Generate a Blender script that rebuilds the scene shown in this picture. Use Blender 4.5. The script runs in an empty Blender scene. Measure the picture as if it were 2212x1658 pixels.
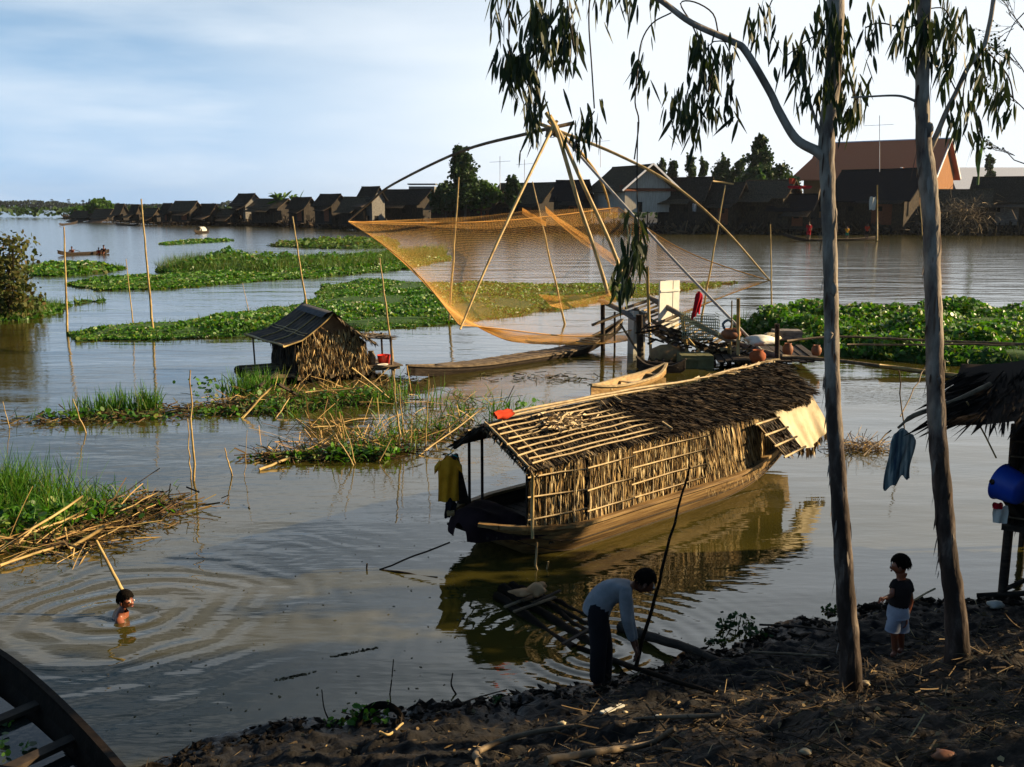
import bpy, math, random
import numpy as np
from mathutils import Vector, Matrix
rad = math.radians
S = bpy.context.scene
C = S.collection
# ------------------------------------------------------------------ camera
H = 4.7                                   # eye height above the water
LENS = 35.0
F = 2212 * LENS / 36
PITCH = math.atan(384 / F)
cam = bpy.data.cameras.new('camera'); camo = bpy.data.objects.new('camera', cam); C.objects.link(camo)
camo.location = (0, 0, H); camo.rotation_euler = (math.pi / 2 - PITCH, 0, 0)
cam.lens = LENS; cam.sensor_width = 36; cam.clip_start = 0.1; cam.clip_end = 9000
S.camera = camo
# ------------------------------------------------------------------ light
SUN_AZ = rad(84)                          # clockwise from the view direction
SUN_EL = rad(23)
sun_dir = Vector((math.sin(SUN_AZ) * math.cos(SUN_EL), math.cos(SUN_AZ) * math.cos(SUN_EL), math.sin(SUN_EL)))
sl = bpy.data.lights.new('sun', 'SUN'); sl.energy = 5.0; sl.angle = rad(0.6); sl.color = (1.0, 0.76, 0.45)
so = bpy.data.objects.new('sun', sl); C.objects.link(so)
so.rotation_euler = sun_dir.to_track_quat('Z', 'Y').to_euler()
W = bpy.data.worlds.new('World'); S.world = W; W.use_nodes = True
nt = W.node_tree; nt.nodes.clear()
def wn(t, **k):
    n = nt.nodes.new(t)
    for a, b in k.items(): setattr(n, a, b)
    return n
sky = wn('ShaderNodeTexSky', sky_type='NISHITA'); sky.sun_disc = False
sky.sun_elevation = SUN_EL; sky.sun_rotation = SUN_AZ
sky.air_density = 1.0; sky.dust_density = 0.4; sky.ozone_density = 3.0; sky.altitude = 0
tc = wn('ShaderNodeTexCoord')
mp = wn('ShaderNodeMapping'); mp.inputs['Scale'].default_value = (1.0, 0.7, 5.2); mp.inputs['Rotation'].default_value = (0.05, 0.12, 0.3)
nz = wn('ShaderNodeTexNoise'); nz.inputs['Scale'].default_value = 2.2; nz.inputs['Detail'].default_value = 5; nz.inputs['Roughness'].default_value = 0.5
rp = wn('ShaderNodeValToRGB'); rp.color_ramp.elements[0].position = 0.42; rp.color_ramp.elements[1].position = 0.66
rp.color_ramp.elements[0].color = (0, 0, 0, 1); rp.color_ramp.elements[1].color = (0.85, 0.85, 0.85, 1)
# a thin high cloud veil, thicker on the sunny side of the sky
vs = wn('ShaderNodeSeparateXYZ')
vr = wn('ShaderNodeMapRange', interpolation_type='SMOOTHSTEP'); vr.inputs['From Min'].default_value = -0.46; vr.inputs['From Max'].default_value = 0.16
vr.inputs['To Min'].default_value = 0.02; vr.inputs['To Max'].default_value = 0.93
mx = wn('ShaderNodeMath', operation='MAXIMUM'); ml = wn('ShaderNodeMath', operation='MULTIPLY'); ml.inputs[1].default_value = 0.72
mixc = wn('ShaderNodeMixRGB'); mixc.inputs['Color2'].default_value = (5.4, 5.75, 6.05, 1)
bg = wn('ShaderNodeBackground'); bg.inputs['Strength'].default_value = 0.088
ow = wn('ShaderNodeOutputWorld'); L_ = nt.links.new
L_(tc.outputs['Generated'], mp.inputs['Vector']); L_(mp.outputs['Vector'], nz.inputs['Vector']); L_(nz.outputs['Fac'], rp.inputs['Fac'])
L_(tc.outputs['Generated'], vs.inputs[0])
ax = wn('ShaderNodeMath', operation='MULTIPLY_ADD'); ax.inputs[1].default_value = 0.55; ax.inputs[2].default_value = 0.0
nz2 = wn('ShaderNodeMath', operation='MULTIPLY_ADD'); nz2.inputs[1].default_value = 0.5; nz2.inputs[2].default_value = -0.25
L_(nz.outputs['Fac'], nz2.inputs[0]); 
add = wn('ShaderNodeMath', operation='ADD'); L_(vs.outputs['X'], add.inputs[0]); L_(nz2.outputs[0], add.inputs[1])
L_(add.outputs[0], vr.inputs['Value'])
L_(rp.outputs['Color'], ml.inputs[0])
L_(vr.outputs['Result'], mx.inputs[0]); L_(ml.outputs[0], mx.inputs[1]); # the veil hangs low over the horizon ahead and thins out overhead and behind
ve = wn('ShaderNodeMapRange', interpolation_type='SMOOTHSTEP'); ve.inputs['From Min'].default_value = .36; ve.inputs['From Max'].default_value = .80; ve.inputs['To Min'].default_value = 1.0; ve.inputs['To Max'].default_value = .10
vy = wn('ShaderNodeMapRange', interpolation_type='SMOOTHSTEP'); vy.inputs['From Min'].default_value = 0.0; vy.inputs['From Max'].default_value = .6; vy.inputs['To Min'].default_value = .06
L_(vs.outputs['Z'], ve.inputs['Value']); L_(vs.outputs['Y'], vy.inputs['Value'])
q1 = wn('ShaderNodeMath', operation='MULTIPLY'); q2 = wn('ShaderNodeMath', operation='MULTIPLY'); L_(ve.outputs['Result'], q1.inputs[0]); L_(vy.outputs['Result'], q1.inputs[1])
L_(mx.outputs[0], q2.inputs[0]); L_(q1.outputs[0], q2.inputs[1]); L_(q2.outputs[0], mixc.inputs['Fac'])
tint = wn('ShaderNodeMixRGB', blend_type='MULTIPLY'); tint.inputs['Fac'].default_value = 1; tint.inputs['Color2'].default_value = (.24, .36, .38, 1)
L_(sky.outputs['Color'], tint.inputs['Color1']); 
hz_ = wn('ShaderNodeMapRange', interpolation_type='SMOOTHSTEP'); hz_.inputs['From Min'].default_value = -.02; hz_.inputs['From Max'].default_value = .42; hz_.inputs['To Min'].default_value = .92; hz_.inputs['To Max'].default_value = 0
hm_ = wn('ShaderNodeMixRGB'); hm_.inputs['Color2'].default_value = (2.1, 3.45, 5.3, 1); L_(vs.outputs['Z'], hz_.inputs['Value']); L_(hz_.outputs['Result'], hm_.inputs['Fac']); L_(tint.outputs['Color'], hm_.inputs['Color1']); L_(hm_.outputs['Color'], mixc.inputs['Color1']); L_(mixc.outputs['Color'], bg.inputs['Color']); L_(bg.outputs[0], ow.inputs['Surface'])
vw = S.view_settings; vw.view_transform = 'Standard'; vw.look = 'None'; vw.exposure = 1.1; vw.gamma = 1.0; vw.use_curve_mapping = False
S.render.engine = 'CYCLES'
S.cycles.max_bounces = 6; S.cycles.transparent_max_bounces = 16; S.cycles.caustics_reflective = False; S.cycles.caustics_refractive = False
try: S.cycles.use_denoising = True
except Exception: pass

# ------------------------------------------------------------------ helpers: surveying
cp, sp = math.cos(PITCH), math.sin(PITCH)
def ray(x, y):
    dx = (x - 1106) / F; dy = (829 - y) / F
    return dx, cp + sp * dy, -sp + cp * dy
def P(x, y, z=0.0):
    a, b, d = ray(x, y); t = (z - H) / d; return Vector((a * t, b * t, z))
def Q(x, y, Y):
    a, b, d = ray(x, y); t = Y / b; return Vector((a * t, Y, H + d * t))
rng = np.random.default_rng(7); random.seed(7)
U = lambda a, b, n=None: rng.uniform(a, b, n)

class MB:
    """collects geometry and links it as one mesh object"""
    def __init__(s): s.v = []; s.n = 0; s.f = []; s.m = []; s.sm = []
    def add(s, verts, faces, mat=0, smooth=False):
        verts = np.asarray(verts, float).reshape(-1, 3)
        if isinstance(faces, np.ndarray):
            s.f.append(faces.astype(np.int64) + s.n); k = len(faces)
        else:
            d = {}
            for f in faces: d.setdefault(len(f), []).append(f)
            k = 0
            for q in d.values():
                a = np.array(q, dtype=np.int64) + s.n; s.f.append(a); s.m.append(np.full(len(a), mat)); s.sm.append(np.full(len(a), smooth))
            s.v.append(verts); s.n += len(verts); return
        s.m.append(np.full(k, mat)); s.sm.append(np.full(k, smooth)); s.v.append(verts); s.n += len(verts)
    def box(s, c, size, rz=0, mat=0, M=None):
        x, y, z = [q / 2 for q in size]
        v = np.array([(i, j, k) for k in (-z, z) for i, j in ((-x, -y), (x, -y), (x, y), (-x, y))], float)
        if M is not None: v = v @ np.array(M).T
        cz, sz = math.cos(rz), math.sin(rz)
        v = v @ np.array([[cz, sz, 0], [-sz, cz, 0], [0, 0, 1]]) + np.array(c)
        s.add(v, [(0, 3, 2, 1), (4, 5, 6, 7), (0, 1, 5, 4), (1, 2, 6, 5), (2, 3, 7, 6), (3, 0, 4, 7)], mat); return s
    def bar(s, a, b, w, h, mat=0, up=(0, 0, 1)):
        a = Vector(a); b = Vector(b); d = (b - a); l = d.length; d.normalize(); u = Vector(up)
        r = d.cross(u)
        if r.length < 1e-4: r = d.cross(Vector((1, 0, 0)))
        r.normalize(); u = r.cross(d)
        v = []
        for p in (a, b):
            for i, j in ((-1, -1), (1, -1), (1, 1), (-1, 1)): v.append(p + r * (w / 2 * i) + u * (h / 2 * j))
        s.add([tuple(q) for q in v], [(0, 3, 2, 1), (4, 5, 6, 7), (0, 1, 5, 4), (1, 2, 6, 5), (2, 3, 7, 6), (3, 0, 4, 7)], mat); return s
    def tube(s, pts, r, n=8, mat=0, smooth=True, cap=True):
        pts = [Vector(p) for p in pts]; k = len(pts)
        if not hasattr(r, '__len__'): r = [r] * k
        v = []; up = Vector((0.13, 0.21, 0.97))
        for i, p in enumerate(pts):
            d = (pts[min(i + 1, k - 1)] - pts[max(i - 1, 0)]); d.normalize()
            a = d.cross(up)
            if a.length < 0.05: a = d.cross(Vector((1, 0, 0)))
            a.normalize(); b = d.cross(a)
            for j in range(n):
                t = 2 * math.pi * j / n; v.append(tuple(p + (a * math.cos(t) + b * math.sin(t)) * r[i]))
        f = [(i * n + j, i * n + (j + 1) % n, (i + 1) * n + (j + 1) % n, (i + 1) * n + j) for i in range(k - 1) for j in range(n)]
        if cap: f += [tuple(range(n)), tuple((k - 1) * n + j for j in range(n - 1, -1, -1))]
        s.add(v, f, mat, smooth); return s
    def lathe(s, prof, c=(0, 0, 0), n=20, mat=0, smooth=True, M=None):
        v = []
        for r, z in prof:
            for j in range(n):
                t = 2 * math.pi * j / n; v.append((r * math.cos(t), r * math.sin(t), z))
        v = np.array(v, float)
        if M is not None: v = v @ np.array(M).T
        v = v + np.array(c)
        k = len(prof)
        f = [(i * n + j, i * n + (j + 1) % n, (i + 1) * n + (j + 1) % n, (i + 1) * n + j) for i in range(k - 1) for j in range(n)]
        s.add(v, f, mat, smooth); return s
    def grid(s, fn, nu, nv, mat=0, smooth=True):
        v = [tuple(fn(i / nu, j / nv)) for j in range(nv + 1) for i in range(nu + 1)]
        f = [(j * (nu + 1) + i, j * (nu + 1) + i + 1, (j + 1) * (nu + 1) + i + 1, (j + 1) * (nu + 1) + i) for j in range(nv) for i in range(nu)]
        s.add(v, f, mat, smooth); return s
    def blob(s, c, r, mat=0, n=10, noise=0.15, M=None):
        v = []; k = n // 2 + 1; ph = U(0, 6, 3)
        for i in range(k + 1):
            a = math.pi * i / k
            for j in range(n):
                t = 2 * math.pi * j / n
                q = 1 + noise * (math.sin(3 * t + ph[0] + 2 * a) * math.sin(a) + .6 * math.sin(5 * t + ph[1] - 3 * a) * math.sin(a))
                v.append((r[0] * math.sin(a) * math.cos(t) * q, r[1] * math.sin(a) * math.sin(t) * q, r[2] * math.cos(a)))
        v = np.array(v)
        if M is not None: v = v @ np.array(M).T
        f = [(i * n + j, (i + 1) * n + j, (i + 1) * n + (j + 1) % n, i * n + (j + 1) % n) for i in range(k) for j in range(n)]
        s.add(v + np.array(c), f, mat, True); return s
    def blades(s, p0, D, L, Wd, bend=0.0, seg=3, prof='leaf', mat=0, side=None, bdir=(0, 0, -1), smooth=False):
        """many separate thin leaves / straws / strips at once"""
        p0 = np.asarray(p0, float); n = len(p0); D = np.asarray(D, float); D = D / (np.linalg.norm(D, axis=1, keepdims=True) + 1e-9)
        L = np.broadcast_to(L, (n,)).reshape(n, 1); Wd = np.broadcast_to(Wd, (n,)).reshape(n, 1); bend = np.broadcast_to(bend, (n,)).reshape(n, 1)
        if side is None:
            side = np.cross(D, rng.normal(size=(n, 3)))
        side = np.asarray(side, float); side = side / (np.linalg.norm(side, axis=1, keepdims=True) + 1e-9)
        bd = np.broadcast_to(np.array(bdir, float), (n, 3))
        rows = []
        for i in range(seg + 1):
            t = i / seg
            if prof == 'leaf': w = math.sin(math.pi * (0.04 + 0.94 * t) ** 0.8) * 0.5 + 0.02
            elif prof == 'grass': w = 0.5 * (1 - t) ** 0.7 + 0.02
            else: w = 0.5
            c = p0 + D * L * t + bd * L * bend * t * t
            rows += [c - side * Wd * w, c + side * Wd * w]
        V = np.stack(rows, 1).reshape(-1, 3); k = 2 * (seg + 1)
        b = (np.arange(n) * k)[:, None, None]
        f = np.array([(2 * i, 2 * i + 1, 2 * i + 3, 2 * i + 2) for i in range(seg)])[None] + b
        s.add(V, f.reshape(-1, 4), mat, smooth); return s
    def discs(s, c, N, r, k=6, mat=0, asp=1.0):
        c = np.asarray(c, float); n = len(c); N = np.asarray(N, float); N = N / np.linalg.norm(N, axis=1, keepdims=True)
        a = np.cross(N, rng.normal(size=(n, 3))); a /= np.linalg.norm(a, axis=1, keepdims=True) + 1e-9; b = np.cross(N, a)
        r = np.broadcast_to(r, (n,)).reshape(n, 1)
        V = np.stack([c + a * r * math.cos(2 * math.pi * j / k) + b * r * asp * math.sin(2 * math.pi * j / k) for j in range(k)], 1).reshape(-1, 3)
        f = np.arange(n * k).reshape(n, k); s.add(V, f, mat); return s
    def build(s, name, mats, parent=None, local=False):
        me = bpy.data.meshes.new(name); V = np.concatenate(s.v)
        if parent is not None:
            off = np.zeros(3) if local else np.array(parent.location)
        else:
            off = np.array([(V[:, 0].min() + V[:, 0].max()) / 2, (V[:, 1].min() + V[:, 1].max()) / 2, V[:, 2].min()])
        if parent is not None and parent.parent is not None and not local:
            off = off + np.array(parent.parent.location)
        V = V - off
        tot = sum(len(f) for f in s.f); sizes = np.concatenate([np.full(len(f), f.shape[1]) for f in s.f]); loops = np.concatenate([f.ravel() for f in s.f])
        me.vertices.add(len(V)); me.vertices.foreach_set('co', V.ravel().astype(np.float32))
        me.loops.add(len(loops)); me.loops.foreach_set('vertex_index', loops.astype(np.int32))
        me.polygons.add(tot); st = np.concatenate([[0], np.cumsum(sizes)[:-1]])
        me.polygons.foreach_set('loop_start', st.astype(np.int32)); me.polygons.foreach_set('loop_total', sizes.astype(np.int32))
        me.polygons.foreach_set('material_index', np.concatenate(s.m).astype(np.int32))
        me.polygons.foreach_set('use_smooth', np.concatenate(s.sm).astype(bool))
        me.update(calc_edges=True); me.validate()
        if not isinstance(mats, (list, tuple)): mats = [mats]
        for m in mats: me.materials.append(m)
        o = bpy.data.objects.new(name, me); C.objects.link(o)
        if parent is not None: o.parent = parent
        else: o.location = off
        return o
def tag(o, label=None, cat=None, group=None, kind=None):
    if label: o['label'] = label
    if cat: o['category'] = cat
    if group: o['group'] = group
    if kind: o['kind'] = kind
    return o
def thing(name, loc, label, cat, group=None, rz=0):
    o = bpy.data.objects.new(name, None); o.empty_display_size = 0.2; C.objects.link(o); o.location = loc; o.rotation_euler = (0, 0, rz)
    return tag(o, label, cat, group)
def crook(a, b, n, amp, z=0):
    a = Vector(a); b = Vector(b); o = []
    l = (b - a).length * amp
    for i in range(n + 1):
        t = i / n; k = math.sin(math.pi * t) if n > 1 else 0
        o.append(a.lerp(b, t) + Vector((random.uniform(-1, 1), random.uniform(-1, 1), random.uniform(-1, 1))) * l * (k ** .5 if k > 0 else 0))
    return o
def arc(pts, n=8):
    """smooth curve through points (Catmull-Rom)"""
    p = [Vector(q) for q in pts]; p = [p[0] * 2 - p[1]] + p + [p[-1] * 2 - p[-2]]; o = []
    for i in range(1, len(p) - 2):
        for k in range(n):
            t = k / n; a, b, c_, d = p[i - 1:i + 3]
            o.append(0.5 * ((2 * b) + (c_ - a) * t + (2 * a - 5 * b + 4 * c_ - d) * t * t + (3 * b - a - 3 * c_ + d) * t ** 3))
    o.append(p[-2]); return o

# ------------------------------------------------------------------ materials
def newmat(name):
    m = bpy.data.materials.new(name); m.use_nodes = True; n = m.node_tree; n.nodes.clear(); return m, n
def ramp(n, cols):
    r = n.nodes.new('ShaderNodeValToRGB'); e = r.color_ramp.elements
    while len(e) < len(cols): e.new(0.5)
    for i, c in enumerate(cols): e[i].position = i / max(1, len(cols) - 1); e[i].color = (*c, 1)
    return r
def surf(name, cols, scale=6.0, stretch=(1, 1, 1), rough=0.85, bump=0.3, detail=6, coord='Object', spec=0.3, lo=0.3, hi=0.7, bscale=None, metallic=0.0, trans=0):
    m, n = newmat(name); N = n.nodes.new; l = n.links.new
    t = N('ShaderNodeTexCoord'); mpn = N('ShaderNodeMapping'); mpn.inputs['Scale'].default_value = stretch
    z = N('ShaderNodeTexNoise'); z.inputs['Scale'].default_value = scale; z.inputs['Detail'].default_value = detail; z.inputs['Roughness'].default_value = 0.6
    mr = N('ShaderNodeMapRange'); mr.inputs['From Min'].default_value = lo; mr.inputs['From Max'].default_value = hi
    r = ramp(n, cols); b = N('ShaderNodeBsdfPrincipled'); o = N('ShaderNodeOutputMaterial')
    l(t.outputs[coord], mpn.inputs[0]); l(mpn.outputs[0], z.inputs['Vector']); l(z.outputs['Fac'], mr.inputs['Value']); l(mr.outputs[0], r.inputs[0]); l(r.outputs[0], b.inputs['Base Color'])
    b.inputs['Roughness'].default_value = rough; b.inputs['Specular IOR Level'].default_value = spec; b.inputs['Metallic'].default_value = metallic
    if bump:
        bz = N('ShaderNodeTexNoise'); bz.inputs['Scale'].default_value = bscale or scale * 3; bz.inputs['Detail'].default_value = 5
        l(mpn.outputs[0], bz.inputs['Vector'])
        bp = N('ShaderNodeBump'); bp.inputs['Strength'].default_value = bump; bp.inputs['Distance'].default_value = 0.02
        l(bz.outputs['Fac'], bp.inputs['Height']); l(bp.outputs[0], b.inputs['Normal'])
    l(b.outputs[0], o.inputs[0]); return m
def islands(name, cols, rough=0.7, trans=0.0, tcol=None, spec=0.25):
    """each separate leaf / straw gets a colour of its own"""
    m, n = newmat(name); N = n.nodes.new; l = n.links.new
    g = N('ShaderNodeNewGeometry'); r = ramp(n, cols); b = N('ShaderNodeBsdfPrincipled'); o = N('ShaderNodeOutputMaterial')
    l(g.outputs['Random Per Island'], r.inputs[0]); l(r.outputs[0], b.inputs['Base Color']); b.inputs['Roughness'].default_value = rough; b.inputs['Specular IOR Level'].default_value = spec
    if trans:
        t = N('ShaderNodeBsdfTranslucent'); hs = N('ShaderNodeMixRGB'); hs.blend_type = 'MULTIPLY'; hs.inputs[0].default_value = 1; hs.inputs[2].default_value = (*(tcol or (1.6, 1.5, 0.5)), 1)
        l(r.outputs[0], hs.inputs[1]); l(hs.outputs[0], t.inputs[0])
        x = N('ShaderNodeMixShader'); x.inputs[0].default_value = trans; l(b.outputs[0], x.inputs[1]); l(t.outputs[0], x.inputs[2]); l(x.outputs[0], o.inputs[0])
    else: l(b.outputs[0], o.inputs[0])
    return m
def cloth(name, col, col2=None, scale=4): return surf(name, [tuple(c * 0.7 for c in col), col, col2 or col], scale=scale, rough=0.9, bump=0.15, spec=0.1)
M = {}
M['bamboo'] = surf('bamboo', [(.22, .13, .045), (.42, .29, .11), (.52, .38, .16)], scale=5, stretch=(1, 1, .6), rough=.5, bump=.2)
M['bamboo_dark'] = surf('bamboo_weathered', [(.05, .035, .02), (.14, .10, .06), (.24, .18, .11)], scale=5, rough=.7)
M['bamboo_pale'] = surf('bamboo_pale', [(.26, .18, .09), (.52, .40, .22)], scale=7, rough=.55)
M['grey_pole'] = surf('grey_pole', [(.22, .21, .20), (.38, .37, .36)], scale=5, rough=.5)
M['wood_dark'] = surf('wood_dark', [(.010, .007, .005), (.035, .024, .016), (.065, .046, .03)], scale=6, stretch=(1, 1, 4), rough=.8)
M['wood_wet'] = surf('wood_wet', [(.006, .0045, .003), (.020, .013, .008)], scale=7, rough=.75, spec=.08)
M['wood_grey'] = surf('wood_grey', [(.07, .06, .05), (.17, .15, .13), (.26, .23, .2)], scale=6, stretch=(1, 1, 3), rough=.8)
M['wood_gold'] = surf('wood_gold', [(.16, .085, .03), (.38, .23, .09), (.48, .33, .15)], scale=4, stretch=(1, 1, 3), rough=.6, lo=.25, hi=.75)
M['mud_dark'] = surf('hull_mud', [(.03, .02, .012), (.07, .045, .025)], scale=5, rough=.7)
M['strip_gold'] = islands('leaf_strip_gold', [(.012, .008, .004), (.04, .022, .008), (.20, .11, .035), (.68, .48, .21), (.03, .018, .007), (.42, .27, .10), (.02, .012, .005), (.82, .65, .36), (.09, .05, .018)], rough=.8)  # dark strips carry the shade of gaps between leaves in their colour
M['strip_dark'] = islands('leaf_strip_dark', [(.010, .007, .005), (.03, .02, .013), (.06, .042, .028), (.02, .014, .009), (.17, .115, .065), (.03, .022, .016), (.015, .011, .008), (.08, .06, .042)], rough=.75)
M['strip_mid'] = islands('leaf_strip_mid', [(.02, .014, .01), (.06, .045, .03), (.13, .10, .065), (.30, .22, .12), (.05, .04, .03)], rough=.8)
M['strip_shaded'] = islands('leaf_strip_shaded', [(.006, .005, .004), (.015, .011, .009), (.03, .022, .017), (.01, .008, .006)], rough=.85, spec=.05)  # darker copy of the leaf strips, the hut's shade put into the colour
M['backing'] = surf('thatch_backing', [(.008, .006, .004), (.03, .02, .012)], scale=12, rough=.9)
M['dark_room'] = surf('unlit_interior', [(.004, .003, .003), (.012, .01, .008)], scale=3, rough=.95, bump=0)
M['euc'] = islands('eucalyptus_leaf', [(.010, .018, .006), (.020, .034, .010), (.035, .05, .014), (.015, .025, .008), (.07, .08, .02)], rough=.5, trans=.15, tcol=(1.6, 1.7, .6))
M['hya'] = islands('hyacinth_leaf', [(.022, .075, .006), (.045, .14, .010), (.075, .21, .014), (.03, .10, .008), (.10, .25, .018), (.05, .16, .010), (.015, .05, .005), (.08, .20, .014), (.04, .12, .009), (.11, .11, .028), (.26, .36, .07)], rough=.45, trans=.3, tcol=(1.6, 1.7, .4), spec=.5)
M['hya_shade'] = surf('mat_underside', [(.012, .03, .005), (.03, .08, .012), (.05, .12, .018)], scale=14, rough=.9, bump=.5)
M['weed'] = islands('weed_leaf', [(.03, .09, .012), (.06, .14, .02), (.10, .17, .03), (.04, .10, .015), (.15, .13, .045)], rough=.6, trans=.3)
M['grass'] = islands('grass_blade', [(.025, .09, .010), (.05, .16, .015), (.08, .21, .02), (.035, .11, .012), (.17, .20, .05)], rough=.5, trans=.35)
M['dry'] = islands('dry_reed', [(.10, .055, .02), (.26, .15, .05), (.38, .25, .09), (.48, .33, .13), (.16, .10, .04)], rough=.7)
M['debris'] = islands('rotting_debris', [(.02, .012, .006), (.06, .035, .015), (.10, .06, .025), (.05, .07, .015), (.16, .10, .04)], rough=.8)
M['drybush'] = islands('brown_bush_leaf', [(.03, .045, .012), (.06, .075, .018), (.10, .09, .025), (.05, .08, .02), (.12, .08, .03)], rough=.7, trans=.25)
M['treeleaf'] = islands('tree_leaf', [(.010, .028, .008), (.02, .05, .013), (.035, .075, .018), (.015, .035, .01)], rough=.6, trans=.2)
M['treeleaf2'] = islands('tree_leaf_bright', [(.025, .065, .012), (.05, .12, .02), (.08, .16, .03)], rough=.6, trans=.25)
M['darkplant'] = islands('bank_plant_leaf', [(.01, .03, .008), (.02, .055, .012), (.04, .10, .02)], rough=.5, trans=.2)
M['litter'] = islands('bank_litter', [(.008, .005, .003), (.02, .013, .007), (.04, .026, .014), (.08, .05, .025), (.014, .01, .006), (.03, .02, .012), (.27, .18, .08), (.025, .018, .011), (.03, .02, .012), (.55, .40, .2)], rough=.8)  # bank shade put into the dark tones, sunlit flecks into the pale ones
M['treeline'] = islands('treeline_leaf', [(.012, .025, .015), (.02, .038, .02), (.03, .05, .025)], rough=.8)
M['bark_far'] = surf('far_bark', [(.03, .025, .02), (.08, .07, .055)], scale=3)
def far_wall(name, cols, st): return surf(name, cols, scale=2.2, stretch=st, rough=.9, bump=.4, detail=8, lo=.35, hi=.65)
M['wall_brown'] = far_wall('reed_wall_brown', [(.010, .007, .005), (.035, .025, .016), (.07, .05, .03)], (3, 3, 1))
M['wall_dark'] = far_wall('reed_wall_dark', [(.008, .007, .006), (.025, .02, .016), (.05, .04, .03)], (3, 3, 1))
M['wall_grey'] = far_wall('plank_wall_grey', [(.10, .095, .085), (.17, .16, .145), (.24, .23, .21)], (1, 1, 5))
M['wall_pale'] = far_wall('plank_wall_pale', [(.26, .23, .19), (.38, .35, .3), (.46, .43, .38)], (9, 9, .4))
M['mud_lump'] = surf('mud_lump', [(.003, .0025, .002), (.010, .0075, .005), (.02, .014, .009)], scale=20, rough=.9, bump=.8, spec=.15)
M['strand'] = islands('root_strand', [(.02, .012, .006), (.06, .037, .017), (.12, .078, .036), (.03, .02, .01), (.24, .165, .08), (.05, .03, .015), (.36, .26, .13)], rough=.85)
M['wall_orange'] = far_wall('plank_wall_orange', [(.20, .085, .03), (.28, .125, .045), (.33, .15, .06)], (7, 7, .3))
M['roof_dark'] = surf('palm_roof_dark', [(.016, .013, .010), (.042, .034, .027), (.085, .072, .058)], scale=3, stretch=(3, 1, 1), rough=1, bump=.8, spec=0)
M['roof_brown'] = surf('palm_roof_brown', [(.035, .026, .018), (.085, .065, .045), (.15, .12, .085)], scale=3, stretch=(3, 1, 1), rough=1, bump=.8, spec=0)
M['roof_blue'] = surf('slate_roof', [(.012, .011, .012), (.028, .026, .029)], scale=5, stretch=(3, 1, 1), rough=1, bump=.6, spec=.05)
M['roof_red'] = surf('red_tile_roof', [(.46, .125, .055), (.60, .18, .08), (.66, .22, .10)], scale=9, stretch=(1, 1, 5), rough=.8, bump=.4)
M['roof_rust'] = surf('rust_tile', [(.12, .035, .015), (.22, .07, .03)], scale=5, rough=.8)
M['white_trim'] = surf('white_trim', [(.60, .62, .68), (.75, .76, .8)], scale=3, rough=.6, bump=0)
M['white'] = surf('white_paint', [(.62, .60, .52), (.78, .76, .68)], scale=4, rough=.6, bump=.1)
M['pale_sheet'] = surf('pale_sheet', [(.42, .41, .36), (.60, .58, .5)], scale=4, rough=.6, bump=.2)
M['concrete'] = surf('old_concrete', [(.14, .13, .12), (.22, .21, .19)], scale=1.5, rough=.9)
M['metal_dark'] = surf('tin_dark', [(.018, .016, .015), (.045, .038, .034), (.12, .08, .05), (.06, .055, .055)], scale=3, stretch=(1, 2.5, 1), rough=.75, bump=.6, spec=.15)
M['tarp'] = surf('cream_tarp', [(.28, .21, .12), (.50, .41, .26), (.58, .50, .35)], scale=2.5, rough=.8, bump=.6, bscale=6)
M['pot'] = surf('clay_pot', [(.20, .07, .03), (.32, .13, .06)], scale=4, rough=.6, bump=.1)
M['barrel'] = surf('rusty_barrel', [(.16, .08, .035), (.40, .26, .11)], scale=3, rough=.6, bump=.2)
M['red'] = surf('red_plastic', [(.55, .02, .012), (.62, .035, .02)], scale=3, rough=.35, bump=0, spec=.5)
M['redcloth'] = cloth('red_cloth', (.42, .012, .022))
M['redcloth2'] = cloth('orange_red_cloth', (.5, .05, .02))
M['yellowcloth'] = cloth('mustard_cloth', (.70, .32, .02), (.78, .40, .04))
M['blackcloth'] = cloth('black_cloth', (.015, .015, .018))
M['blueplastic'] = surf('blue_plastic', [(.008, .05, .42), (.02, .11, .62)], scale=3, rough=.35, bump=0, spec=.5)
M['rope'] = surf('rope', [(.14, .11, .07), (.3, .25, .17)], scale=20, rough=.9)
M['skin'] = surf('skin', [(.10, .038, .02), (.15, .06, .033)], scale=5, rough=.5, bump=.05)
M['skin_sunlit'] = surf('sunlit_skin', [(.17, .05, .022), (.24, .075, .035)], scale=5, rough=.42, bump=.05, spec=.5)  # redder, brighter copy of the skin with sunlight put into the colour
M['hair'] = surf('black_hair', [(.004, .003, .003), (.010, .008, .006)], scale=30, stretch=(1, 1, .2), rough=.9, bump=.5, spec=.05)
M['bluecloth'] = cloth('pale_blue_shirt', (.24, .25, .265), (.34, .35, .37))
M['darkcloth'] = cloth('dark_trousers', (.016, .015, .018))
M['greycloth'] = cloth('dark_vest', (.020, .016, .016))
M['shorts'] = cloth('whitish_shorts', (.30, .33, .40), (.44, .47, .54))
M['eye'] = surf('eye', [(.5, .45, .4), (.6, .55, .5)], rough=.2, bump=0)
M['lip'] = surf('lip', [(.16, .05, .04), (.2, .06, .05)], rough=.5, bump=0)
M['antenna'] = surf('antenna_metal', [(.35, .35, .37), (.5, .5, .52)], rough=.4, bump=0)
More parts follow.
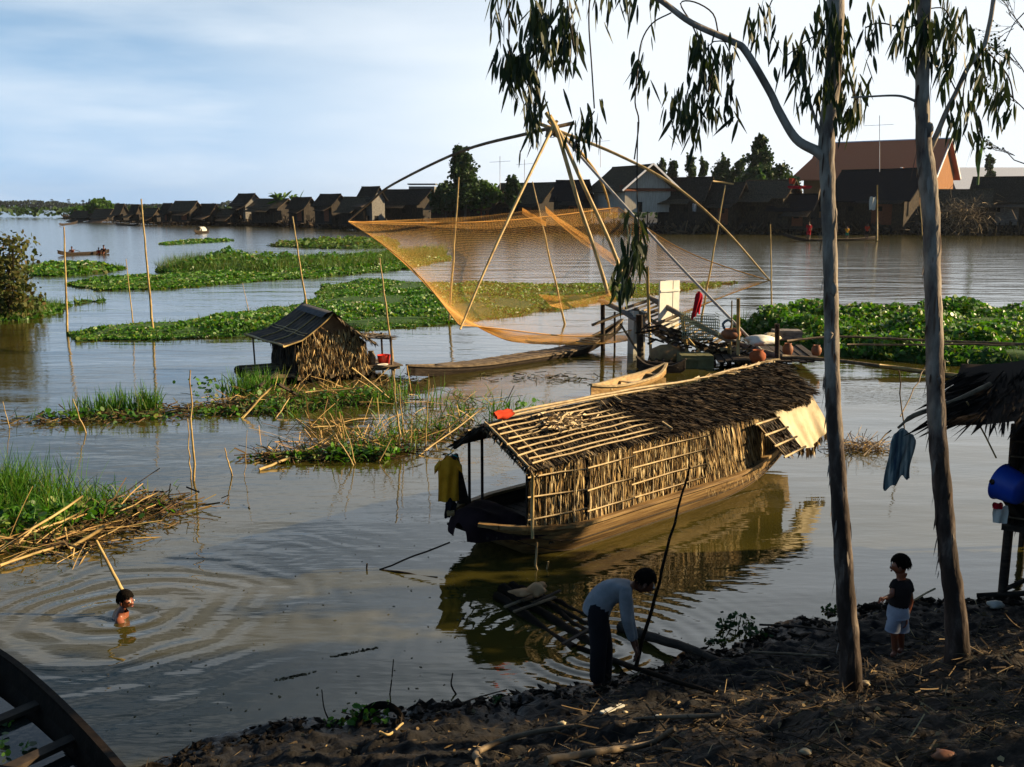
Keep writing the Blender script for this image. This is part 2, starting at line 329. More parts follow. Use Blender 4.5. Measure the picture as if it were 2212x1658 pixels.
# bark: smooth grey-white skin with darker flaking patches, more dark patches and some painted shadow towards the foot
def barkmat():
    m, n = newmat('eucalyptus_bark'); N = n.nodes.new; l = n.links.new
    t = N('ShaderNodeTexCoord'); mpn = N('ShaderNodeMapping'); mpn.inputs['Scale'].default_value = (1, 1, .35); l(t.outputs['Object'], mpn.inputs[0])
    z = N('ShaderNodeTexNoise'); z.inputs['Scale'].default_value = 6; z.inputs['Detail'].default_value = 6; z.inputs['Roughness'].default_value = .62; l(mpn.outputs[0], z.inputs['Vector'])
    sx = N('ShaderNodeSeparateXYZ'); l(t.outputs['Object'], sx.inputs[0])
    hm = N('ShaderNodeMapRange'); hm.inputs['From Min'].default_value = 0.2; hm.inputs['From Max'].default_value = 3.4; hm.inputs['To Min'].default_value = .24; hm.inputs['To Max'].default_value = -.06
    l(sx.outputs['Z'], hm.inputs['Value']); ad = N('ShaderNodeMath'); ad.operation = 'ADD'; l(z.outputs['Fac'], ad.inputs[0]); l(hm.outputs[0], ad.inputs[1])
    r = N('ShaderNodeValToRGB'); e = r.color_ramp.elements; e[0].position = .36; e[0].color = (.36, .315, .26, 1); e[1].position = .74; e[1].color = (.035, .024, .018, 1)
    for p_, c_ in ((.50, (.20, .165, .13, 1)), (.56, (.15, .12, .10, 1)), (.64, (.07, .05, .04, 1))):
        q = e.new(p_); q.color = c_
    l(ad.outputs[0], r.inputs[0])
    b = N('ShaderNodeBsdfPrincipled'); o = N('ShaderNodeOutputMaterial'); l(r.outputs[0], b.inputs['Base Color']); b.inputs['Roughness'].default_value = .8; b.inputs['Specular IOR Level'].default_value = .2
    z2 = N('ShaderNodeTexNoise'); z2.inputs['Scale'].default_value = 16; z2.inputs['Detail'].default_value = 6; l(mpn.outputs[0], z2.inputs['Vector'])
    m2 = N('ShaderNodeMath'); m2.operation = 'ADD'; l(z2.outputs['Fac'], m2.inputs[0]); l(ad.outputs[0], m2.inputs[1])
    bp = N('ShaderNodeBump'); bp.inputs['Strength'].default_value = .7; bp.inputs['Distance'].default_value = .025; l(m2.outputs[0], bp.inputs['Height']); l(bp.outputs[0], b.inputs['Normal']); l(b.outputs[0], o.inputs[0])
    return m
M['bark'] = barkmat()

# ------------------------------------------------------------------ water
def watermat():
    m, n = newmat('river_water'); N = n.nodes.new; l = n.links.new
    g = N('ShaderNodeNewGeometry')
    def math_(op, a=None, b=None, c=None):
        q = N('ShaderNodeMath'); q.operation = op
        for i, v in enumerate((a, b, c)):
            if v is None: continue
            if isinstance(v, (int, float)): q.inputs[i].default_value = v
            else: l(v, q.inputs[i])
        return q.outputs[0]
    def noise(scale, st=(1, 1, 1), det=3, rot=0):
        mpn = N('ShaderNodeMapping'); mpn.inputs['Scale'].default_value = st; mpn.inputs['Rotation'].default_value = (0, 0, rot); l(g.outputs['Position'], mpn.inputs[0])
        z = N('ShaderNodeTexNoise'); z.inputs['Scale'].default_value = scale; z.inputs['Detail'].default_value = det; l(mpn.outputs[0], z.inputs['Vector']); return z.outputs['Fac']
    def rings(c, wave, amp, reach, off):
        d = N('ShaderNodeVectorMath'); d.operation = 'DISTANCE'; l(g.outputs['Position'], d.inputs[0]); d.inputs[1].default_value = (c[0], c[1], 0)
        dw = math_('ADD', d.outputs['Value'], math_('MULTIPLY', noise(0.7, det=1), off))
        s = math_('SINE', math_('MULTIPLY', dw, 2 * math.pi / wave))
        fall = math_('POWER', 2.718, math_('MULTIPLY', d.outputs['Value'], -1 / reach))
        brk = N('ShaderNodeMapRange'); brk.inputs['From Min'].default_value = .25; brk.inputs['From Max'].default_value = .5; l(noise(.55, (1, 1.6, 1), 2), brk.inputs['Value'])
        return math_('MULTIPLY', math_('MULTIPLY', math_('MULTIPLY', s, fall), brk.outputs[0]), amp)
    sw = P(265, 1332)
    h = math_('ADD', rings(sw, .40, .011, 1.35, .9), rings(P(600, 1200), .24, .0007, 1.5, 1.2))
    h = math_('ADD', h, rings(P(1300, 1400), .22, .010, .8, .2))
    rag = math_('MULTIPLY', noise(1.4, (.55, 1.6, 1), 3, .25), .009)
    fine = math_('MULTIPLY', noise(5.5, (.45, 1.5, 1), 2, .1), .0032)
    swell = math_('MULTIPLY', noise(.25, (.6, 1.6, 1), 3, .15), .06)
    h = math_('ADD', h, math_('ADD', rag, math_('ADD', fine, swell)))
    dd = N('ShaderNodeVectorMath'); dd.operation = 'LENGTH'; l(g.outputs['Position'], dd.inputs[0]); h = math_('MULTIPLY', h, math_('ADD', .8, math_('MINIMUM', math_('MULTIPLY', dd.outputs['Value'], .012), 1.0)))
    bp = N('ShaderNodeBump'); bp.inputs['Strength'].default_value = 1.0; bp.inputs['Distance'].default_value = 1.0; l(h, bp.inputs['Height'])
    r = ramp(n, [(.036, .033, .007), (.050, .043, .009), (.064, .052, .011)])
    mr = N('ShaderNodeMapRange'); mr.inputs['From Min'].default_value = .3; mr.inputs['From Max'].default_value = .7; l(noise(.35, (1, 2, 1), 4, .5), mr.inputs['Value']); l(mr.outputs[0], r.inputs[0])
    b = N('ShaderNodeBsdfPrincipled'); o = N('ShaderNodeOutputMaterial'); l(r.outputs[0], b.inputs['Base Color']); rr = N('ShaderNodeMapRange'); rr.inputs['From Min'].default_value = 12; rr.inputs['From Max'].default_value = 90; rr.inputs['To Min'].default_value = .03; rr.inputs['To Max'].default_value = .13; l(dd.outputs['Value'], rr.inputs['Value']); l(rr.outputs[0], b.inputs['Roughness'])
    b.inputs['IOR'].default_value = 1.72; b.inputs['Specular IOR Level'].default_value = .5
    l(bp.outputs[0], b.inputs['Normal']); l(b.outputs[0], o.inputs[0]); return m
M['water'] = watermat()
w = MB(); X = [-3000, -300, -40, -8, 8, 40, 300, 3000]; Yv = [-60, 4, 20, 60, 200, 800, 5000]
w.add([(x, y, 0) for y in Yv for x in X], [(j * 8 + i, j * 8 + i + 1, (j + 1) * 8 + i + 1, (j + 1) * 8 + i) for j in range(len(Yv) - 1) for i in range(7)])
tag(w.build('water', M['water']), kind='structure')
# river bed, so the water has something under it
w = MB(); w.add([(-3000, -60, -1.5), (3000, -60, -1.5), (3000, 5000, -1.5), (-3000, 5000, -1.5)], [(0, 1, 2, 3)]); tag(w.build('river_bed', M['mud_dark']), kind='structure')

# ------------------------------------------------------------------ value noise for terrain
_T = rng.uniform(-1, 1, (256, 256))
def vn(x, y):
    x = np.asarray(x, float); y = np.asarray(y, float); xi = np.floor(x).astype(int); yi = np.floor(y).astype(int); fx = x - xi; fy = y - yi
    fx = fx * fx * (3 - 2 * fx); fy = fy * fy * (3 - 2 * fy); g_ = lambda a, b: _T[a & 255, b & 255]
    return (g_(xi, yi) * (1 - fx) + g_(xi + 1, yi) * fx) * (1 - fy) + (g_(xi, yi + 1) * (1 - fx) + g_(xi + 1, yi + 1) * fx) * fy
def fbm(x, y, o=4): return sum(vn(x * 2 ** i + 17 * i, y * 2 ** i + 5 * i) / 2 ** i for i in range(o))
def segdist(x, y, poly):
    d = np.full(np.shape(x), 1e9)
    for (ax_, ay), (bx, by) in zip(poly[:-1], poly[1:]):
        vx, vy = bx - ax_, by - ay; t = np.clip(((x - ax_) * vx + (y - ay) * vy) / (vx * vx + vy * vy), 0, 1)
        d = np.minimum(d, np.hypot(x - ax_ - t * vx, y - ay - t * vy))
    return d
SH = [P(*q)[:2] for q in [(300, 1662), (400, 1645), (560, 1592), (700, 1562), (850, 1545), (1000, 1530), (1150, 1492), (1280, 1478), (1370, 1455), (1450, 1440), (1560, 1400), (1640, 1375), (1780, 1340), (1900, 1310), (2050, 1302), (2212, 1292)]]
SH = [(-9, 4.2), (-4.6, 6.9)] + SH + [(9, 11.7), (14, 12.6), (30, 14)]
_sx = np.array([q[0] for q in SH]); _sy = np.array([q[1] for q in SH])
def bankh(x, y):
    x = np.asarray(x, float); y = np.asarray(y, float)
    sgn = np.where(y < np.interp(x, _sx, _sy), 1.0, -1.0); d = segdist(x, y, SH) * sgn
    d = d + 0.16 * fbm(x * 1.3, y * 1.3)
    up = 0.10 * np.clip(d, 0, .5) + .20 * np.clip(d - .3, 0, 3) + .30 * np.clip(d - 1.6, 0, 40)
    z = np.where(d > 0, up + .07 * (1 - np.exp(-d * 7)), d * .45)
    rough_ = fbm(x * 2.2 + 9, y * 2.2, 3) * .05 + np.abs(fbm(x * 7, y * 7, 4)) * .045 + fbm(x * 19, y * 19, 2) * .012
    return z + rough_ * np.clip(d * 3 + .6, 0, 1)
def gz(x, y): return float(bankh(np.array([x]), np.array([y]))[0])
def hit(px, py):
    """where the sight line through a point of the photograph meets the bank"""
    a, b, d = ray(px, py)
    t = 3.0
    while t < 30:
        if H + d * t <= max(gz(a * t, b * t), 0 if False else -9): break
        t += .02
    return Vector((a * t, b * t, H + d * t))
def bankmat():
    m, n = newmat('bank_soil'); N = n.nodes.new; l = n.links.new
    g = N('ShaderNodeNewGeometry'); z = N('ShaderNodeTexNoise'); z.inputs['Scale'].default_value = 2.5; z.inputs['Detail'].default_value = 9; z.inputs['Roughness'].default_value = .7; l(g.outputs['Position'], z.inputs['Vector'])
    sx = N('ShaderNodeSeparateXYZ'); l(g.outputs['Position'], sx.inputs[0])
    hm = N('ShaderNodeMapRange'); hm.inputs['From Min'].default_value = .05; hm.inputs['From Max'].default_value = .7; hm.inputs['To Min'].default_value = -.22; hm.inputs['To Max'].default_value = .12; l(sx.outputs['Z'], hm.inputs['Value'])
    a = N('ShaderNodeMath'); a.operation = 'ADD'; l(z.outputs['Fac'], a.inputs[0]); l(hm.outputs[0], a.inputs[1])
    r = N('ShaderNodeValToRGB'); e = r.color_ramp.elements; e[0].position = .30; e[0].color = (.004, .003, .0025, 1); e[1].position = .75; e[1].color = (.030, .019, .010, 1)
    q = e.new(.45); q.color = (.0055, .004, .003, 1); q = e.new(.58); q.color = (.012, .008, .005, 1)
    l(a.outputs[0], r.inputs[0]); b = N('ShaderNodeBsdfPrincipled'); o = N('ShaderNodeOutputMaterial'); l(r.outputs[0], b.inputs['Base Color']); wr = N('ShaderNodeMapRange'); wr.inputs['From Min'].default_value = .04; wr.inputs['From Max'].default_value = .22; wr.inputs['To Min'].default_value = .30; wr.inputs['To Max'].default_value = .9; l(sx.outputs['Z'], wr.inputs['Value']); l(wr.outputs[0], b.inputs['Roughness']); b.inputs['Specular IOR Level'].default_value = .35
    z2 = N('ShaderNodeTexNoise'); z2.inputs['Scale'].default_value = 14; z2.inputs['Detail'].default_value = 8; l(g.outputs['Position'], z2.inputs['Vector'])
    bp = N('ShaderNodeBump'); bp.inputs['Strength'].default_value = .9; bp.inputs['Distance'].default_value = .03; l(z2.outputs['Fac'], bp.inputs['Height']); l(bp.outputs[0], b.inputs['Normal']); l(b.outputs[0], o.inputs[0]); return m
M['soil'] = bankmat()
gx = np.concatenate([np.arange(-9, -4, .25), np.arange(-4, 7.5, .035), np.arange(7.5, 30, .4)]); gy = np.concatenate([np.arange(-6, 4.8, .25), np.arange(4.8, 12.2, .035), np.arange(12.2, 14.5, .25)])
XX, YY = np.meshgrid(gx, gy); ZZ = bankh(XX, YY)
b_ = MB(); nx, ny = len(gx), len(gy); idx = np.arange(nx * ny).reshape(ny, nx)
b_.add(np.stack([XX.ravel(), YY.ravel(), ZZ.ravel()], 1), np.stack([idx[:-1, :-1].ravel(), idx[:-1, 1:].ravel(), idx[1:, 1:].ravel(), idx[1:, :-1].ravel()], 1), smooth=True)
tag(b_.build('bank', M['soil']), kind='structure')

# far shore: land behind the village, and the low shore across the river at the left
FS = [tuple(P(*q)[:2]) for q in [(140, 473), (250, 478), (370, 486), (560, 488), (740, 494), (1000, 500), (1300, 504), (1600, 506), (1900, 508), (2212, 509)]]
FS = [(FS[0][0] - 25, FS[0][1] + 140)] + FS + [(140, 150), (400, 140)]
fb = MB(); k = len(FS)
def inward(i, d):
    a = Vector(FS[max(i - 1, 0)]); b = Vector(FS[min(i + 1, k - 1)]); t = (b - a).normalized(); n_ = Vector((-t.y, t.x)); return Vector(FS[i]) + n_ * d
vv = []
for i in range(k):
    for d, z in ((-1.5, -.5), (1.5, .15), (6, .7), (30, 1.2)):
        q = inward(i, d); vv.append((q.x, q.y, z))
    vv.append((FS[i][0] * 3 if i else -160, 1500, 1.5))
fb.add(vv, [(i * 5 + j, (i + 1) * 5 + j, (i + 1) * 5 + j + 1, i * 5 + j + 1) for i in range(k - 1) for j in range(4)])
tag(fb.build('far_bank', surf('far_soil', [(.012, .010, .008), (.035, .028, .02)], scale=.6)), kind='structure')
fb = MB(); fb.add([(-3000, 1150, .4), (-420, 1150, .4), (-150, 1400, .4), (3000, 1500, .4), (3000, 4800, 1.5), (-3000, 4800, 1.5)], [(0, 1, 2, 3, 4, 5)]); tag(fb.build('distant_shore', surf('distant_soil', [(.03, .045, .02), (.05, .06, .03)], scale=.05)), kind='structure')

# ------------------------------------------------------------------ scattering in outlines traced on the water
def inpoly(x, y, poly):
    c = np.zeros(len(x), bool); n = len(poly)
    for i in range(n):
        x1, y1 = poly[i]; x2, y2 = poly[(i + 1) % n]
        if y1 == y2: continue
        t = ((y1 > y) != (y2 > y)) & (x < (x2 - x1) * (y - y1) / (y2 - y1) + x1); c ^= t
    return c
def scatter(pix, n, edge=.5, wob=.25):
    poly = [tuple(P(*q)[:2]) for q in pix]; xs = [q[0] for q in poly]; ys = [q[1] for q in poly]; X_, Y_ = [], []
    got = 0
    while got < n:
        x = U(min(xs) - wob, max(xs) + wob, n * 3); y = U(min(ys) - wob, max(ys) + wob, n * 3)
        wx = x + fbm(x * .9, y * .9, 3) * wob * 1.6; wy = y + fbm(x * .9 + 40, y * .9, 3) * wob * 1.6
        kk = inpoly(wx, wy, poly); X_.append(x[kk]); Y_.append(y[kk]); got += kk.sum()
        if kk.sum() == 0: break
    x = np.concatenate(X_)[:n]; y = np.concatenate(Y_)[:n]
    d = segdist(x, y, poly + [poly[0]]); return x, y, np.clip(d / edge, 0.15, 1)
def hyacinth(name, pix, n, hmax, leaf, label, wob=.3, grassn=0, edge=1.2, mats=None, up=.75):
    x, y, e = scatter(pix, n, edge, wob); hh = (.12 + .88 * e) * hmax * (.75 + .5 * fbm(x * .5, y * .5, 3)).clip(.3, 1.5)
    z = hh * U(.45, 1.05, n); b = MB()
    N_ = rng.normal(size=(n, 3)) * .75 + np.array([.1, -.15, up]); b.discs(np.stack([x, y, z], 1), N_, leaf * U(.6, 1.25, n), 6, 0, .8)
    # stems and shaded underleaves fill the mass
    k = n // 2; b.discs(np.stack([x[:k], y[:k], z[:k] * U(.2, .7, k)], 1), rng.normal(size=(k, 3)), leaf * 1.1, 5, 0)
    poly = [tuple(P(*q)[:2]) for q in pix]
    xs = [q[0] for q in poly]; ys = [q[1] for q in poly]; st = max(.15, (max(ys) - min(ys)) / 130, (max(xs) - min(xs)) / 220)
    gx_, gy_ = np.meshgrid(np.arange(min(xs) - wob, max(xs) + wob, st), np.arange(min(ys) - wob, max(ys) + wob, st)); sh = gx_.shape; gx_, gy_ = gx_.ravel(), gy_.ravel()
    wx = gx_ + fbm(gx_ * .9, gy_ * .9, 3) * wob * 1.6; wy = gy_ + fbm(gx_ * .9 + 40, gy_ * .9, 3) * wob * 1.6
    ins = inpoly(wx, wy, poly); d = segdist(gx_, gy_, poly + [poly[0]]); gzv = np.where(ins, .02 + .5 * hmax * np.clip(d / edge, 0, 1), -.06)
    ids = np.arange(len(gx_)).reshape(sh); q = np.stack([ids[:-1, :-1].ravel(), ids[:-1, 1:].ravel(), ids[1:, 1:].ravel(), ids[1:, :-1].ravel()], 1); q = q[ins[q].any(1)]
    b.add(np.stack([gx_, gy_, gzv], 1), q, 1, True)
    if grassn:
        x, y, e = scatter(pix, grassn, edge, wob); D = np.stack([rng.normal(size=grassn) * .3, rng.normal(size=grassn) * .3, np.ones(grassn)], 1)
        b.blades(np.stack([x, y, 0 * x], 1), D, hmax * U(.8, 1.6, grassn), .02 + leaf * .12, .25, 2, 'grass', 2)
    return tag(b.build(name, mats or [M['hya'], M['hya_shade'], M['weed']]), label, 'water plants', kind='stuff')
hyacinth('hyacinth_mat', [(152, 722), (200, 712), (300, 703), (400, 700), (440, 688), (560, 676), (640, 662), (690, 650), (700, 622), (760, 612), (850, 612), (1000, 618), (1200, 618), (1400, 620), (1590, 612), (1500, 624), (1300, 652), (1180, 672), (1050, 690), (900, 706), (760, 714), (620, 722), (450, 730), (200, 738)], 62000, .34, .08, 'long bright green floating mat of water hyacinth behind the thatched hut and under the net', grassn=5000)
hyacinth('hyacinth_mat', [(143, 616), (205, 607), (330, 600), (420, 590), (560, 592), (700, 588), (800, 584), (850, 572), (960, 556), (965, 563), (860, 584), (740, 595), (640, 602), (500, 612), (367, 624), (233, 628)], 20000, .33, .13, 'narrow hyacinth band with yellowish leaves crossing the two tall bamboo poles', grassn=3000)
hyacinth('hyacinth_mat', [(335, 592), (370, 578), (440, 570), (520, 566), (600, 572), (730, 570), (850, 556), (960, 548), (965, 556), (850, 572), (700, 590), (560, 594), (420, 594)], 14000, 1.15, .14, 'humped dark green weed mound beyond the narrow hyacinth band', grassn=9000, edge=3)
hyacinth('hyacinth_mat', [(62, 578), (150, 572), (200, 573), (268, 582), (200, 592), (120, 597), (62, 598)], 3500, .5, .2, 'small dark weed mat just below the two distant rowers', grassn=1500)
hyacinth('weed_strip', [(345, 527), (420, 522), (500, 519), (505, 521), (430, 526), (350, 530)], 900, .35, .22, 'thin far weed streak below the little covered boat', grassn=500)
hyacinth('weed_strip', [(580, 532), (640, 525), (750, 520), (850, 520), (860, 535), (760, 538), (650, 536)], 2500, .55, .25, 'brownish weed strip at the far left of the village row', grassn=2500, mats=[M['weed'], M['hya_shade'], M['drybush']])
hyacinth('hyacinth_mat', [(1596, 716), (1640, 700), (1700, 688), (1900, 684), (2212, 690), (2350, 700), (2350, 815), (2212, 802), (2000, 786), (1850, 770), (1740, 745), (1660, 730)], 42000, .8, .09, 'thick rounded bank of water hyacinth with white blossoms on the right behind the tree trunks', grassn=1200, edge=.7, wob=.35)

# leaves and scum drifting on the near water
b = MB(); n = 300; px = U(150, 1500, n); py = U(1020, 1600, n); pts = np.array([tuple(P(a_, b_, .004)) for a_, b_ in zip(px, py)]); k = bankh(pts[:, 0], pts[:, 1]) < -.05; pts = pts[k]
b.discs(pts, np.array([0, 0, 1.0]) + rng.normal(size=(len(pts), 3)) * .03, U(.008, .022, len(pts)), 6, 0, .5)
for px_, py_, m_ in ((760, 1410, 60), (640, 1460, 40), (1010, 1335, 12)):
    q = P(px_, py_, .004); d_ = rng.normal(size=(m_, 2)) * np.array([.12, .02]); b.discs(np.stack([q.x + d_[:, 0] + d_[:, 1], q.y + d_[:, 1] + d_[:, 0] * .45, np.full(m_, .005)], 1), np.array([0, 0, 1.0]) + np.zeros((m_, 3)), U(.010, .03, m_), 6, 0, .5)
tag(b.build('drifting_leaves', islands('drifting_leaf', [(.02, .018, .008), (.05, .045, .015), (.03, .04, .012), (.10, .08, .03)])), 'dark leaves and scum drifting on the near water', 'leaves', kind='stuff')
# ------------------------------------------------------------------ the village on the far bank
GAB, SIDE = 'g', 's'
def stilt_house(x0, x1, yb, ye, yr, deg, wm, rm, label, group='stilt houses of the village', gab=None, name='stilt_house', ratio=.75, door=True, windows=1, trim=False, stilts=True, floor=None):
    g_ = (x1 - x0) * .11; x0 -= g_; x1 += g_; deg += random.uniform(-6, 6); rm = M['roof_brown'] if (rm is M['roof_dark'] and int(x0 + x1) % 3 == 0) else rm; base = P((x0 + x1) / 2, yb); Y = base.y; Wd = (x1 - x0) * Y / F / cp * 1.0; a = rad(deg); L = Wd / (abs(math.cos(a)) + ratio * abs(math.sin(a))); D = L * ratio
    Yc = Y + (L * abs(math.sin(a)) + D * abs(math.cos(a))) / 2; c = Q((x0 + x1) / 2, yb, Yc); t = thing(name, (c.x, Yc, 0), label, 'house', group, a)
    ze = Q(0, ye, Y + .2 * D).z; zr = Q(0, yr, Yc).z; zf = floor if floor is not None else min(1.0, ze * .25)
    if zr < ze + .5: zr = ze + .5
    l2, d2 = L / 2 * .92, D / 2 * .86
    b = MB(); prof = [(-d2, zf), (d2, zf), (d2, ze), (0, zr - .12), (-d2, ze)]
    v = [(x, y, z) for x in (-l2, l2) for y, z in prof]; b.add(v, [(4, 3, 2, 1, 0), (5, 6, 7, 8, 9)], 0)
    b.add(v, [(0, 5, 9, 4), (1, 2, 7, 6), (0, 1, 6, 5)], 0)
    # battens over the reed walling
    for xx in np.linspace(-l2, l2, 7): b.box((xx, -d2 - .02, (zf + ze) / 2), (.07, .05, ze - zf), mat=0)
    b.build('wall', [wm], t, True)
    r = MB(); ov = .08 * L; th = .16; e2 = D / 2 * 1.12; ez = ze - (zr - ze) * (e2 - d2) / d2 * .8
    nseg = 8
    for sgn in (-1, 1):
        def fn(u, v_, sgn=sgn):
            x = -L / 2 - ov + (L + 2 * ov) * u; yy = sgn * e2 * v_; s_ = (1 - v_); z = ez + (zr - ez) * s_ - .10 * math.sin(math.pi * v_) * (zr - ez) * .3
            return (x, yy, z + .06 * vn(x * 1.3 + 7, yy * 2 + sgn * 9) - .10 * math.sin(math.pi * u))
        r.grid(fn, nseg, 3, 0, False); r.grid(lambda u, v_: (lambda q: (q[0], q[1] * .98, q[2] - th))(fn(u, v_)), nseg, 3, 0, False)
        for u in (0, 1):
            q = [fn(u, j / 3) for j in range(4)]; r.add([tuple(p_) for p_ in q] + [(p_[0], p_[1], p_[2] - th) for p_ in q], [(j, j + 1, j + 5, j + 4) for j in range(3)], 0)
        q = [fn(i / nseg, 1) for i in range(nseg + 1)]; r.add([tuple(p_) for p_ in q] + [(p_[0], p_[1], p_[2] - th) for p_ in q], [(j, j + 1, j + nseg + 2, j + nseg + 1) for j in range(nseg)], 0)
    r.tube([(-L / 2 - ov, 0, zr + .02), (0, 0, zr - .02), (L / 2 + ov, 0, zr + .03)], .11, 6, 0)
    ro = r.build('roof', [rm], t, True)
    if trim:
        tr = MB()
        for sg in (-1, 1): tr.bar((L / 2 + ov + .06, sg * e2, ez + .02), (L / 2 + ov + .06, 0, zr + .12), .12, .3)
        tr.build('barge_board', [M['white_trim']], ro, True)
    if door:
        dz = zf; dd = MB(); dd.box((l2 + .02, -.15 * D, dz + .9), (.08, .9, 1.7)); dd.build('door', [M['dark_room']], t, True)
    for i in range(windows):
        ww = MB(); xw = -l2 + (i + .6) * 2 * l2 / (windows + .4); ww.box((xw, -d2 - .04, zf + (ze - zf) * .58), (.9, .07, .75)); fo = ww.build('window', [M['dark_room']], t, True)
    k_ = int(x0) % 3
    if name == 'stilt_house' and not trim:
        # low lean-to roofs and patched walls, different on each house
        lt = MB(); xa_, xb_ = ((-.5, .25), (-.1, .5), (-.5, .5))[k_]; zt = ze - .35 - .25 * k_; lt.add([(xa_ * L, -d2 - .05, zt), (xb_ * L, -d2 - .05, zt + .1), (xb_ * L + .2, -d2 - 2.1 - .5 * k_, zt - .9), (xa_ * L - .3, -d2 - 2.0, zt - .8), (xa_ * L, -d2 - .05, zt - .12), (xb_ * L, -d2 - .05, zt - .02), (xb_ * L + .2, -d2 - 2.1 - .5 * k_, zt - 1.02), (xa_ * L - .3, -d2 - 2.0, zt - .92)], [(0, 3, 2, 1), (4, 5, 6, 7), (3, 7, 6, 2), (0, 4, 7, 3), (1, 2, 6, 5)])
        lt.build('lean_to_roof', [M[('roof_brown', 'roof_dark', 'metal_dark')[k_]]], t, True)
        pw_ = MB(); pw_.box(((.18 - .3 * (k_ - 1)) * L, -d2 - .045, zf + (ze - zf) * .42), (L * .26, .05, (ze - zf) * .62)); pw_.build('wall_patch', [M[('wall_grey', 'wall_brown', 'roof_rust')[(k_ + 1) % 3]] if wm is not M['wall_grey'] else M['wall_dark']], t, True)
        if int(x0) % 2: sc_ = MB(); sc_.box((l2 + .6, -.1 * D, zf + .9), (1.1, D * .5, 1.7)); sc_.build('side_shed', [M['wall_dark']], t, True)
    if stilts:
        for sx_, sy in ((-1, -1), (-.33, -1), (.33, -1), (1, -1), (1, 0), (1, 1)):
            p_ = MB(); p_.tube([(l2 * sx_, d2 * sy, -1.0), (l2 * sx_ + random.uniform(-.1, .1), d2 * sy, zf + .1)], .11, 6); p_.build('stilt', [M['wood_dark']], t, True)
        p_ = MB(); p_.box((.1 * L, -d2 - .7, zf - .08), (L * .9, 1.5, .12)); p_.build('landing', [M['wood_dark']], t, True)
    return t
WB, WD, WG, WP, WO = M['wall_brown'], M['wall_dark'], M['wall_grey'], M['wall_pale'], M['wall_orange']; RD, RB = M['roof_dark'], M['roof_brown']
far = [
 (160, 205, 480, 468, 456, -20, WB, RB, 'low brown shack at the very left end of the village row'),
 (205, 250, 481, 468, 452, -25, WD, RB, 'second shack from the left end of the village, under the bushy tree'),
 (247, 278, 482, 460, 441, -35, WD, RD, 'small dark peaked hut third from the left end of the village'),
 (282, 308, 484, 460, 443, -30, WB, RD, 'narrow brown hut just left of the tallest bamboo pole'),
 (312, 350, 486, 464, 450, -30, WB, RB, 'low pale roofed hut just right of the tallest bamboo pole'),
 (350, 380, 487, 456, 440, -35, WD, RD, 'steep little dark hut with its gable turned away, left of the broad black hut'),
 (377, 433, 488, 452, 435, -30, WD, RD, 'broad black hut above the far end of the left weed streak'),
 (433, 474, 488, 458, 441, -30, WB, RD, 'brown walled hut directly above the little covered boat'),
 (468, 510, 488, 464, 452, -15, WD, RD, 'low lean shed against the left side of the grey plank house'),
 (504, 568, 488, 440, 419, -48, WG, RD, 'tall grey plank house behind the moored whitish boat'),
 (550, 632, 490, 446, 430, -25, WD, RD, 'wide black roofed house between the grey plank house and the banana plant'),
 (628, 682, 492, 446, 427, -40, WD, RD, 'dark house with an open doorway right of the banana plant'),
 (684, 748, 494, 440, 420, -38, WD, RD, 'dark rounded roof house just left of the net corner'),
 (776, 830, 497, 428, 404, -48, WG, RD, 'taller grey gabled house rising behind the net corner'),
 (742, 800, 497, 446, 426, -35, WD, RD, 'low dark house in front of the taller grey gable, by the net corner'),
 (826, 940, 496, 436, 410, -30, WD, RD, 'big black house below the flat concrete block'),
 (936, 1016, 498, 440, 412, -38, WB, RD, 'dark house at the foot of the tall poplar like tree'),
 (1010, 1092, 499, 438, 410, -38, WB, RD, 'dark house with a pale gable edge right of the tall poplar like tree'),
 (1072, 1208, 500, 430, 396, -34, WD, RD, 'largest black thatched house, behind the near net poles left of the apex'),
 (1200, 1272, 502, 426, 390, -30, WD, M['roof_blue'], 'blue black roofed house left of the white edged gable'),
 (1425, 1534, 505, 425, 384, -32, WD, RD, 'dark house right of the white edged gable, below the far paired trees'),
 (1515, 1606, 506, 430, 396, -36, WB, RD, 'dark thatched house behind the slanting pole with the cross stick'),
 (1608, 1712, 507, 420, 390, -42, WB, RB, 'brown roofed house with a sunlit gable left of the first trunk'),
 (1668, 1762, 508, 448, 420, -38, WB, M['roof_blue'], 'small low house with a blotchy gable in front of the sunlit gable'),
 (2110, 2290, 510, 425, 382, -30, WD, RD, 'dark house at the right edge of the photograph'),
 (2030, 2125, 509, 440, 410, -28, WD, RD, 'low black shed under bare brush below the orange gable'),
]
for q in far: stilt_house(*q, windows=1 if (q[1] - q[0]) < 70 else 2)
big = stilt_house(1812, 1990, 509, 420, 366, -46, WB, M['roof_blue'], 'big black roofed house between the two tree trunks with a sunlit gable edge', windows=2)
wh = stilt_house(1290, 1434, 505, 402, 359, -68, WP, M['roof_brown'], 'pale plank house with white edged gable and rust red roof skirt', trim=True, windows=1, floor=3.6)
m = MB(); _a = rad(-68); _l = (1434 - 1290) * 1.12 * P(1362, 505).y / F / (abs(math.cos(_a)) + .75 * abs(math.sin(_a)))
_z = Q(0, 402, P(1362, 505).y).z
m.add([(_l / 2 * .93, -_l * .43, _z + .15), (_l / 2 * .93, _l * .43, _z + .15), (_l / 2 * .93 + 1.1, _l * .46, _z - .7), (_l / 2 * .93 + 1.1, -_l * .46, _z - .7), (_l / 2 * .93, -_l * .43, _z + .05), (_l / 2 * .93, _l * .43, _z + .05), (_l / 2 * .93 + 1.1, _l * .46, _z - .85), (_l / 2 * .93 + 1.1, -_l * .46, _z - .85)], [(0, 1, 2, 3), (7, 6, 5, 4), (3, 2, 6, 7), (0, 3, 7, 4), (1, 5, 6, 2)])
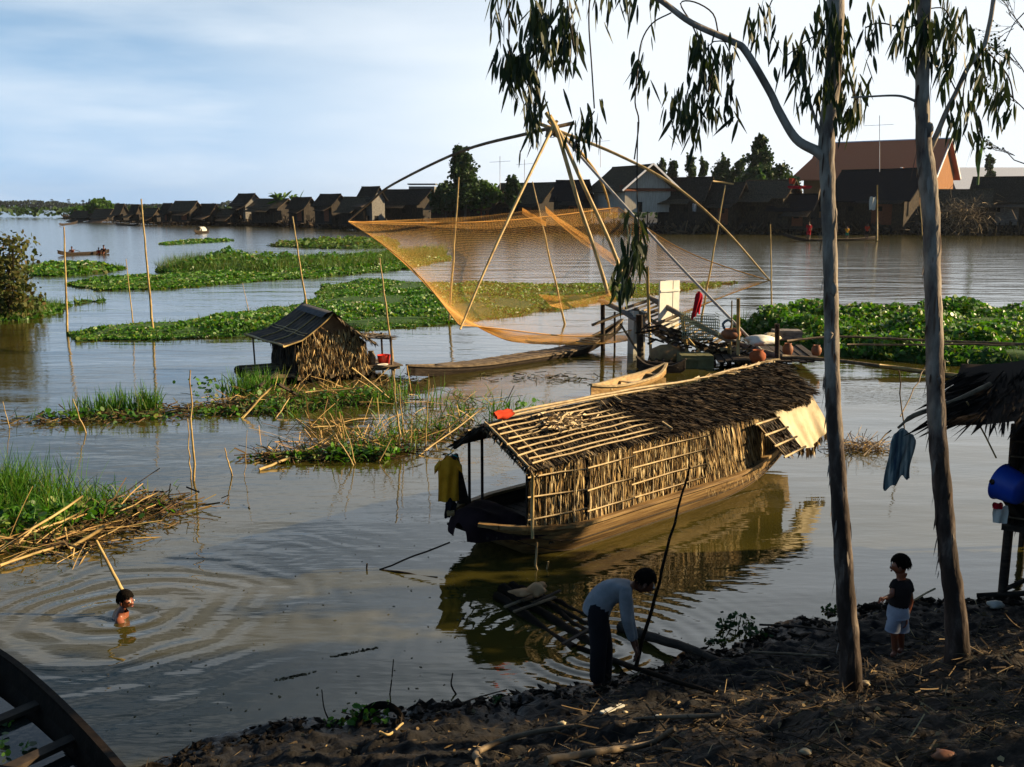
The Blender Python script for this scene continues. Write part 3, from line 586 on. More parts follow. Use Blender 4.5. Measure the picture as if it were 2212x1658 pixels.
m.build('porch_roof', [M['roof_rust']], wh, True)
# open veranda posts under the big house, seen through the trunks
# red tiled hall, set back on the land
def hall():
    Y = 205; c = Q(1908, 440, Y); t = thing('hall', (c.x, Y + 4, 1.2), 'long hall with red tiled roof and bright orange plank gable', 'hall', None, rad(-38))
    zr = Q(0, 303, Y).z - 1.2; ze = Q(0, 378, Y).z - 1.2; L = 26.0; D = 15.5
    b = MB(); l2, d2 = L / 2, D / 2 * .88; prof = [(-d2, 0), (d2, 0), (d2, ze), (0, zr - .3), (-d2, ze)]
    v = [(x, y, z) for x in (-l2, l2) for y, z in prof]; b.add(v, [(4, 3, 2, 1, 0), (5, 6, 7, 8, 9), (0, 5, 9, 4), (1, 2, 7, 6)]); b.build('wall', [WO], t, True)
    r = MB(); ov = .9; e2 = D / 2 * 1.1; ez = ze - .8
    for sg in (-1, 1):
        r.add([(-l2 - 2.5, sg * e2, ez), (l2 + ov, sg * e2, ez), (l2 + ov, 0, zr), (-l2 + 2.2, 0, zr), (-l2 - 2.5, sg * e2, ez - .25), (l2 + ov, sg * e2, ez - .25), (l2 + ov, 0, zr - .25), (-l2 + 2.2, 0, zr - .25)], [(0, 1, 2, 3), (7, 6, 5, 4), (0, 4, 5, 1), (1, 5, 6, 2)])
    r.add([(-l2 - 2.5, -e2, ez), (-l2 - 2.5, e2, ez), (-l2 + 2.2, 0, zr)], [(0, 1, 2)])
    ro = r.build('roof', [M['roof_red']], t, True)
    tr = MB()
    for sg in (-1, 1): tr.bar((l2 + ov + .05, sg * e2, ez), (l2 + ov + .05, 0, zr + .1), .16, .5)
    tr.bar((-l2 + 2.2, 0, zr + .1), (l2 + ov, 0, zr + .1), .3, .2); tr.build('barge_board', [M['white_trim']], ro, True)
    # small gabled porch on the river side
    pr = MB(); px_, pw, pz = l2 - 5.2, 2.6, ze + .9
    v = [(px_ - pw, -d2 - 3.2, 0), (px_ + pw, -d2 - 3.2, 0), (px_ + pw, -d2 - 3.2, ze - 1.2), (px_, -d2 - 3.2, pz), (px_ - pw, -d2 - 3.2, ze - 1.2)]
    v += [(a, y + 3.1, z) for a, y, z in v]; pr.add(v, [(0, 1, 2, 3, 4), (0, 4, 9, 5), (1, 6, 7, 2)])
    pr.build('porch', [WO], t, True)
    pq = MB()
    for sg in (-1, 1):
        pq.bar((px_ + sg * (pw + .5), -d2 - 3.5, ze - 1.6), (px_, -d2 - 3.5, pz + .15), .3, .3, 1)
        pq.add([(px_ + sg * (pw + .5), -d2 - 3.6, ze - 1.55), (px_, -d2 - 3.6, pz + .2), (px_, -d2 + 1.5, pz + .2), (px_ + sg * (pw + .5), -d2 + 1.5, ze - 1.55)], [(0, 1, 2, 3)], 0)
    pq.build('porch_roof', [M['roof_red'], M['white_trim']], t, True)
hall()
# flat concrete block, pale warehouse roof
c = Q(912, 421, 215); t = MB(); t.box((c.x, 216, c.z / 2 + .3), (5.4, 4.5, c.z + 3.4 - .6)); o = thing('block_house', (c.x, 216, 0), 'flat topped grey concrete block behind the black house', 'house')
t.build('wall', [M['concrete']], o); t = MB(); t.box((c.x, 216, c.z + 2.9 - .75 + .02), (5.9, 5.0, .25)); t.build('roof', [M['concrete']], o)
c = Q(2190, 372, 420); o = thing('warehouse', (c.x, 424, 0), 'long pale metal roofed shed far off at the right edge', 'shed')
t = MB(); t.box((c.x, 426, 6), (46, 16, 12)); t.build('wall', [WG], o)
t = MB(); t.add([(c.x - 25, 416, 11.2), (c.x + 25, 416, 11.2), (c.x + 25, 426, 20.5), (c.x - 25, 426, 20.5), (c.x + 25, 436, 11.2), (c.x - 25, 436, 11.2), (c.x - 25, 416, 10.9), (c.x + 25, 416, 10.9)], [(0, 1, 2, 3), (3, 2, 4, 5), (6, 7, 1, 0)]); t.build('roof', [M['white_trim']], o)

# ---- clothes and coloured bits among the houses
def rag(px, py, Y, w, h, mat, name, label, cat='cloth', wav=.15, n=8):
    c = Q(px, py, Y); b = MB()
    b.grid(lambda u, v: (c.x + (u - .5) * w * (1 + .1 * math.sin(5 * v)), c.y + wav * w * math.sin(u * 9 + v * 2), c.z + (.5 - v) * h + .04 * h * math.sin(u * 7)), n, n)
    b.grid(lambda u, v: (c.x + (u - .5) * w * (1 + .1 * math.sin(5 * v)), c.y + .02 + wav * w * math.sin(u * 9 + v * 2), c.z + (.5 - v) * h + .04 * h * math.sin(u * 7)), n, n)
    return tag(b.build(name, mat), label, cat)
rag(1885, 440, 150, .9, 1.9, M['pale_sheet'], 'hanging_cloth', 'pale washing hanging in the dark veranda between the trunks')
rag(1711, 392, 163, .9, .9, M['redcloth2'], 'hanging_cloth', 'small red cloth on the ridge of the brown roofed house')
rag(1728, 405, 166, 3.6, .5, M['redcloth'], 'awning', 'faded red awning edge left of the first trunk', 'awning')
rag(1500, 449, 158, .6, 1.2, M['bluecloth'], 'hanging_cloth', 'pale blue cloth by the dark house right of the white edged gable')
rag(1200, 430, 160, .6, .7, M['blackcloth'], 'hanging_cloth', 'black cloth below the largest black thatched house')
# reddish screens on stilts below the brown roofed house
# ---- antennas
def antenna(px, ytop, ybase, Y, span, label):
    a = Q(px, ybase, Y); b = Q(px, ytop, Y); t = thing('tv_antenna', tuple(a), label, 'antenna', 'television masts over the village')
    m = MB(); m.tube([a, b], .05, 5); m.build('mast', [M['antenna']], t)
    m = MB(); z = b.z - (b.z - a.z) * .18; m.bar((b.x - span / 2, Y, z), (b.x + span / 2, Y, z + .2), .05, .05)
    for i in range(5): xx = b.x - span / 2 + span * i / 4; m.bar((xx, Y - .5, z + .05 * i), (xx, Y + .5, z + .05 * i), .035, .035)
    m.build('crossbar', [M['antenna']], t)
antenna(1900, 250, 372, 165, 4.5, 'thin mast with long crossbar in front of the red roof')
antenna(1080, 338, 410, 175, 3.5, 'thin mast with crossbar right of the tall poplar like tree')
antenna(1133, 345, 408, 176, 2.8, 'thin mast just left of the leaning net pole')
antenna(1297, 295, 362, 170, 3.0, 'thin mast above the ridge of the white edged gable house')

# ------------------------------------------------------------------ far trees
def tree(px, yb, yt, wpx, Y, lobes, label, group='trees behind the village', mat='treeleaf', name='tree', n=2600, leaf=.35, trunk=.35, seedp=0, cat='tree'):
    base = Q(px, yb, Y); top = Q(px, yt, Y); hgt = top.z - .5; R_ = wpx * Y / F / 2
    t = thing(name, (base.x, Y, 0.5), label, cat, group)
    b = MB(); b.tube(crook((base.x, Y, .3), (base.x + .02 * hgt, Y, .5 + hgt * .8), 5, .02), [trunk, trunk * .8, trunk * .6, trunk * .45, trunk * .3, trunk * .12], 7)
    for i in range(4):
        z0 = .5 + hgt * (.25 + .13 * i); an = i * 2.4; b.tube([(base.x, Y, z0), (base.x + math.cos(an) * R_ * .6, Y + math.sin(an) * R_ * .6, z0 + hgt * .16)], [trunk * .3, trunk * .08], 5)
    b.build('trunk', [M['bark_far']], t)
    cr = MB(); tot = sum(l[3] * l[4] for l in lobes)
    for lx, lz, _, rx, rz in lobes:
        k = int(1.9 * n * rx * rz / tot); nc = max(5, k // 45); cc = rng.normal(size=(nc, 3)); cc /= np.linalg.norm(cc, axis=1, keepdims=True); cc *= U(.35, 1.0, (nc, 1))
        c = cc[rng.integers(0, nc, k)] + rng.normal(size=(k, 3)) * .17
        p_ = np.array([base.x + lx * R_, Y, .5 + lz * hgt]) + c * np.array([rx * R_, rx * R_, rz * hgt])
        cr.discs(p_, rng.normal(size=(k, 3)) + np.array([0, 0, .5]), leaf * 1.0 * U(.5, 1.2, k), 5)
    cr.build('crown', [M[mat]], t); return t
tree(1003, 470, 312, 74, 190, [(-.05, .80, 0, .6, .2), (0, .62, 0, .85, .2), (.15, .45, 0, .8, .16), (-.3, .35, 0, .8, .14), (.6, .33, 0, .7, .1)], 'tall poplar like tree standing over the dark houses left of the net apex', n=3000, leaf=.33)
tree(1045, 470, 380, 85, 192, [(-.3, .6, 0, .7, .3), (.4, .65, 0, .6, .22), (.0, .8, 0, .4, .15)], 'low spreading green tree at the foot of the tall poplar like tree', n=1600, mat='treeleaf2')
tree(1108, 470, 368, 34, 190, [(0, .82, 0, .7, .14), (0, .62, 0, 1, .2)], 'small pointed tree between the antennas and the largest black house', n=900)
tree(965, 470, 388, 60, 195, [(0, .6, 0, 1, .3), (-.3, .75, 0, .5, .15)], 'dark bush like tree rising left of the tall poplar like tree', n=900)
tree(1428, 460, 342, 22, 260, [(0, .78, 0, .9, .2), (0, .5, 0, .8, .2)], 'leftmost of the row of slender far trees, beside the net arm', n=600, mat='treeleaf', leaf=.4)
tree(1452, 460, 338, 26, 262, [(.1, .8, 0, .9, .19), (-.1, .5, 0, .8, .2)], 'second slender far tree, close to the leftmost one', n=700, leaf=.4)
tree(1491, 460, 330, 28, 258, [(-.1, .82, 0, .8, .17), (.1, .55, 0, .9, .22)], 'taller of the far paired trees below the drooping leaves', n=800, leaf=.4)
tree(1515, 460, 336, 24, 262, [(.1, .8, 0, .8, .18), (0, .55, 0, .8, .2)], 'right hand slender far tree below the drooping leaves', n=600, leaf=.4)
tree(1555, 460, 332, 40, 240, [(-.2, .72, 0, .8, .25), (.3, .8, 0, .6, .18), (0, .45, 0, 1, .2)], 'dark tree forming the left shoulder of the big dark clump', n=1000, leaf=.4)
tree(1588, 460, 324, 40, 240, [(.2, .82, 0, .6, .16), (-.1, .6, 0, 1, .2), (0, .4, 0, 1, .2)], 'dark tree between the left shoulder and the tall cone of the clump', n=1000, leaf=.4)
tree(1636, 470, 287, 60, 205, [(0, .86, 0, .55, .14), (.05, .68, 0, .85, .17), (-.05, .48, 0, 1.1, .2)], 'tall dark cone shaped tree in the middle of the big clump', n=2200, leaf=.36)
tree(1662, 470, 345, 130, 200, [(-.45, .65, 0, .55, .24), (.1, .72, 0, .6, .2), (.6, .62, 0, .42, .16), (0, .4, 0, .9, .2)], 'broad spreading dark tree around the foot of the cone shaped tree', n=3200, leaf=.36)
tree(1640, 470, 372, 34, 185, [(0, .6, 0, 1, .35)], 'brighter green bush in front of the broad dark tree', n=500, mat='treeleaf2')
tree(2130, 470, 325, 24, 300, [(0, .83, 0, .8, .15), (.1, .62, 0, .7, .15)], 'small far tree right of the orange gable', n=500, leaf=.4)
tree(218, 480, 430, 62, 300, [(0, .55, 0, 1, .35), (-.2, .8, 0, .4, .2)], 'bushy tree over the shacks at the left end of the village', n=900, mat='treeleaf2', leaf=.5)
tree(178, 480, 443, 60, 320, [(0, .5, 0, 1, .4)], 'low green thicket left of the first shack', n=700, mat='treeleaf2', leaf=.5)
def fronds(px, yb, yt, Y, n, spread, label, name='banana_plant', w=.5, cat='plant', lean=0.):
    b0 = Q(px, yb, Y); tp = Q(px, yt, Y); h = tp.z - b0.z; t = thing(name, tuple(b0), label, cat); m = MB(); m.tube([b0, (b0.x + lean * h, Y, b0.z + h * .6)], [.2, .12], 7); m.build('stem', [M['treeleaf2']], t)
    a = U(0, 6.28, n); D = np.stack([np.cos(a) * spread * U(.3, 1, n), np.sin(a) * spread, U(.2, 1.6, n)], 1); p_ = np.array([b0.x + lean * h, Y, b0.z + h * .15]) + np.stack([rng.normal(size=n) * .15 * h * spread, 0 * a, U(0, .35, n) * h], 1)
    m = MB(); m.blades(p_, D, h * U(.4, .9, n), w, U(.1, .6, n), 5, 'leaf'); m.build('leaf', [M['treeleaf2']], t); return t
fronds(605, 445, 408, 235, 30, .9, 'banana plant showing above the dark house roofs', w=.9)
fronds(635, 445, 414, 238, 22, .9, 'smaller banana plant right of the larger one', w=.7)
fronds(2112, 400, 305, 165, 7, .12, 'upright spear leaved plant beside the orange gable', name='spear_plant', w=.45)
# distant tree line far across the water
b = MB(); n = 9000; x = U(-900, -330, n); hh = 5 + 5 * np.abs(fbm(x * .02, x * 0 + 3, 4)); z = U(0, 1, n) ** .8 * hh
b.discs(np.stack([x, 1180 + U(-12, 12, n), z + .5], 1), rng.normal(size=(n, 3)), 1.6 * U(.5, 1.1, n), 5)
for i in range(60):
    xx = random.uniform(-720, -470); h = random.uniform(6, 12); a = U(0, 6.28, 12); b.tube([(xx, 1175, 0), (xx + .5, 1175, h)], .3, 4); b.blades(np.array([(xx + .5, 1175, h)] * 12), np.stack([np.cos(a), np.sin(a), U(-.2, 1.2, 12)], 1), U(2, 3.6, 12), .7, .9, 3, 'leaf')
tag(b.build('distant_treeline', M['treeline']), 'far away line of palms and woods across the river at the left', 'treeline', kind='stuff')
b = MB(); n = 6000; x = U(-330, 330, n); y = 260 + (x < -60) * 120 + U(0, 60, n); hh = 2.5 + 2.0 * np.abs(fbm(x * .05, y * .01, 4)); b.discs(np.stack([x, y, 1 + U(0, 1, n) * hh], 1), rng.normal(size=(n, 3)), .9 * U(.5, 1.2, n), 5)
tag(b.build('village_scrub', M['treeleaf']), 'low scrub on the land behind the village', 'scrub', kind='stuff')
# brush heap between houses at right
b = MB(); n = 900; c = Q(2080, 440, 152); a = rng.normal(size=(n, 3)); p_ = np.array([c.x, 152, 4.0]) + a * np.array([2.4, 1.0, 1.1]) - np.array([0, 0, .6]); b.blades(p_, rng.normal(size=(n, 3)), U(.6, 1.8, n), .06, .1, 2, 'strip')
tag(b.build('brush_heap', M['strip_mid']), 'bare tangled brush piled below the orange gable', 'brush', kind='stuff')

# sticks, planks, nets and rubbish at the feet of the stilt houses
b = MB(); n = 9000; i_ = rng.integers(0, len(FS) - 3, n); tt = rng.random(n); A_ = np.array(FS)[i_]; B_ = np.array(FS)[i_ + 1]; p_ = A_ + (B_ - A_) * tt[:, None]
k = i_ > 0; p_ = p_[k]; n = len(p_); b.blades(np.stack([p_[:, 0], p_[:, 1] + U(-1.5, 4, n), U(-.2, .5, n)], 1), np.stack([rng.normal(size=n), rng.normal(size=n) * .5, U(0, 2.0, n)], 1), U(.5, 2.3, n), U(.1, .45, n), 0, 1, 'strip')
tag(b.build('bank_rubbish', M['strip_dark']), 'dark jumble of sticks and planks along the foot of the village', 'rubbish', kind='stuff')
# ------------------------------------------------------------------ bamboo poles standing in the water
def pole(base, top, r, label, mat='bamboo', name='bamboo_pole', group='bamboo poles standing in the water', cat='pole', amp=.0025, sub=.8, nodes=True, ybase=None):
    b = P(*base); Yt = ybase if ybase else b.y; a = Q(top[0], top[1], Yt); d = (a - b).normalized(); st = b - d * sub
    pts = crook(st, a, 12, amp); k = len(pts) - 1; pp, rr = [], []
    for i in range(k):
        for f in (0, .82, .9, .97):
            t = (i + f) / k; pp.append(pts[i].lerp(pts[i + 1], f)); rr.append(.68 * r * (1 - .55 * t) * (1.22 if f == .9 and nodes else 1))
    pp.append(pts[-1]); rr.append(r * .3); m = MB(); m.tube(pp, rr, 7)
    return tag(m.build(name, M[mat]), label, cat, group)
pole((146, 722), (138, 490), .075, 'straight pale bamboo pole standing alone near the left edge')
pole((331, 722), (305, 430), .08, 'tallest bamboo pole, leaning left, crossing the weed band')
pole((288, 704), (272, 560), .045, 'short thin bamboo pole beside the tallest one')
pole((664, 676), (632, 468), .08, 'bamboo pole rising behind the roof of the floating hut')
pole((852, 800), (820, 558), .055, 'bamboo pole slanting down to the lean-to of the floating hut')
pole((970, 697), (991, 383), .085, 'tall bamboo pole seen through the middle left of the orange net')
pole((1220, 700), (1150, 393), .075, 'thin bamboo pole leaning left behind the middle of the net')
pole((1515, 690), (1567, 400), .075, 'slanting bamboo pole with a short stick across its top')
pole((1667, 690), (1664, 485), .06, 'plain upright bamboo pole at the right corner of the net', mat='bamboo')
pole((2002, 640), (1986, 416), .06, 'bamboo pole half hidden by the second tree trunk')
pole((537, 672), (524, 612), .03, 'very thin short stick in the weed band left of the hut')
m = MB(); a = Q(1540, 392, P(1515, 690).y); b = Q(1585, 398, P(1515, 690).y); m.tube([a, b], .035, 6); tag(m.build('cross_stick', M['bamboo']), 'short stick lashed across the top of the slanting pole', 'stick')
for pts, r, lab in [([(418, 1040), (411, 800)], .035, 'tallest of the stakes in the open water left of the reed heap'), ([(412, 1036), (405, 905)], .022, 'thin stake touching the tallest near stake'),
                    ([(185, 936), (157, 862)], .028, 'short stake leaning left by the floating debris line'), ([(501, 1028), (485, 968)], .03, 'short fat stake standing in the rippled water'),
                    ([(529, 1030), (534, 930)], .012, 'hair thin reed stem right of the short fat stake'), ([(866, 972), (850, 812)], .04, 'bamboo stake in the reed heap below the red basin'),
                    ([(874, 965), (862, 830)], .025, 'thinner stake next to the reed heap stake'), ([(918, 970), (926, 822)], .022, 'greenish reed stake between the reed heap and the houseboat'),
                    ([(20, 925), (6, 868)], .02, 'thin brown stake at the very left edge of the debris line'), ([(765, 1005), (700, 902)], .026, 'cut reed slanting left out of the near reed heap'),
                    ([(768, 1004), (738, 898)], .022, 'cut reed standing steeper beside the slanting one')]:
    pole(pts[0], pts[1], r, lab, group='stakes standing in the near water', cat='stake', name='stake', sub=.5, amp=.012)

# ------------------------------------------------------------------ the big lift net
nA, nB, nC, nD = Q(752, 480, 35), Q(992, 704, 29.5), Q(1662, 607, 33), Q(1335, 449, 40); apex = Q(1195, 272, 34)
nt_ = thing('lift_net', (apex.x, apex.y, 0), 'large orange lift net hanging from four curved bamboo arms', 'fishing net')
def netpt(u, v):      # u along A-B / D-C, v from A-D side to B-C side
    e = lambda a, b, t, s: a.lerp(b, t) - Vector((0, 0, s * math.sin(math.pi * t)))
    top = e(nA, nD, u, .25); bot = e(nB, nC, u, .75 + .3 * math.sin(math.pi * u)); lft = e(nA, nB, v, .10); rgt = e(nD, nC, v, .15)
    p = top.lerp(bot, v) + lft.lerp(rgt, u) - (nA.lerp(nD, u)).lerp(nB.lerp(nC, u), v)
    s = (math.sin(math.pi * u) * math.sin(math.pi * v)) ** .8
    # the sides draw inwards where nothing holds them
    cx_ = (nA + nB + nC + nD) / 4
    p = p + (Vector((cx_.x, cx_.y, p.z)) - p) * .10 * (math.sin(math.pi * u) * (1 - math.sin(math.pi * v)) + math.sin(math.pi * v) * (1 - math.sin(math.pi * u)))
    p.z -= 2.0 * s; p.z += .05 * math.sin(11 * u + 5 * v) * s
    p.z = max(p.z, .30 + .25 * abs(u - .5))
    return p
def threads(m, fn, nu, nv, r, seg, wu=lambda t: t, wv=lambda t: t):
    # real twine: thin three sided strings running both ways
    for (n, w, fx) in ((nu, wu, lambda s, t: fn(s, t)), (nv, wv, lambda s, t: fn(t, s))):
        for i in range(n + 1):
            s_ = w(i / n); p_ = np.array([tuple(fx(s_, k / seg)) for k in range(seg + 1)]); d = np.gradient(p_, axis=0); d /= np.linalg.norm(d, axis=1, keepdims=True) + 1e-9
            a = np.cross(d, np.array([.1, .2, .97])); a /= np.linalg.norm(a, axis=1, keepdims=True) + 1e-9; b = np.cross(d, a)
            V = np.stack([p_ + (a * math.cos(q) + b * math.sin(q)) * r for q in (0, 2.094, 4.189)], 1).reshape(-1, 3)
            k = np.arange(seg)[:, None]; f = np.concatenate([np.concatenate([3 * k + j, 3 * k + (j + 1) % 3, 3 * k + 3 + (j + 1) % 3, 3 * k + 3 + j], 1) for j in range(3)]); m.add(V, f, 0, True)
tw_, tn_ = newmat('orange_twine'); d_ = tn_.nodes.new('ShaderNodeBsdfDiffuse'); d_.inputs[0].default_value = (.96, .66, .25, 1); t_ = tn_.nodes.new('ShaderNodeBsdfTranslucent'); t_.inputs[0].default_value = (.96, .64, .2, 1); x_ = tn_.nodes.new('ShaderNodeMixShader'); x_.inputs[0].default_value = .45; o_ = tn_.nodes.new('ShaderNodeOutputMaterial')
tn_.links.new(d_.outputs[0], x_.inputs[1]); tn_.links.new(t_.outputs[0], x_.inputs[2]); tn_.links.new(x_.outputs[0], o_.inputs[0]); M['twine'] = tw_
_c = {}
def netc(u, v):
    k = (round(u, 5), round(v, 5))
    return netpt(*k)
m = MB(); threads(m, netc, 250, 200, .0019, 36, wu=lambda t: t ** 1.45, wv=lambda t: t if False else 1 - (1 - t) ** 1.2); o = m.build('net_mesh', [M['twine']], nt_)
def fold(pts_top, pts_bot, den, label=None):
    """a slack double fold of the netting"""
    m = MB(); k = len(pts_top) - 1
    def fn(u, v):
        f = u * k; i = min(int(f), k - 1); a = pts_top[i].lerp(pts_top[i + 1], f - i); b = pts_bot[i].lerp(pts_bot[i + 1], f - i); return a.lerp(b, v) + Vector((0, .25 * math.sin(v * 3.1), 0))
    threads(m, fn, 110, 24, .0023, 16); o = m.build('net_fold', [M['twine']], nt_)
T = lambda x, y, Y: Q(x, y, Y)
fold([T(760, 480, 35), T(900, 474, 36), T(1040, 468, 37), T(1145, 455, 38), T(1240, 452, 39), T(1335, 449, 40)], [T(760, 482, 35), T(900, 488, 35.6), T(1040, 496, 36.4), T(1180, 487, 37.4), T(1250, 490, 38.4), T(1335, 470, 39.6)], .36)
fold([T(1178, 446, 36), T(1205, 470, 36), T(1260, 505, 35), T(1340, 560, 34)], [T(1180, 460, 36), T(1205, 482, 36), T(1250, 520, 35), T(1335, 580, 34)], .42)
fold([T(1162, 636, 31), T(1210, 640, 31), T(1270, 636, 31.5), T(1330, 625, 32)], [T(1190, 662, 31), T(1215, 668, 31), T(1275, 662, 31.5), T(1332, 655, 32)], .5)
fold([T(1128, 449, 38), T(1150, 462, 38), T(1180, 480, 38)], [T(1128, 462, 38), T(1150, 475, 38), T(1180, 490, 38)], .3)
m = MB()
for ln in ([netpt(i / 30, 0) for i in range(31)], [netpt(i / 30, 1) for i in range(31)], [netpt(0, i / 30) for i in range(31)], [netpt(1, i / 30) for i in range(31)]): m.tube([p_ + Vector((0, 0, .01)) for p_ in ln], .018, 5)
m.build('net_rope', [surf('net_rope', [(.5, .24, .05), (.65, .34, .09)], scale=8)], nt_)
for pts, r0, r1 in [([(1240, 266, 34.3), (1140, 289, 34), (1000, 326, 34.3), (850, 398, 34.7), (800, 437, 34.9), (752, 478, 35)], .085, .035),
                    ([(1203, 262, 33.8), (1186, 292, 33.5), (1100, 470, 31.5), (1045, 590, 30.4), (994, 712, 29.4)], .075, .04),
                    ([(1140, 258, 34.2), (1215, 287, 34), (1330, 333, 33.8), (1452, 398, 33.5), (1560, 490, 33.2), (1664, 608, 33)], .085, .035),
                    ([(1185, 262, 34), (1225, 300, 35), (1262, 338, 36.5), (1295, 385, 38), (1312, 430, 39.5), (1318, 462, 40)], .075, .05)]:
    m = MB(); pp = arc([Q(*q) for q in pts], 6); k = len(pp); m.tube(pp, [.78 * (r0 + (r1 - r0) * i / (k - 1)) for i in range(k)], 8); m.build('arm', [M['bamboo'] if pts[0][0] != 1240 else M['bamboo_dark']], nt_)
m = MB(); ctr = Q(1193, 284, 34)
for i in range(26):
    a = random.uniform(0, 6.28); r = random.uniform(.12, .24); m.tube([ctr + Vector((math.cos(a + k * .8) * r, math.sin(a + k * .8) * r * .7, random.uniform(-.2, .2))) for k in range(5)], .018, 5)
m.build('lashing', [M['rope']], nt_)
# hoisting poles
for pts, r0, mt in [([(1180, 244, 33.8), (1205, 290, 33.6), (1250, 440, 33.2), (1285, 540, 33), (1315, 640, 32.6)], .085, 'bamboo'), ([(1188, 250, 33.8), (1215, 300, 33.6), (1260, 400, 33.2), (1320, 530, 32.8), (1362, 645, 32.4)], .08, 'bamboo'), ([(1195, 270, 34), (1300, 390, 33), (1456, 562, 31.6), (1600, 712, 30), (1672, 786, 29.2)], .055, 'grey_pole')]:
    m = MB(); m.tube(arc([Q(*q) for q in pts], 6), r0 * .8, 8); m.build('hoist_pole', [M[mt]], nt_)

# ------------------------------------------------------------------ plank boats
def boat_mesh(L, B, Hh, rise0, rise1, ns=22, open_=True, thick=.03, flat=.55, taper0=.05, taper1=.05, deep=.12, pw=1.6):
    """open plank hull: returns outer+inner shell MB and gunwale function"""
    def sec(s):
        w = (1 - abs(2 * s - 1) ** pw * (1 - (taper0 if s < .5 else taper1))); w = max(w, .02)
        z0 = rise0 * max(0, 1 - s / .35) ** 2 + rise1 * max(0, (s - .65) / .35) ** 2
        return B / 2 * w, z0
    def outer(s, q, inset=0):     # q -1..1 across
        hw, z0 = sec(s); x = (s - .5) * L; a = abs(q); sg = 1 if q >= 0 else -1
        if a < .5: y = sg * hw * flat * (a / .5); z = -deep
        else:
            t = (a - .5) / .5; y = sg * (hw * flat + (hw - hw * flat) * math.sin(t * math.pi / 2)); z = -deep + (Hh + deep) * t
        y *= (1 - inset / max(hw, .05)) if hw > .08 else 1
        return (x, y, z + z0 + (inset if a < .5 else 0))
    m = MB(); qs = [-1, -.8, -.6, -.5, 0, .5, .6, .8, 1]; k = len(qs)
    for ins, mt in ((0, 0), (thick, 1)):
        v = [outer(i / ns, q, ins) for i in range(ns + 1) for q in qs]
        m.add(v, [(i * k + j, i * k + j + 1, (i + 1) * k + j + 1, (i + 1) * k + j) for i in range(ns) for j in range(k - 1)], mt, False)
    for i_ in (0, ns):
        v = [outer(i_ / ns, q) for q in qs]; m.add(v, [tuple(range(k))], 0)
    gun = MB()
    for q in (-1, 1):
        pts = [Vector(outer(i / ns, q)) for i in range(ns + 1)]
        for i in range(ns): gun.bar(pts[i], pts[i + 1] , thick * 2.4, thick * 1.5)
    return m, gun, outer
def boat(name, a, b, B, Hh, r0, r1, label, outm, inm, gunm, cat='boat', thwarts=4, group=None, **k):
    a = Vector(a); b = Vector(b); c = (a + b) / 2; c.z = 0; d = b - a; L = math.hypot(d.x, d.y); t = thing(name, c, label, cat, group, math.atan2(d.y, d.x))
    m, g, f = boat_mesh(L, B, Hh, r0, r1, **k); m.build('hull', [outm, inm], t, True); g.build('gunwale', [gunm], t, True)
    for i in range(thwarts):
        s = .18 + .64 * i / max(1, thwarts - 1); y = f(s, .85); m = MB(); m.box((y[0], 0, y[2] + .01), (.14 if Hh < .5 else .18, abs(y[1]) * 2 * .97, .03)); m.build('thwart', [gunm], t, True)
    return t, f
lc_, lf_ = boat('long_canoe', P(880, 822), P(1330, 752) + Vector((.25, .4, 0)), .85, .17, .25, .75, 'long slender sampan moored between the floating hut and the fishing stage', M['wood_dark'], M['wood_dark'], M['bamboo_dark'], thwarts=6, ns=40, pw=2.6, taper0=.06)
boat('small_rowboat', P(1276, 858), P(1430, 816) + Vector((.15, .3, 0)), .72, .17, .14, .18, 'small yellow wooden rowboat beyond the houseboat ridge', M['wood_gold'], M['wood_gold'], M['bamboo_pale'], thwarts=3, pw=2.2)
m = MB()
for i in range(34):
    s = .14 + .70 * i / 33; q = lf_(s, 1); m.box((q[0], 0, q[2] + .022 + .008 * (i % 3)), (.26, abs(q[1]) * 1.86, .02), rz=random.uniform(-.03, .03))
m.build('deck_board', [M['bamboo_dark']], lc_, True)
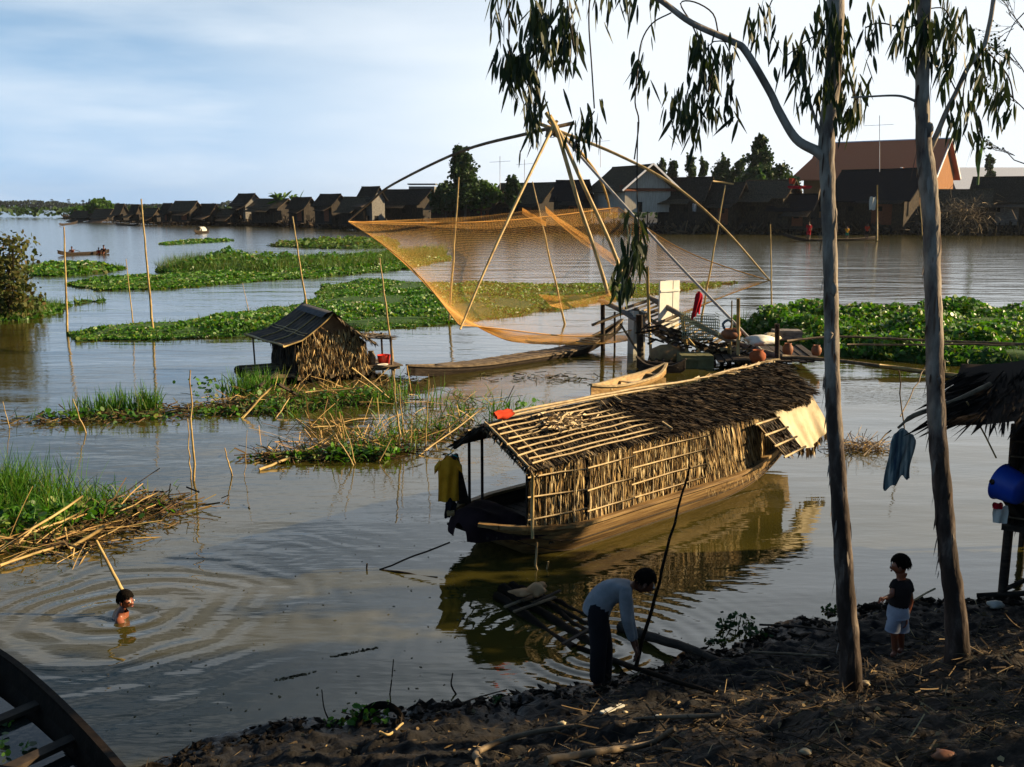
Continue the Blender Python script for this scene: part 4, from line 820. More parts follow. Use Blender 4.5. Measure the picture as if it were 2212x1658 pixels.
# ------------------------------------------------------------------ far boats with people
def figure_small(px, pyf, pyh, Y, top, bottom, label, seat=False, lean=0):
    f_ = Q(px, pyf, Y); h_ = Q(px, pyh, Y); hh = h_.z - f_.z; t = thing('person', tuple(f_), label, 'person', 'people in the far boats'); s = hh / (1.65 if not seat else .9)
    m = MB(); x, y, z = f_
    if seat:
        body = [(.0, 0, .05, .13), (0, 0, .25, .14), (0, 0, .5, .16), (0, 0, .62, .07), (0, 0, .68, .06)]
        legs = [[(.08, 0, .08, .08), (.12, -.3, .22, .07), (.1, -.45, .03, .05)], [(-.08, 0, .08, .08), (-.12, -.3, .22, .07), (-.1, -.45, .03, .05)]]
        arms = [[(.17, 0, .56, .05), (.26, -.15, .38, .045), (.2 + lean, -.35, .42, .03)], [(-.17, 0, .56, .05), (-.26, -.15, .38, .045), (-.1 + lean, -.35, .4, .03)]]; hz = .79
    else:
        body = [(0, 0, .8, .13), (0, 0, 1.0, .12), (0, 0, 1.28, .16), (0, 0, 1.4, .07), (0, 0, 1.46, .06)]
        legs = [[(.08, 0, .85, .09), (.09, -.02, .45, .065), (.09, 0, .02, .045)], [(-.08, 0, .85, .09), (-.1, .02, .45, .065), (-.1, 0, .02, .045)]]
        arms = [[(.17, 0, 1.33, .05), (.22, -.03, 1.05, .04), (.16, -.2, .85, .03)], [(-.17, 0, 1.33, .05), (-.22, 0, 1.05, .04), (-.2, -.05, .8, .03)]]; hz = 1.54
    def tb(mm, ch, ex=1.0): mm.tube([Vector((x + a * s, y + b * s, z + c * s)) for a, b, c, r in ch], [r * s * ex for *_, r in ch], 8)
    tb(m, body)
    for l in legs: tb(m, l)
    for l in arms: tb(m, l)
    m.blob((x, y, z + hz * s), (.08 * s, .095 * s, .115 * s), noise=0); m.build('body', [M['skin']], t)
    m = MB(); tb(m, body[:3], 1.12); [tb(m, [l[0], l[1]], 1.25) for l in arms]; m.build('shirt', [top], t)
    m = MB(); [tb(m, l[:2], 1.25) for l in legs]; m.build('trousers', [bottom], t)
    m = MB(); m.blob((x, y + .015 * s, z + (hz + .035) * s), (.088 * s, .1 * s, .1 * s), noise=.03); m.build('hair', [M['hair']], t); return t
bt, f_ = boat('canoe', P(125, 553), P(236, 548), .8, .22, .3, .2, 'distant dark canoe with three people at the far left', M['wood_dark'], M['wood_dark'], M['wood_dark'], thwarts=3)
yy = P(180, 550).y
figure_small(156, 552, 533, yy, M['skin_sunlit'], M['redcloth2'], 'bare shouldered person rowing at the left end of the distant canoe', True, .15)
figure_small(214, 551, 535, yy, M['redcloth2'], M['redcloth2'], 'small reddish dressed person sitting near the right end of the distant canoe', True)
figure_small(225, 550, 530, yy, M['blackcloth'], M['blackcloth'], 'dark dressed person paddling at the right end of the distant canoe', True, .1)
m = MB(); m.tube([Q(160, 540, yy), Q(171, 543, yy), Q(182, 556, yy)], .03, 5); tag(m.build('oar', M['wood_dark']), 'thin oar held by the left rower of the distant canoe', 'oar')
# small covered boat
t, f_ = boat('covered_boat', P(420, 505), P(452, 503), 1.6, .35, .4, .3, 'little boat with a round whitish cover on the open water', M['wood_dark'], M['wood_dark'], M['wood_dark'], thwarts=0)
m = MB(); m.grid(lambda u, v: ((u - .6) * 1.9, math.cos(math.pi * v) * .62, .25 + .85 * math.sin(math.pi * v)), 4, 10); m.build('cover', [M['pale_sheet']], t, True)
t, f_ = boat('moored_boat', P(496, 484), P(552, 483), 2.2, .5, .3, .3, 'whitish boat moored under the grey plank house', M['pale_sheet'], M['wood_dark'], M['pale_sheet'], thwarts=0)
m = MB(); m.grid(lambda u, v: ((u - .5) * 6.0, math.cos(math.pi * v) * 1.0, .4 + 1.2 * math.sin(math.pi * v)), 6, 10); m.build('cover', [M['pale_sheet']], t, True)
boat('canoe', P(128, 488), P(168, 483), 1.0, .3, .3, .5, 'dark low canoe far off by the left end of the village', M['wood_dark'], M['wood_dark'], M['wood_dark'], thwarts=2)
boat('canoe', P(250, 487), P(300, 489), 1.1, .3, .4, .4, 'dark canoe moored under the narrow brown huts', M['wood_dark'], M['wood_dark'], M['wood_dark'], thwarts=2)
a, b = P(1690, 522), P(1890, 520)
boat('long_canoe', a, b, 1.1, .28, .9, .3, 'long flat sampan under the big black roofed house with three figures in it', M['wood_dark'], M['bamboo_dark'], M['bamboo_dark'], thwarts=5, ns=30, pw=3)
yy = a.y
figure_small(1746, 519, 478, yy, M['redcloth'], M['redcloth'], 'person in bright red standing in the long flat sampan left of the first trunk')
figure_small(1829, 517, 488, yy, M['yellowcloth'], surf('green_cloth', [(.01, .12, .08), (.02, .2, .12)]), 'person in green and yellow in the sampan right of the first trunk')
figure_small(1872, 517, 482, yy, M['redcloth2'], M['darkcloth'], 'dim figure in faded red at the right end of the sampan')
m = MB(); m.tube([Q(1895, 520, yy), Q(1895, 400, yy)], .09, 6); tag(m.build('bamboo_pole', M['bamboo']), 'upright pole in front of the big black house veranda', 'pole', 'bamboo poles standing in the water')

# ------------------------------------------------------------------ floating hut
hut = thing('floating_hut', (P(720, 822).x, P(720, 822).y, 0), 'small thatched hut on a raft with a dark curved tin roof', 'hut', rz=rad(28))
# local axes: x to the right along the gable, y backwards along the ridge
w2, dep, ze, zr = .98, 2.5, .98, 1.86
m = MB(); m.add([(-w2, 0, .15), (w2, 0, .15), (w2, 0, ze), (0, 0, zr - .08), (-w2, 0, ze), (-w2, dep, .15), (w2, dep, .15), (w2, dep, ze), (0, dep, zr - .08), (-w2, dep, ze)], [(0, 1, 2, 3, 4), (9, 8, 7, 6, 5), (1, 6, 7, 2), (0, 4, 9, 5)]); m.build('wall', [M['backing']], hut, True)
def shingle(mb, o, du, dv, lu, lv, n, L, Wd, out, mat=0, jit=.25, lift=.1):
    """rows of hanging leaf strips covering a plane: du along, dv down"""
    du = np.array(du, float); dv = np.array(dv, float); out = np.array(out, float); o = np.array(o, float); u = U(0, lu, n); v = U(0, lv, n)
    p_ = o + du * u[:, None] + dv * v[:, None] + out * U(.01, .04, (n, 1)); D = dv + du * rng.normal(size=(n, 1)) * jit + out * U(-.02, lift, (n, 1)); mb.blades(p_, D, L * U(.5, 1.2, n), Wd * U(.5, 1.3, n), U(-.05, .15, n), 2, 'leaf' if Wd < .05 else 'strip', mat, side=du + rng.normal(size=(n, 3)) * .35)
m = MB(); 
for z0 in np.linspace(.25, 1.35, 9):
    hw = w2 if z0 < ze else w2 * (zr - z0) / (zr - ze); n = int(210 * hw / w2); u = U(-hw, hw, n)
    m.blades(np.stack([u, 0 * u - .03, 0 * u + z0 + U(-.04, .08, n)], 1), np.stack([rng.normal(size=n) * .22, U(-.25, 0, n), -1 + 0 * u], 1), U(.10, .26, n), U(.014, .038, n), .1, 2, 'leaf', 0)
m.build('gable_thatch', [M['strip_gold']], hut, True)
m = MB(); m.add([(-.62, -.035, 1.27), (.62, -.035, 1.27), (0, -.035, 1.8)], [(0, 1, 2)]); m.build('gable_board', [surf('gable_mat', [(.09, .05, .025), (.2, .12, .06)], scale=5)], hut, True)
m = MB(); n = 260; z0 = U(.25, 1.1, n); y = U(0, dep, n); m.blades(np.stack([-w2 - .03 + 0 * y, y, z0], 1), np.stack([U(-.2, 0, n), rng.normal(size=n) * .2, -1 + 0 * y], 1), .3, .05, .1, 2, 'leaf'); m.build('side_thatch', [M['strip_dark']], hut, True)
m = MB()
def roofpt(u, v, sg, off=0):
    y = -.22 + (dep + .45) * u; s = v; x = sg * (w2 + .42) * s; z = zr + .04 - (zr - ze + .16) * (s ** .85) + (.20 * max(0, s - .62) / .38 if sg < 0 else 0) - off; x -= (.35 * s * u if sg < 0 else 0)
    return (x, y, z + .012 * math.sin(u * 60) * (1 if sg < 0 else .3))
for sg in (-1, 1):
    if sg > 0:
        m.grid(lambda u, v: roofpt(u, v * .78, 1), 30, 8, 0, False); m.grid(lambda u, v: roofpt(u, v * .78, 1, .03), 30, 8, 0, False)
    else:
        m.grid(lambda u, v: roofpt(u, v, -1), 30, 8, 0, False); m.grid(lambda u, v: roofpt(u, v, -1, .03), 30, 8, 0, False)
rf = m.build('roof', [M['metal_dark']], hut, True)
m = MB()
for u in (.3, .62): m.tube([Vector(roofpt(u, v, -1)) + Vector((0, 0, .03)) for v in np.linspace(.05, .95, 8)], .018, 5)
m.tube([Vector(roofpt(u, .985, -1)) + Vector((0, 0, .0)) for u in np.linspace(0, 1, 9)], .03, 6)
m.tube([Vector(roofpt(0, v, -1)) + Vector((0, -.01, -.02)) for v in np.linspace(0.02, 1, 9)], .022, 6)
for i in range(2): m.tube([Vector(roofpt(u, .52 + .05 * i, -1)) + Vector((0, 0, .03)) for u in np.linspace(.02, .98, 7)], .012, 5)
m.build('roof_batten', [M['bamboo']], rf, True)
m = MB(); m.grid(lambda u, v: (-.25 + .6 * u * (1 if u > .5 else 1) - .1, -.24 + dep * v, zr + .085 - abs(u - .42) * .42), 4, 14, 0, True); m.build('ridge_sheet', [surf('ridge_tin', [(.05, .05, .055), (.12, .12, .125)], scale=6, rough=.8, spec=.1)], rf, True)
m = MB(); n = 170; s = U(.05, .8, n); m.blades(np.stack([(w2 + .42) * s, -.24 + 0 * s, zr - (zr - ze + .16) * s ** .85], 1), np.stack([U(.2, 1, n), U(-.3, .1, n), U(-1, -.2, n)], 1), .16, .03, .1, 2, 'leaf'); m.build('roof_edge', [M['strip_mid']], rf, True)
# lean-to with basin and jars
m = MB(); m.grid(lambda u, v: (w2 + .0 + .95 * u, .1 + 1.1 * v, 1.12 - .10 * u + .02 * math.sin(v * 20)), 8, 8); m.grid(lambda u, v: (w2 + .0 + .95 * u, .1 + 1.1 * v, 1.08 - .10 * u), 8, 8); n = 120; x = U(w2, w2 + .9, n); m.blades(np.stack([x, U(.1, 1.2, n), 1.13 - .1 * (x - w2)], 1), rng.normal(size=(n, 3)) * np.array([1, 1, .08]), .3, .03, 0, 2, 'leaf', 1)
m.build('lean_to_roof', [M['wood_grey'], M['strip_mid']], hut, True)
for x, y, r in ((w2 + .8, .12, .035), (w2 + .85, 1.0, .03), (-w2 - .55, dep - .1, .025)):
    m = MB(); m.tube([(x, y, -.2), (x - .04, y, 1.1)], r, 7); m.build('post', [M['bamboo_dark']], hut, True)
m = MB()
for i in range(9): m.bar((w2 - .15, .05 + .16 * i, .27 + .01 * (i % 2)), (w2 + 1.05, .0 + .16 * i, .27), .12, .035)
for i in range(5): m.bar((-w2 - 1.1, .1 + .5 * i, .22), (w2 + 1.0, .1 + .5 * i, .20), .09, .09)
for i in range(4): m.bar((-w2 - .9 + i * .9, -.15, .14), (-w2 - .9 + i * .9, dep + .2, .14), .1, .08)
m.build('deck', [M['bamboo_dark']], hut, True)
m = MB()
for i in range(7): m.tube([(-w2 - .9 + .5 * i, -.2, .03), (-w2 - .95 + .5 * i, dep + .4, .03)], .11, 8)
m.build('float', [M['wood_wet']], hut, True)
R23 = Matrix.Rotation(rad(28), 4, 'Z'); hw_ = lambda x, y, z: hut.location + R23 @ Vector((x, y, z))
q = hw_(w2 + .62, .32, .29); m = MB(); m.lathe([(0, 0), (.15, 0), (.19, .24), (.2, .26), (.18, .25), (.145, .03), (0, .03)], q, 22); tag(m.build('basin', M['red']), 'bright red plastic basin on the deck of the floating hut', 'basin')
q = hw_(w2 + .28, .42, .29); m = MB(); m.lathe([(0, 0), (.10, 0), (.13, .12), (.12, .26), (.07, .34), (.085, .38), (.07, .38), (0, .36)], q, 16); tag(m.build('clay_jar', M['bamboo_dark']), 'tan clay jar between the hut wall and the red basin', 'jar')
q = hw_(w2 + .45, .0, .30); m = MB(); m.lathe([(0, 0), (.13, .01), (.17, .04), (.13, .02), (0, .02)], q, 18); tag(m.build('plate', M['white']), 'shallow whitish dish in front of the red basin', 'dish')
m = MB(); m.bar(P(600, 830, .55), P(650, 858, .1), .10, .05); m.bar(P(560, 835, .3), P(620, 790, .3), .07, .05); m.bar(P(525, 800, .25), P(610, 800, .25), .08, .06); tag(m.build('raft_beam', M['wood_dark']), 'dark crossed beams sticking out left of the floating hut', 'beams')
# ------------------------------------------------------------------ the thatched houseboat
bu = Vector((.733, .680, 0)); bang = math.atan2(bu.y, bu.x)
hb = thing('houseboat', (.68, 14.1, 0), 'long wooden houseboat with a thatched barrel roof and latticed leaf walls', 'houseboat', rz=bang)
Rb = Matrix.Rotation(bang, 4, 'Z'); hw = lambda x, y, z: hb.location + Rb @ Vector((x, y, z))
X0, X1 = -1.80, 6.1
def hull(s, q, ins=0.0):
    x = X0 + (X1 - X0) * s; a = abs(q); sg = 1 if q >= 0 else -1
    wf = (.30 + .70 * min(1, (s / .16)) ** .55) if s < .16 else (1 - max(0, (s - .55) / .45) ** 2.2 * .86); wf = max(wf, .10)
    B_ = .96 * wf - ins; z0 = .62 * max(0, 1 - s / .16) ** 1.5 + .42 * max(0, (s - .6) / .4) ** 1.7; top = .40
    if a < .4: y = B_ * .55 * a / .4; z = -.22 + z0 * 1.2 + ins
    else:
        t = (a - .4) / .6; y = B_ * (.55 + .45 * math.sin(t * math.pi / 2)); z = -.22 + z0 * 1.2 + (top + .22 - z0 * (.2 if s > .5 else 1.0)) * t
    return (x, sg * y, z)
m = MB(); ns, qs = 48, [-1, -.85, -.7, -.55, -.4, 0, .4, .55, .7, .85, 1]; k = len(qs)
for ins, mt in ((0, 0), (.045, 1)):
    m.add([hull(i / ns, q, ins) for i in range(ns + 1) for q in qs], [(i * k + j, i * k + j + 1, (i + 1) * k + j + 1, (i + 1) * k + j) for i in range(ns) for j in range(k - 1)], mt, True)
for i_ in (0, ns): m.add([hull(i_ / ns, q) for q in qs], [tuple(range(k))], 0)
hullm = surf('hull_planks', [(.035, .02, .009), (.21, .125, .048), (.36, .24, .10)], scale=3.2, stretch=(.3, 2, 6), rough=.65, bump=.35, lo=.3, hi=.65)
hl = m.build('hull', [hullm, M['wood_dark']], hb, True)
m = MB()
for sg in (-1, 1):
    pts = [Vector(hull(i / ns, sg)) + Vector((0, 0, .02)) for i in range(ns + 1)]
    for i in range(ns): m.bar(pts[i], pts[i + 1], .10, .045)
m.build('gunwale', [hullm], hb, True)
for q in (.62, .80):
    for sg in (-1, 1):
        m = MB(); pts = [Vector(hull(i / ns, sg * q)) + Vector((0, sg * .006, 0)) for i in range(2, ns)]
        for i in range(len(pts) - 1): m.bar(pts[i], pts[i + 1], .014, .012)
        m.build('plank_seam', [M['mud_dark']], hl, True)
m = MB()
for i in range(10):     # bow deck planks
    x = X0 + .1 + i * .10; y = abs(hull((x - X0) / (X1 - X0), 1)[1]) * .93; m.box((x, 0, .37 + .03 * i * 0), (.125, 2 * y, .03))
for i in range(2, 40): 
    x = -1.2 + i * .17; s = (x - X0) / (X1 - X0)
    if s > .97: break
    y = abs(hull(s, 1)[1]) * .9; m.box((x, 0, .20 + .35 * max(0, (s - .75)) / .25), (.15, 2 * y, .03))
m.build('deck', [M['wood_dark']], hb, True)
# roof
ZR, ZE, HWR = 1.79, 1.33, .87
def rf_(s_, q, off=0.0):    # s_ along, q 0 ridge .. 1 near eave, -1 far eave; the front edge is cut on a slant
    x = s_ + .20 * max(0, -q) * min(1, max(0, (1.5 - s_) / 2.9)); a = abs(q); sg = -1 if q >= 0 else 1; z = ZR - (ZR - ZE) * (a ** 1.08) ; y = sg * HWR * a
    sag = .05 * math.sin((x + 1.5) * .8); return (x, y * (1 - .18 * max(0, (x - 4.4)) / 1.7), z + sag * .6 + .12 * max(0, (x - 3) / 3) + off)
xa, xb, xc = -1.46, 1.15, 5.65
m = MB(); 
for off in (-.03, .0): m.grid(lambda u, v: rf_(xa + .03 + (xc - xa - .1) * u, v * 2 - 1, off), 40, 20)
roof = m.build('roof', [M['backing']], hb, True)
m = MB(); n = 15000; x = U(xb - .1, xc, n); q = U(0, 1.0, n) ** .9; q = np.where(rng.random(n) < .30, -q, q)
ps = np.array([rf_(a, b, .03) for a, b in zip(x, q)]); p2 = np.array([rf_(a + .06, b + (.12 if b >= 0 else -.12), .03) for a, b in zip(x, q)]); D = p2 - ps + np.stack([rng.normal(size=n) * .035, 0 * x, U(-.01, .04, n)], 1)
D[:, 0] += .05 + rng.normal(size=n) * .03
m.blades(ps, D, U(.08, .27, n), U(.007, .024, n), U(-.1, .2, n), 2, 'leaf', 0); m.build('roof_thatch', [M['strip_dark']], roof, True)
m = MB(); n = 2800; x = U(xa, xb + .1, n); q = U(-.95, .98, n); ps = np.array([rf_(a, b, .012) for a, b in zip(x, q)]); p2 = np.array([rf_(a, b + (.1 if b >= 0 else -.1), .012) for a, b in zip(x, q)])
m.blades(ps, p2 - ps + np.stack([rng.normal(size=n) * .02, 0 * x, U(-.01, .02, n)], 1), U(.10, .2, n), U(.014, .03, n), .05, 2, 'leaf', 0); m.build('front_roof_thatch', [M['strip_mid']], roof, True)
m = MB()
for q, e0, e1 in ((.12, 0, -.3), (.22, .1, -.35), (.33, .05, -.2), (.44, .1, 0), (.55, .0, .1), (.66, .1, .18), (.77, .0, .28), (.88, .12, .36), (.97, .1, .2)): m.tube([Vector(rf_(xx, q, .05)) + Vector((0, random.uniform(-.012, .012), random.uniform(-.01, .01))) for xx in np.linspace(xa + e0, xb + e1 - .1, 8)], .013, 6)
for q, e1 in ((-.25, .3), (-.5, -.3)): m.tube([Vector(rf_(xx, q, .05)) for xx in np.linspace(xa, xb + e1, 8)], .012, 6)
for xx in (xa + .03, xa + .30): m.tube([Vector(rf_(xx, q, .035)) for q in np.linspace(0, 1, 12)], .015, 6)
m.tube([Vector(rf_(xa + .0, q, -.05)) for q in np.linspace(0, 1, 12)], .014, 6)
m.tube([Vector(rf_(xb - .05 + .25 * q, q, .07)) for q in np.linspace(.02, .22, 5)], .018, 6)
m.tube([Vector(rf_(xb + .1 + .28 * q, q, .07)) for q in np.linspace(.82, 1, 5)], .02, 6)
m.build('roof_batten', [M['bamboo_pale']], roof, True)
m = MB(); m.tube([Vector(rf_(xx, 0, .085)) + Vector((0, random.uniform(-.02, .02), random.uniform(-.01, .01))) for xx in np.linspace(xa + .25, xc - .15, 18)], .020, 7)
m.tube([Vector(rf_(xx, -.06, .075)) + Vector((0, random.uniform(-.02, .02), 0)) for xx in np.linspace(xb, xc - .3, 14)], .014, 6); m.tube([Vector(rf_(xx, .05, .075)) for xx in np.linspace(xa + .3, 2.4, 10)], .018, 6)
n = 90; x = U(3, xc - .1, n); ps = np.array([rf_(a, 0, .08) for a in x]); m.blades(ps, np.stack([np.ones(n), rng.normal(size=n) * .3, rng.normal(size=n) * .12], 1), .2, .03, 0, 2, 'strip')
m.build('ridge_pole', [M['bamboo_pale']], roof, True)
m = MB(); n = 260; q = U(-1, 1, n); ps = np.array([rf_(xa + .05, a, .0) for a in q]); m.blades(ps, np.stack([-np.ones(n), np.sign(-q) * .5, -.4 + rng.normal(size=n) * .3], 1), U(.04, .16, n), .03, .2, 2, 'leaf'); m.tube([Vector(rf_(xa + .02, q, -.05)) for q in np.linspace(-1, 0, 12)], .03, 6); m.build('front_fringe', [M['strip_dark']], roof, True)  # far half of the rim batten is dark, its shade put into the colour
# walls: panels of vertical leaf strips under split bamboo battens
def wall_y(x): 
    s = (x - X0) / (X1 - X0); return -(abs(hull(s, 1)[1]) * .88)
def panel(xa_, xb_, z0, z1, nb, n, gold=True, dy=0.0, batt=True, lift=.12):
    m = MB(); v = []
    v = [(xa_, wall_y(xa_) - dy, z0), (xb_, wall_y(xb_) - dy, z0), (xb_, wall_y(xb_) - dy, z1), (xa_, wall_y(xa_) - dy, z1)]; m.add(v + [(a, b + .03, c) for a, b, c in v], [(0, 1, 2, 3), (7, 6, 5, 4), (0, 4, 5, 1), (2, 6, 7, 3), (0, 3, 7, 4), (1, 5, 6, 2)], 1)
    x = U(xa_, xb_, n); z = U(z0 + .05, z1, n) if not batt else z0 + (z1 - z0) * (rng.integers(1, nb + 2, n) / (nb + 1)) + U(-.05, .03, n)
    y = np.array([wall_y(a) for a in x]) - dy - U(.012, .03, n)
    m.blades(np.stack([x, y, z], 1), np.stack([rng.normal(size=n) * .10, -U(0, lift, n), -1 + 0 * x], 1), U(.6, 1.15, n) * ((z1 - z0) / (nb + 1) if batt else .3), U(.012, .034, n), .05, 2, 'leaf', 0, side=np.stack([1 + 0 * x, rng.normal(size=n) * .5, 0 * x], 1))
    w = m.build('wall_panel', [M['strip_gold'], M['backing']], hb, True)
    if batt:
        b = MB()
        for i in range(nb):
            z_ = z0 + (z1 - z0) * (i + .55) / nb; b.tube([(xa_ - .04, wall_y(xa_) - dy - .055, z_ + random.uniform(-.02, .02)), ((xa_ + xb_) / 2, wall_y((xa_ + xb_) / 2) - dy - .065, z_ + .01), (xb_ + .04, wall_y(xb_) - dy - .055, z_ + random.uniform(-.02, .02))], .0115, 6)
        for xx in np.arange(xa_ + .02, xb_, (xb_ - xa_) / 4): b.tube([(xx, wall_y(xx) - dy - .045, z0 + .02), (xx, wall_y(xx) - dy - .045, z1 - .06)], .008, 5)
        b.build('wall_batten', [M['bamboo_pale']], w, True)
panel(-1.26, -.42, .44, 1.32, 3, 900, dy=.03)
panel(-.36, .56, .40, 1.32, 3, 1250, dy=.05)
panel(.60, 2.35, .42, 1.32, 4, 2500, dy=.02)
panel(2.35, 4.0, .44, 1.33, 3, 3400, batt=False, lift=.35)
panel(3.9, 5.35, .58, 1.3, 2, 1300, batt=False, lift=.1)
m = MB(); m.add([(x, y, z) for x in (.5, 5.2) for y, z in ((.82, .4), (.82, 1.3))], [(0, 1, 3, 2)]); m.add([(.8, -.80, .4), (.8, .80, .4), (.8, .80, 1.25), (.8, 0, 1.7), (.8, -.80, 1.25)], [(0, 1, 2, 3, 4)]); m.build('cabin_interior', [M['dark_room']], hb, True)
for x, y, z0, z1, mt in ((-1.30, -.80, .36, 1.26, 'bamboo'), (-.8, .78, .30, 1.38, 'wood_dark'), (-1.08, .74, .30, 1.40, 'wood_dark')):
    m = MB(); m.tube([(x, y, z0), (x, y, z1)], .022, 7); m.build('post', [M[mt]], hb, True)
m = MB(); m.bar((-1.22, .70, .45), (-1.40, .74, 1.22), .06, .17); m.build('rudder_post', [M['wood_dark']], hb, True)
# rear shutter with four rungs
m = MB(); s0, s1, s2, s3 = (3.55, -.98, 1.22), (4.2, -.93, 1.22), (4.62, -1.2, .70), (3.98, -1.28, .66); m.add([s0, s1, s2, s3] + [(a, b + .02, c) for a, b, c in (s0, s1, s2, s3)], [(0, 1, 2, 3), (7, 6, 5, 4)], 1)
n = 220; u = U(0, 1, n); v = U(0, 1, n); p_ = np.array([[s0[i] * (1 - a) * (1 - b) + s1[i] * a * (1 - b) + s2[i] * a * b + s3[i] * (1 - a) * b for i in range(3)] for a, b in zip(u, v)]); p_[:, 1] -= .02
m.blades(p_, np.array([.36, -.15, -.42]) + rng.normal(size=(n, 3)) * .03, .14, .022, 0, 2, 'leaf', 0); sh = m.build('shutter', [M['strip_dark'], M['backing']], hb, True)
m = MB()
for t in (0, .33, .66, 1.0): a = Vector(s0).lerp(Vector(s3), t); b = Vector(s1).lerp(Vector(s2), t); m.tube([a + Vector((-.08, -.05, -.0)), b + Vector((.06, -.05, .0))], .018, 6)
m.tube([Vector(s0) + Vector((0, -.03, 0)), Vector(s3) + Vector((0, -.03, 0))], .012, 5); m.build('shutter_rung', [M['bamboo_pale']], sh, True)
# cream tarp hanging at the stern
m = MB()
def tp(u, v):
    a = Vector(rf_(4.25 + 1.45 * u, .93 - .05 * u, -.03)); b = Vector((4.72 + 1.35 * u, -1.12 + .25 * u, .66 - .16 * math.sin(3.2 * u) + .12 * u)); p_ = a.lerp(b, v); p_.y -= .03 * math.sin(u * 13 + v * 3) * v + .015 * math.sin(u * 31 + v) * v; return p_
m.grid(tp, 44, 14); m.grid(lambda u, v: tp(u, v) + Vector((0, .012, 0)), 44, 14); n = 120; u = U(0, 1, n); m.blades(np.array([tuple(tp(a, 1)) for a in u]), np.stack([rng.normal(size=n) * .3, rng.normal(size=n) * .1, -1 + 0 * u], 1), U(.05, .22, n), .03, 0, 2, 'leaf', 1)
m.build('stern_curtain', [M['tarp'], M['strip_gold']], hb, True)
m = MB(); n = 400; x = U(4.6, 5.6, n); ps = np.array([rf_(a, .95, .0) for a in x]); m.blades(ps, np.stack([rng.normal(size=n) * .2 + .3, -.1 + 0 * x, -1 + 0 * x], 1), U(.08, .25, n), .022, .1, 2, 'leaf'); m.build('eave_fringe', [M['strip_dark']], roof, True)
# things lying on it
bowc = hw(-1.95, -.02, .36); m = MB()
def bowp(u, v):
    a = math.pi * v; return tuple(hw(-1.88 + .9 * u, -math.cos(a) * (.14 + .66 * u ** .45), .40 - .07 * abs(math.cos(a)) ** 4 - .05 * (1 - u) ** 5 + (.26 + .06 * math.sin(u * 9)) * math.sin(a) * (math.sin(math.pi * (u * .86 + .12))) ** .6 + .02 * math.sin(13 * v + 7 * u)))
m.grid(bowp, 26, 18); tag(m.build('bow_sheet', surf('purple_sheet', [(.010, .006, .007), (.030, .018, .021)], scale=3, rough=.9, bump=.6, bscale=6, spec=.03)), 'dark purplish sheet heaped over the bow of the houseboat', 'sheet')
m = MB(); q = Vector(rf_(xa + .18, .05, .10)); 
for i in range(2): m.tube([hw(q.x + .02 + .1 * i, q.y - .03 * i + d * .12, q.z + .03 * math.sin(d * 2) + .02 * i) if False else hw(q.x + .02 + d * .33, q.y + .04 * i, q.z + .03 * i + .012 * math.sin(d * 9)) for d in (0, .25, .5, .75, 1)], [.03, .045, .05, .045, .02], 8)
tag(m.build('rolled_cloth', M['redcloth2']), 'rolled red cloth lying on the front end of the roof ridge', 'cloth')
m = MB(); n = 160; c = Vector(rf_(-.25, .42, .07)); a = rng.normal(size=(n, 3)) * np.array([.17, .08, .02]); p_ = np.array([tuple(hw(c.x + q[0], c.y + q[1], c.z + abs(q[2]) + .02 - q[1] * -.55)) for q in a]); m.blades(p_, rng.normal(size=(n, 3)) * np.array([1, 1, .25]), U(.1, .26, n), U(.02, .045, n), .1, 2, 'leaf'); tag(m.build('leaf_bundle', islands('pale_leaf', [(.4, .3, .16), (.6, .48, .3), (.3, .2, .1)])), 'bundle of pale dry palm leaf on the latticed front roof', 'leaves')
def shirt(o, ex, ez, w, h, mat, label, name='shirt', sleeves=True, cat='shirt'):
    """hanging shirt: flat body with folds and two short sleeves"""
    o = Vector(o); ex = Vector(ex).normalized(); ez = Vector(ez).normalized(); nrm = ex.cross(ez); m = MB()
    def bd(u, v, s):
        hw_2 = w / 2 * (.62 + .38 * min(1, v * 5)) * (1 - .06 * math.sin(v * 3)); x = (u * 2 - 1) * hw_2; bulge = .045 * math.cos((u - .5) * math.pi) * s + .018 * math.sin(u * 14 + v * 3) * min(1, v * 2)
        return o + ex * x - ez * (h * v * (1 + (0 if sleeves else .13 * math.sin(u * 5 + 1) + .05 * math.sin(u * 17))) + (.03 * math.cos(u * 6.28) if v == 0 else 0)) + ex * (0 if sleeves else .05 * w * math.sin(v * 6)) + nrm * bulge
    m.grid(lambda u, v: bd(u, v, 1), 16, 16); m.grid(lambda u, v: bd(u, v, -1), 16, 16)
    if sleeves:
        for sg in (-1, 1):
            for s in (1, -1):
                m.grid(lambda u, v: o + ex * sg * (w * .38 + w * .26 * u) - ez * (h * (.02 + .16 * u) + h * (.21 - .02 * u) * v) + nrm * s * .03 * math.sin(math.pi * v), 5, 6)
    return tag(m.build(name, mat), label, cat)
so_ = hw(-2.0, .62, 1.33); shirt(P(968, 990, 1.26), (.98, .15, 0), (0, 0, 1), .30, .62, M['yellowcloth'], 'mustard yellow short sleeved shirt hanging at the bow of the houseboat')
shirt(P(973, 1082, .68), (.98, .15, 0), (0, 0, 1), .17, .22, M['blackcloth'], 'small black garment hanging just below the yellow shirt', 'garment', False, 'garment')
m = MB(); a = P(974, 985, 1.28); m.tube([a + Vector((-.09, 0, -.02)), a + Vector((0, 0, .03)), a + Vector((.09, .01, -.02))], .008, 5); m.tube([a + Vector((0, 0, .03)), a + Vector((.0, 0, .09)), a + Vector((.02, 0, .11))], .006, 5); tag(m.build('clothes_hanger', surf('teal_plastic', [(.0, .22, .22), (.02, .3, .3)], bump=0)), 'teal clothes hanger holding the yellow shirt', 'hanger')
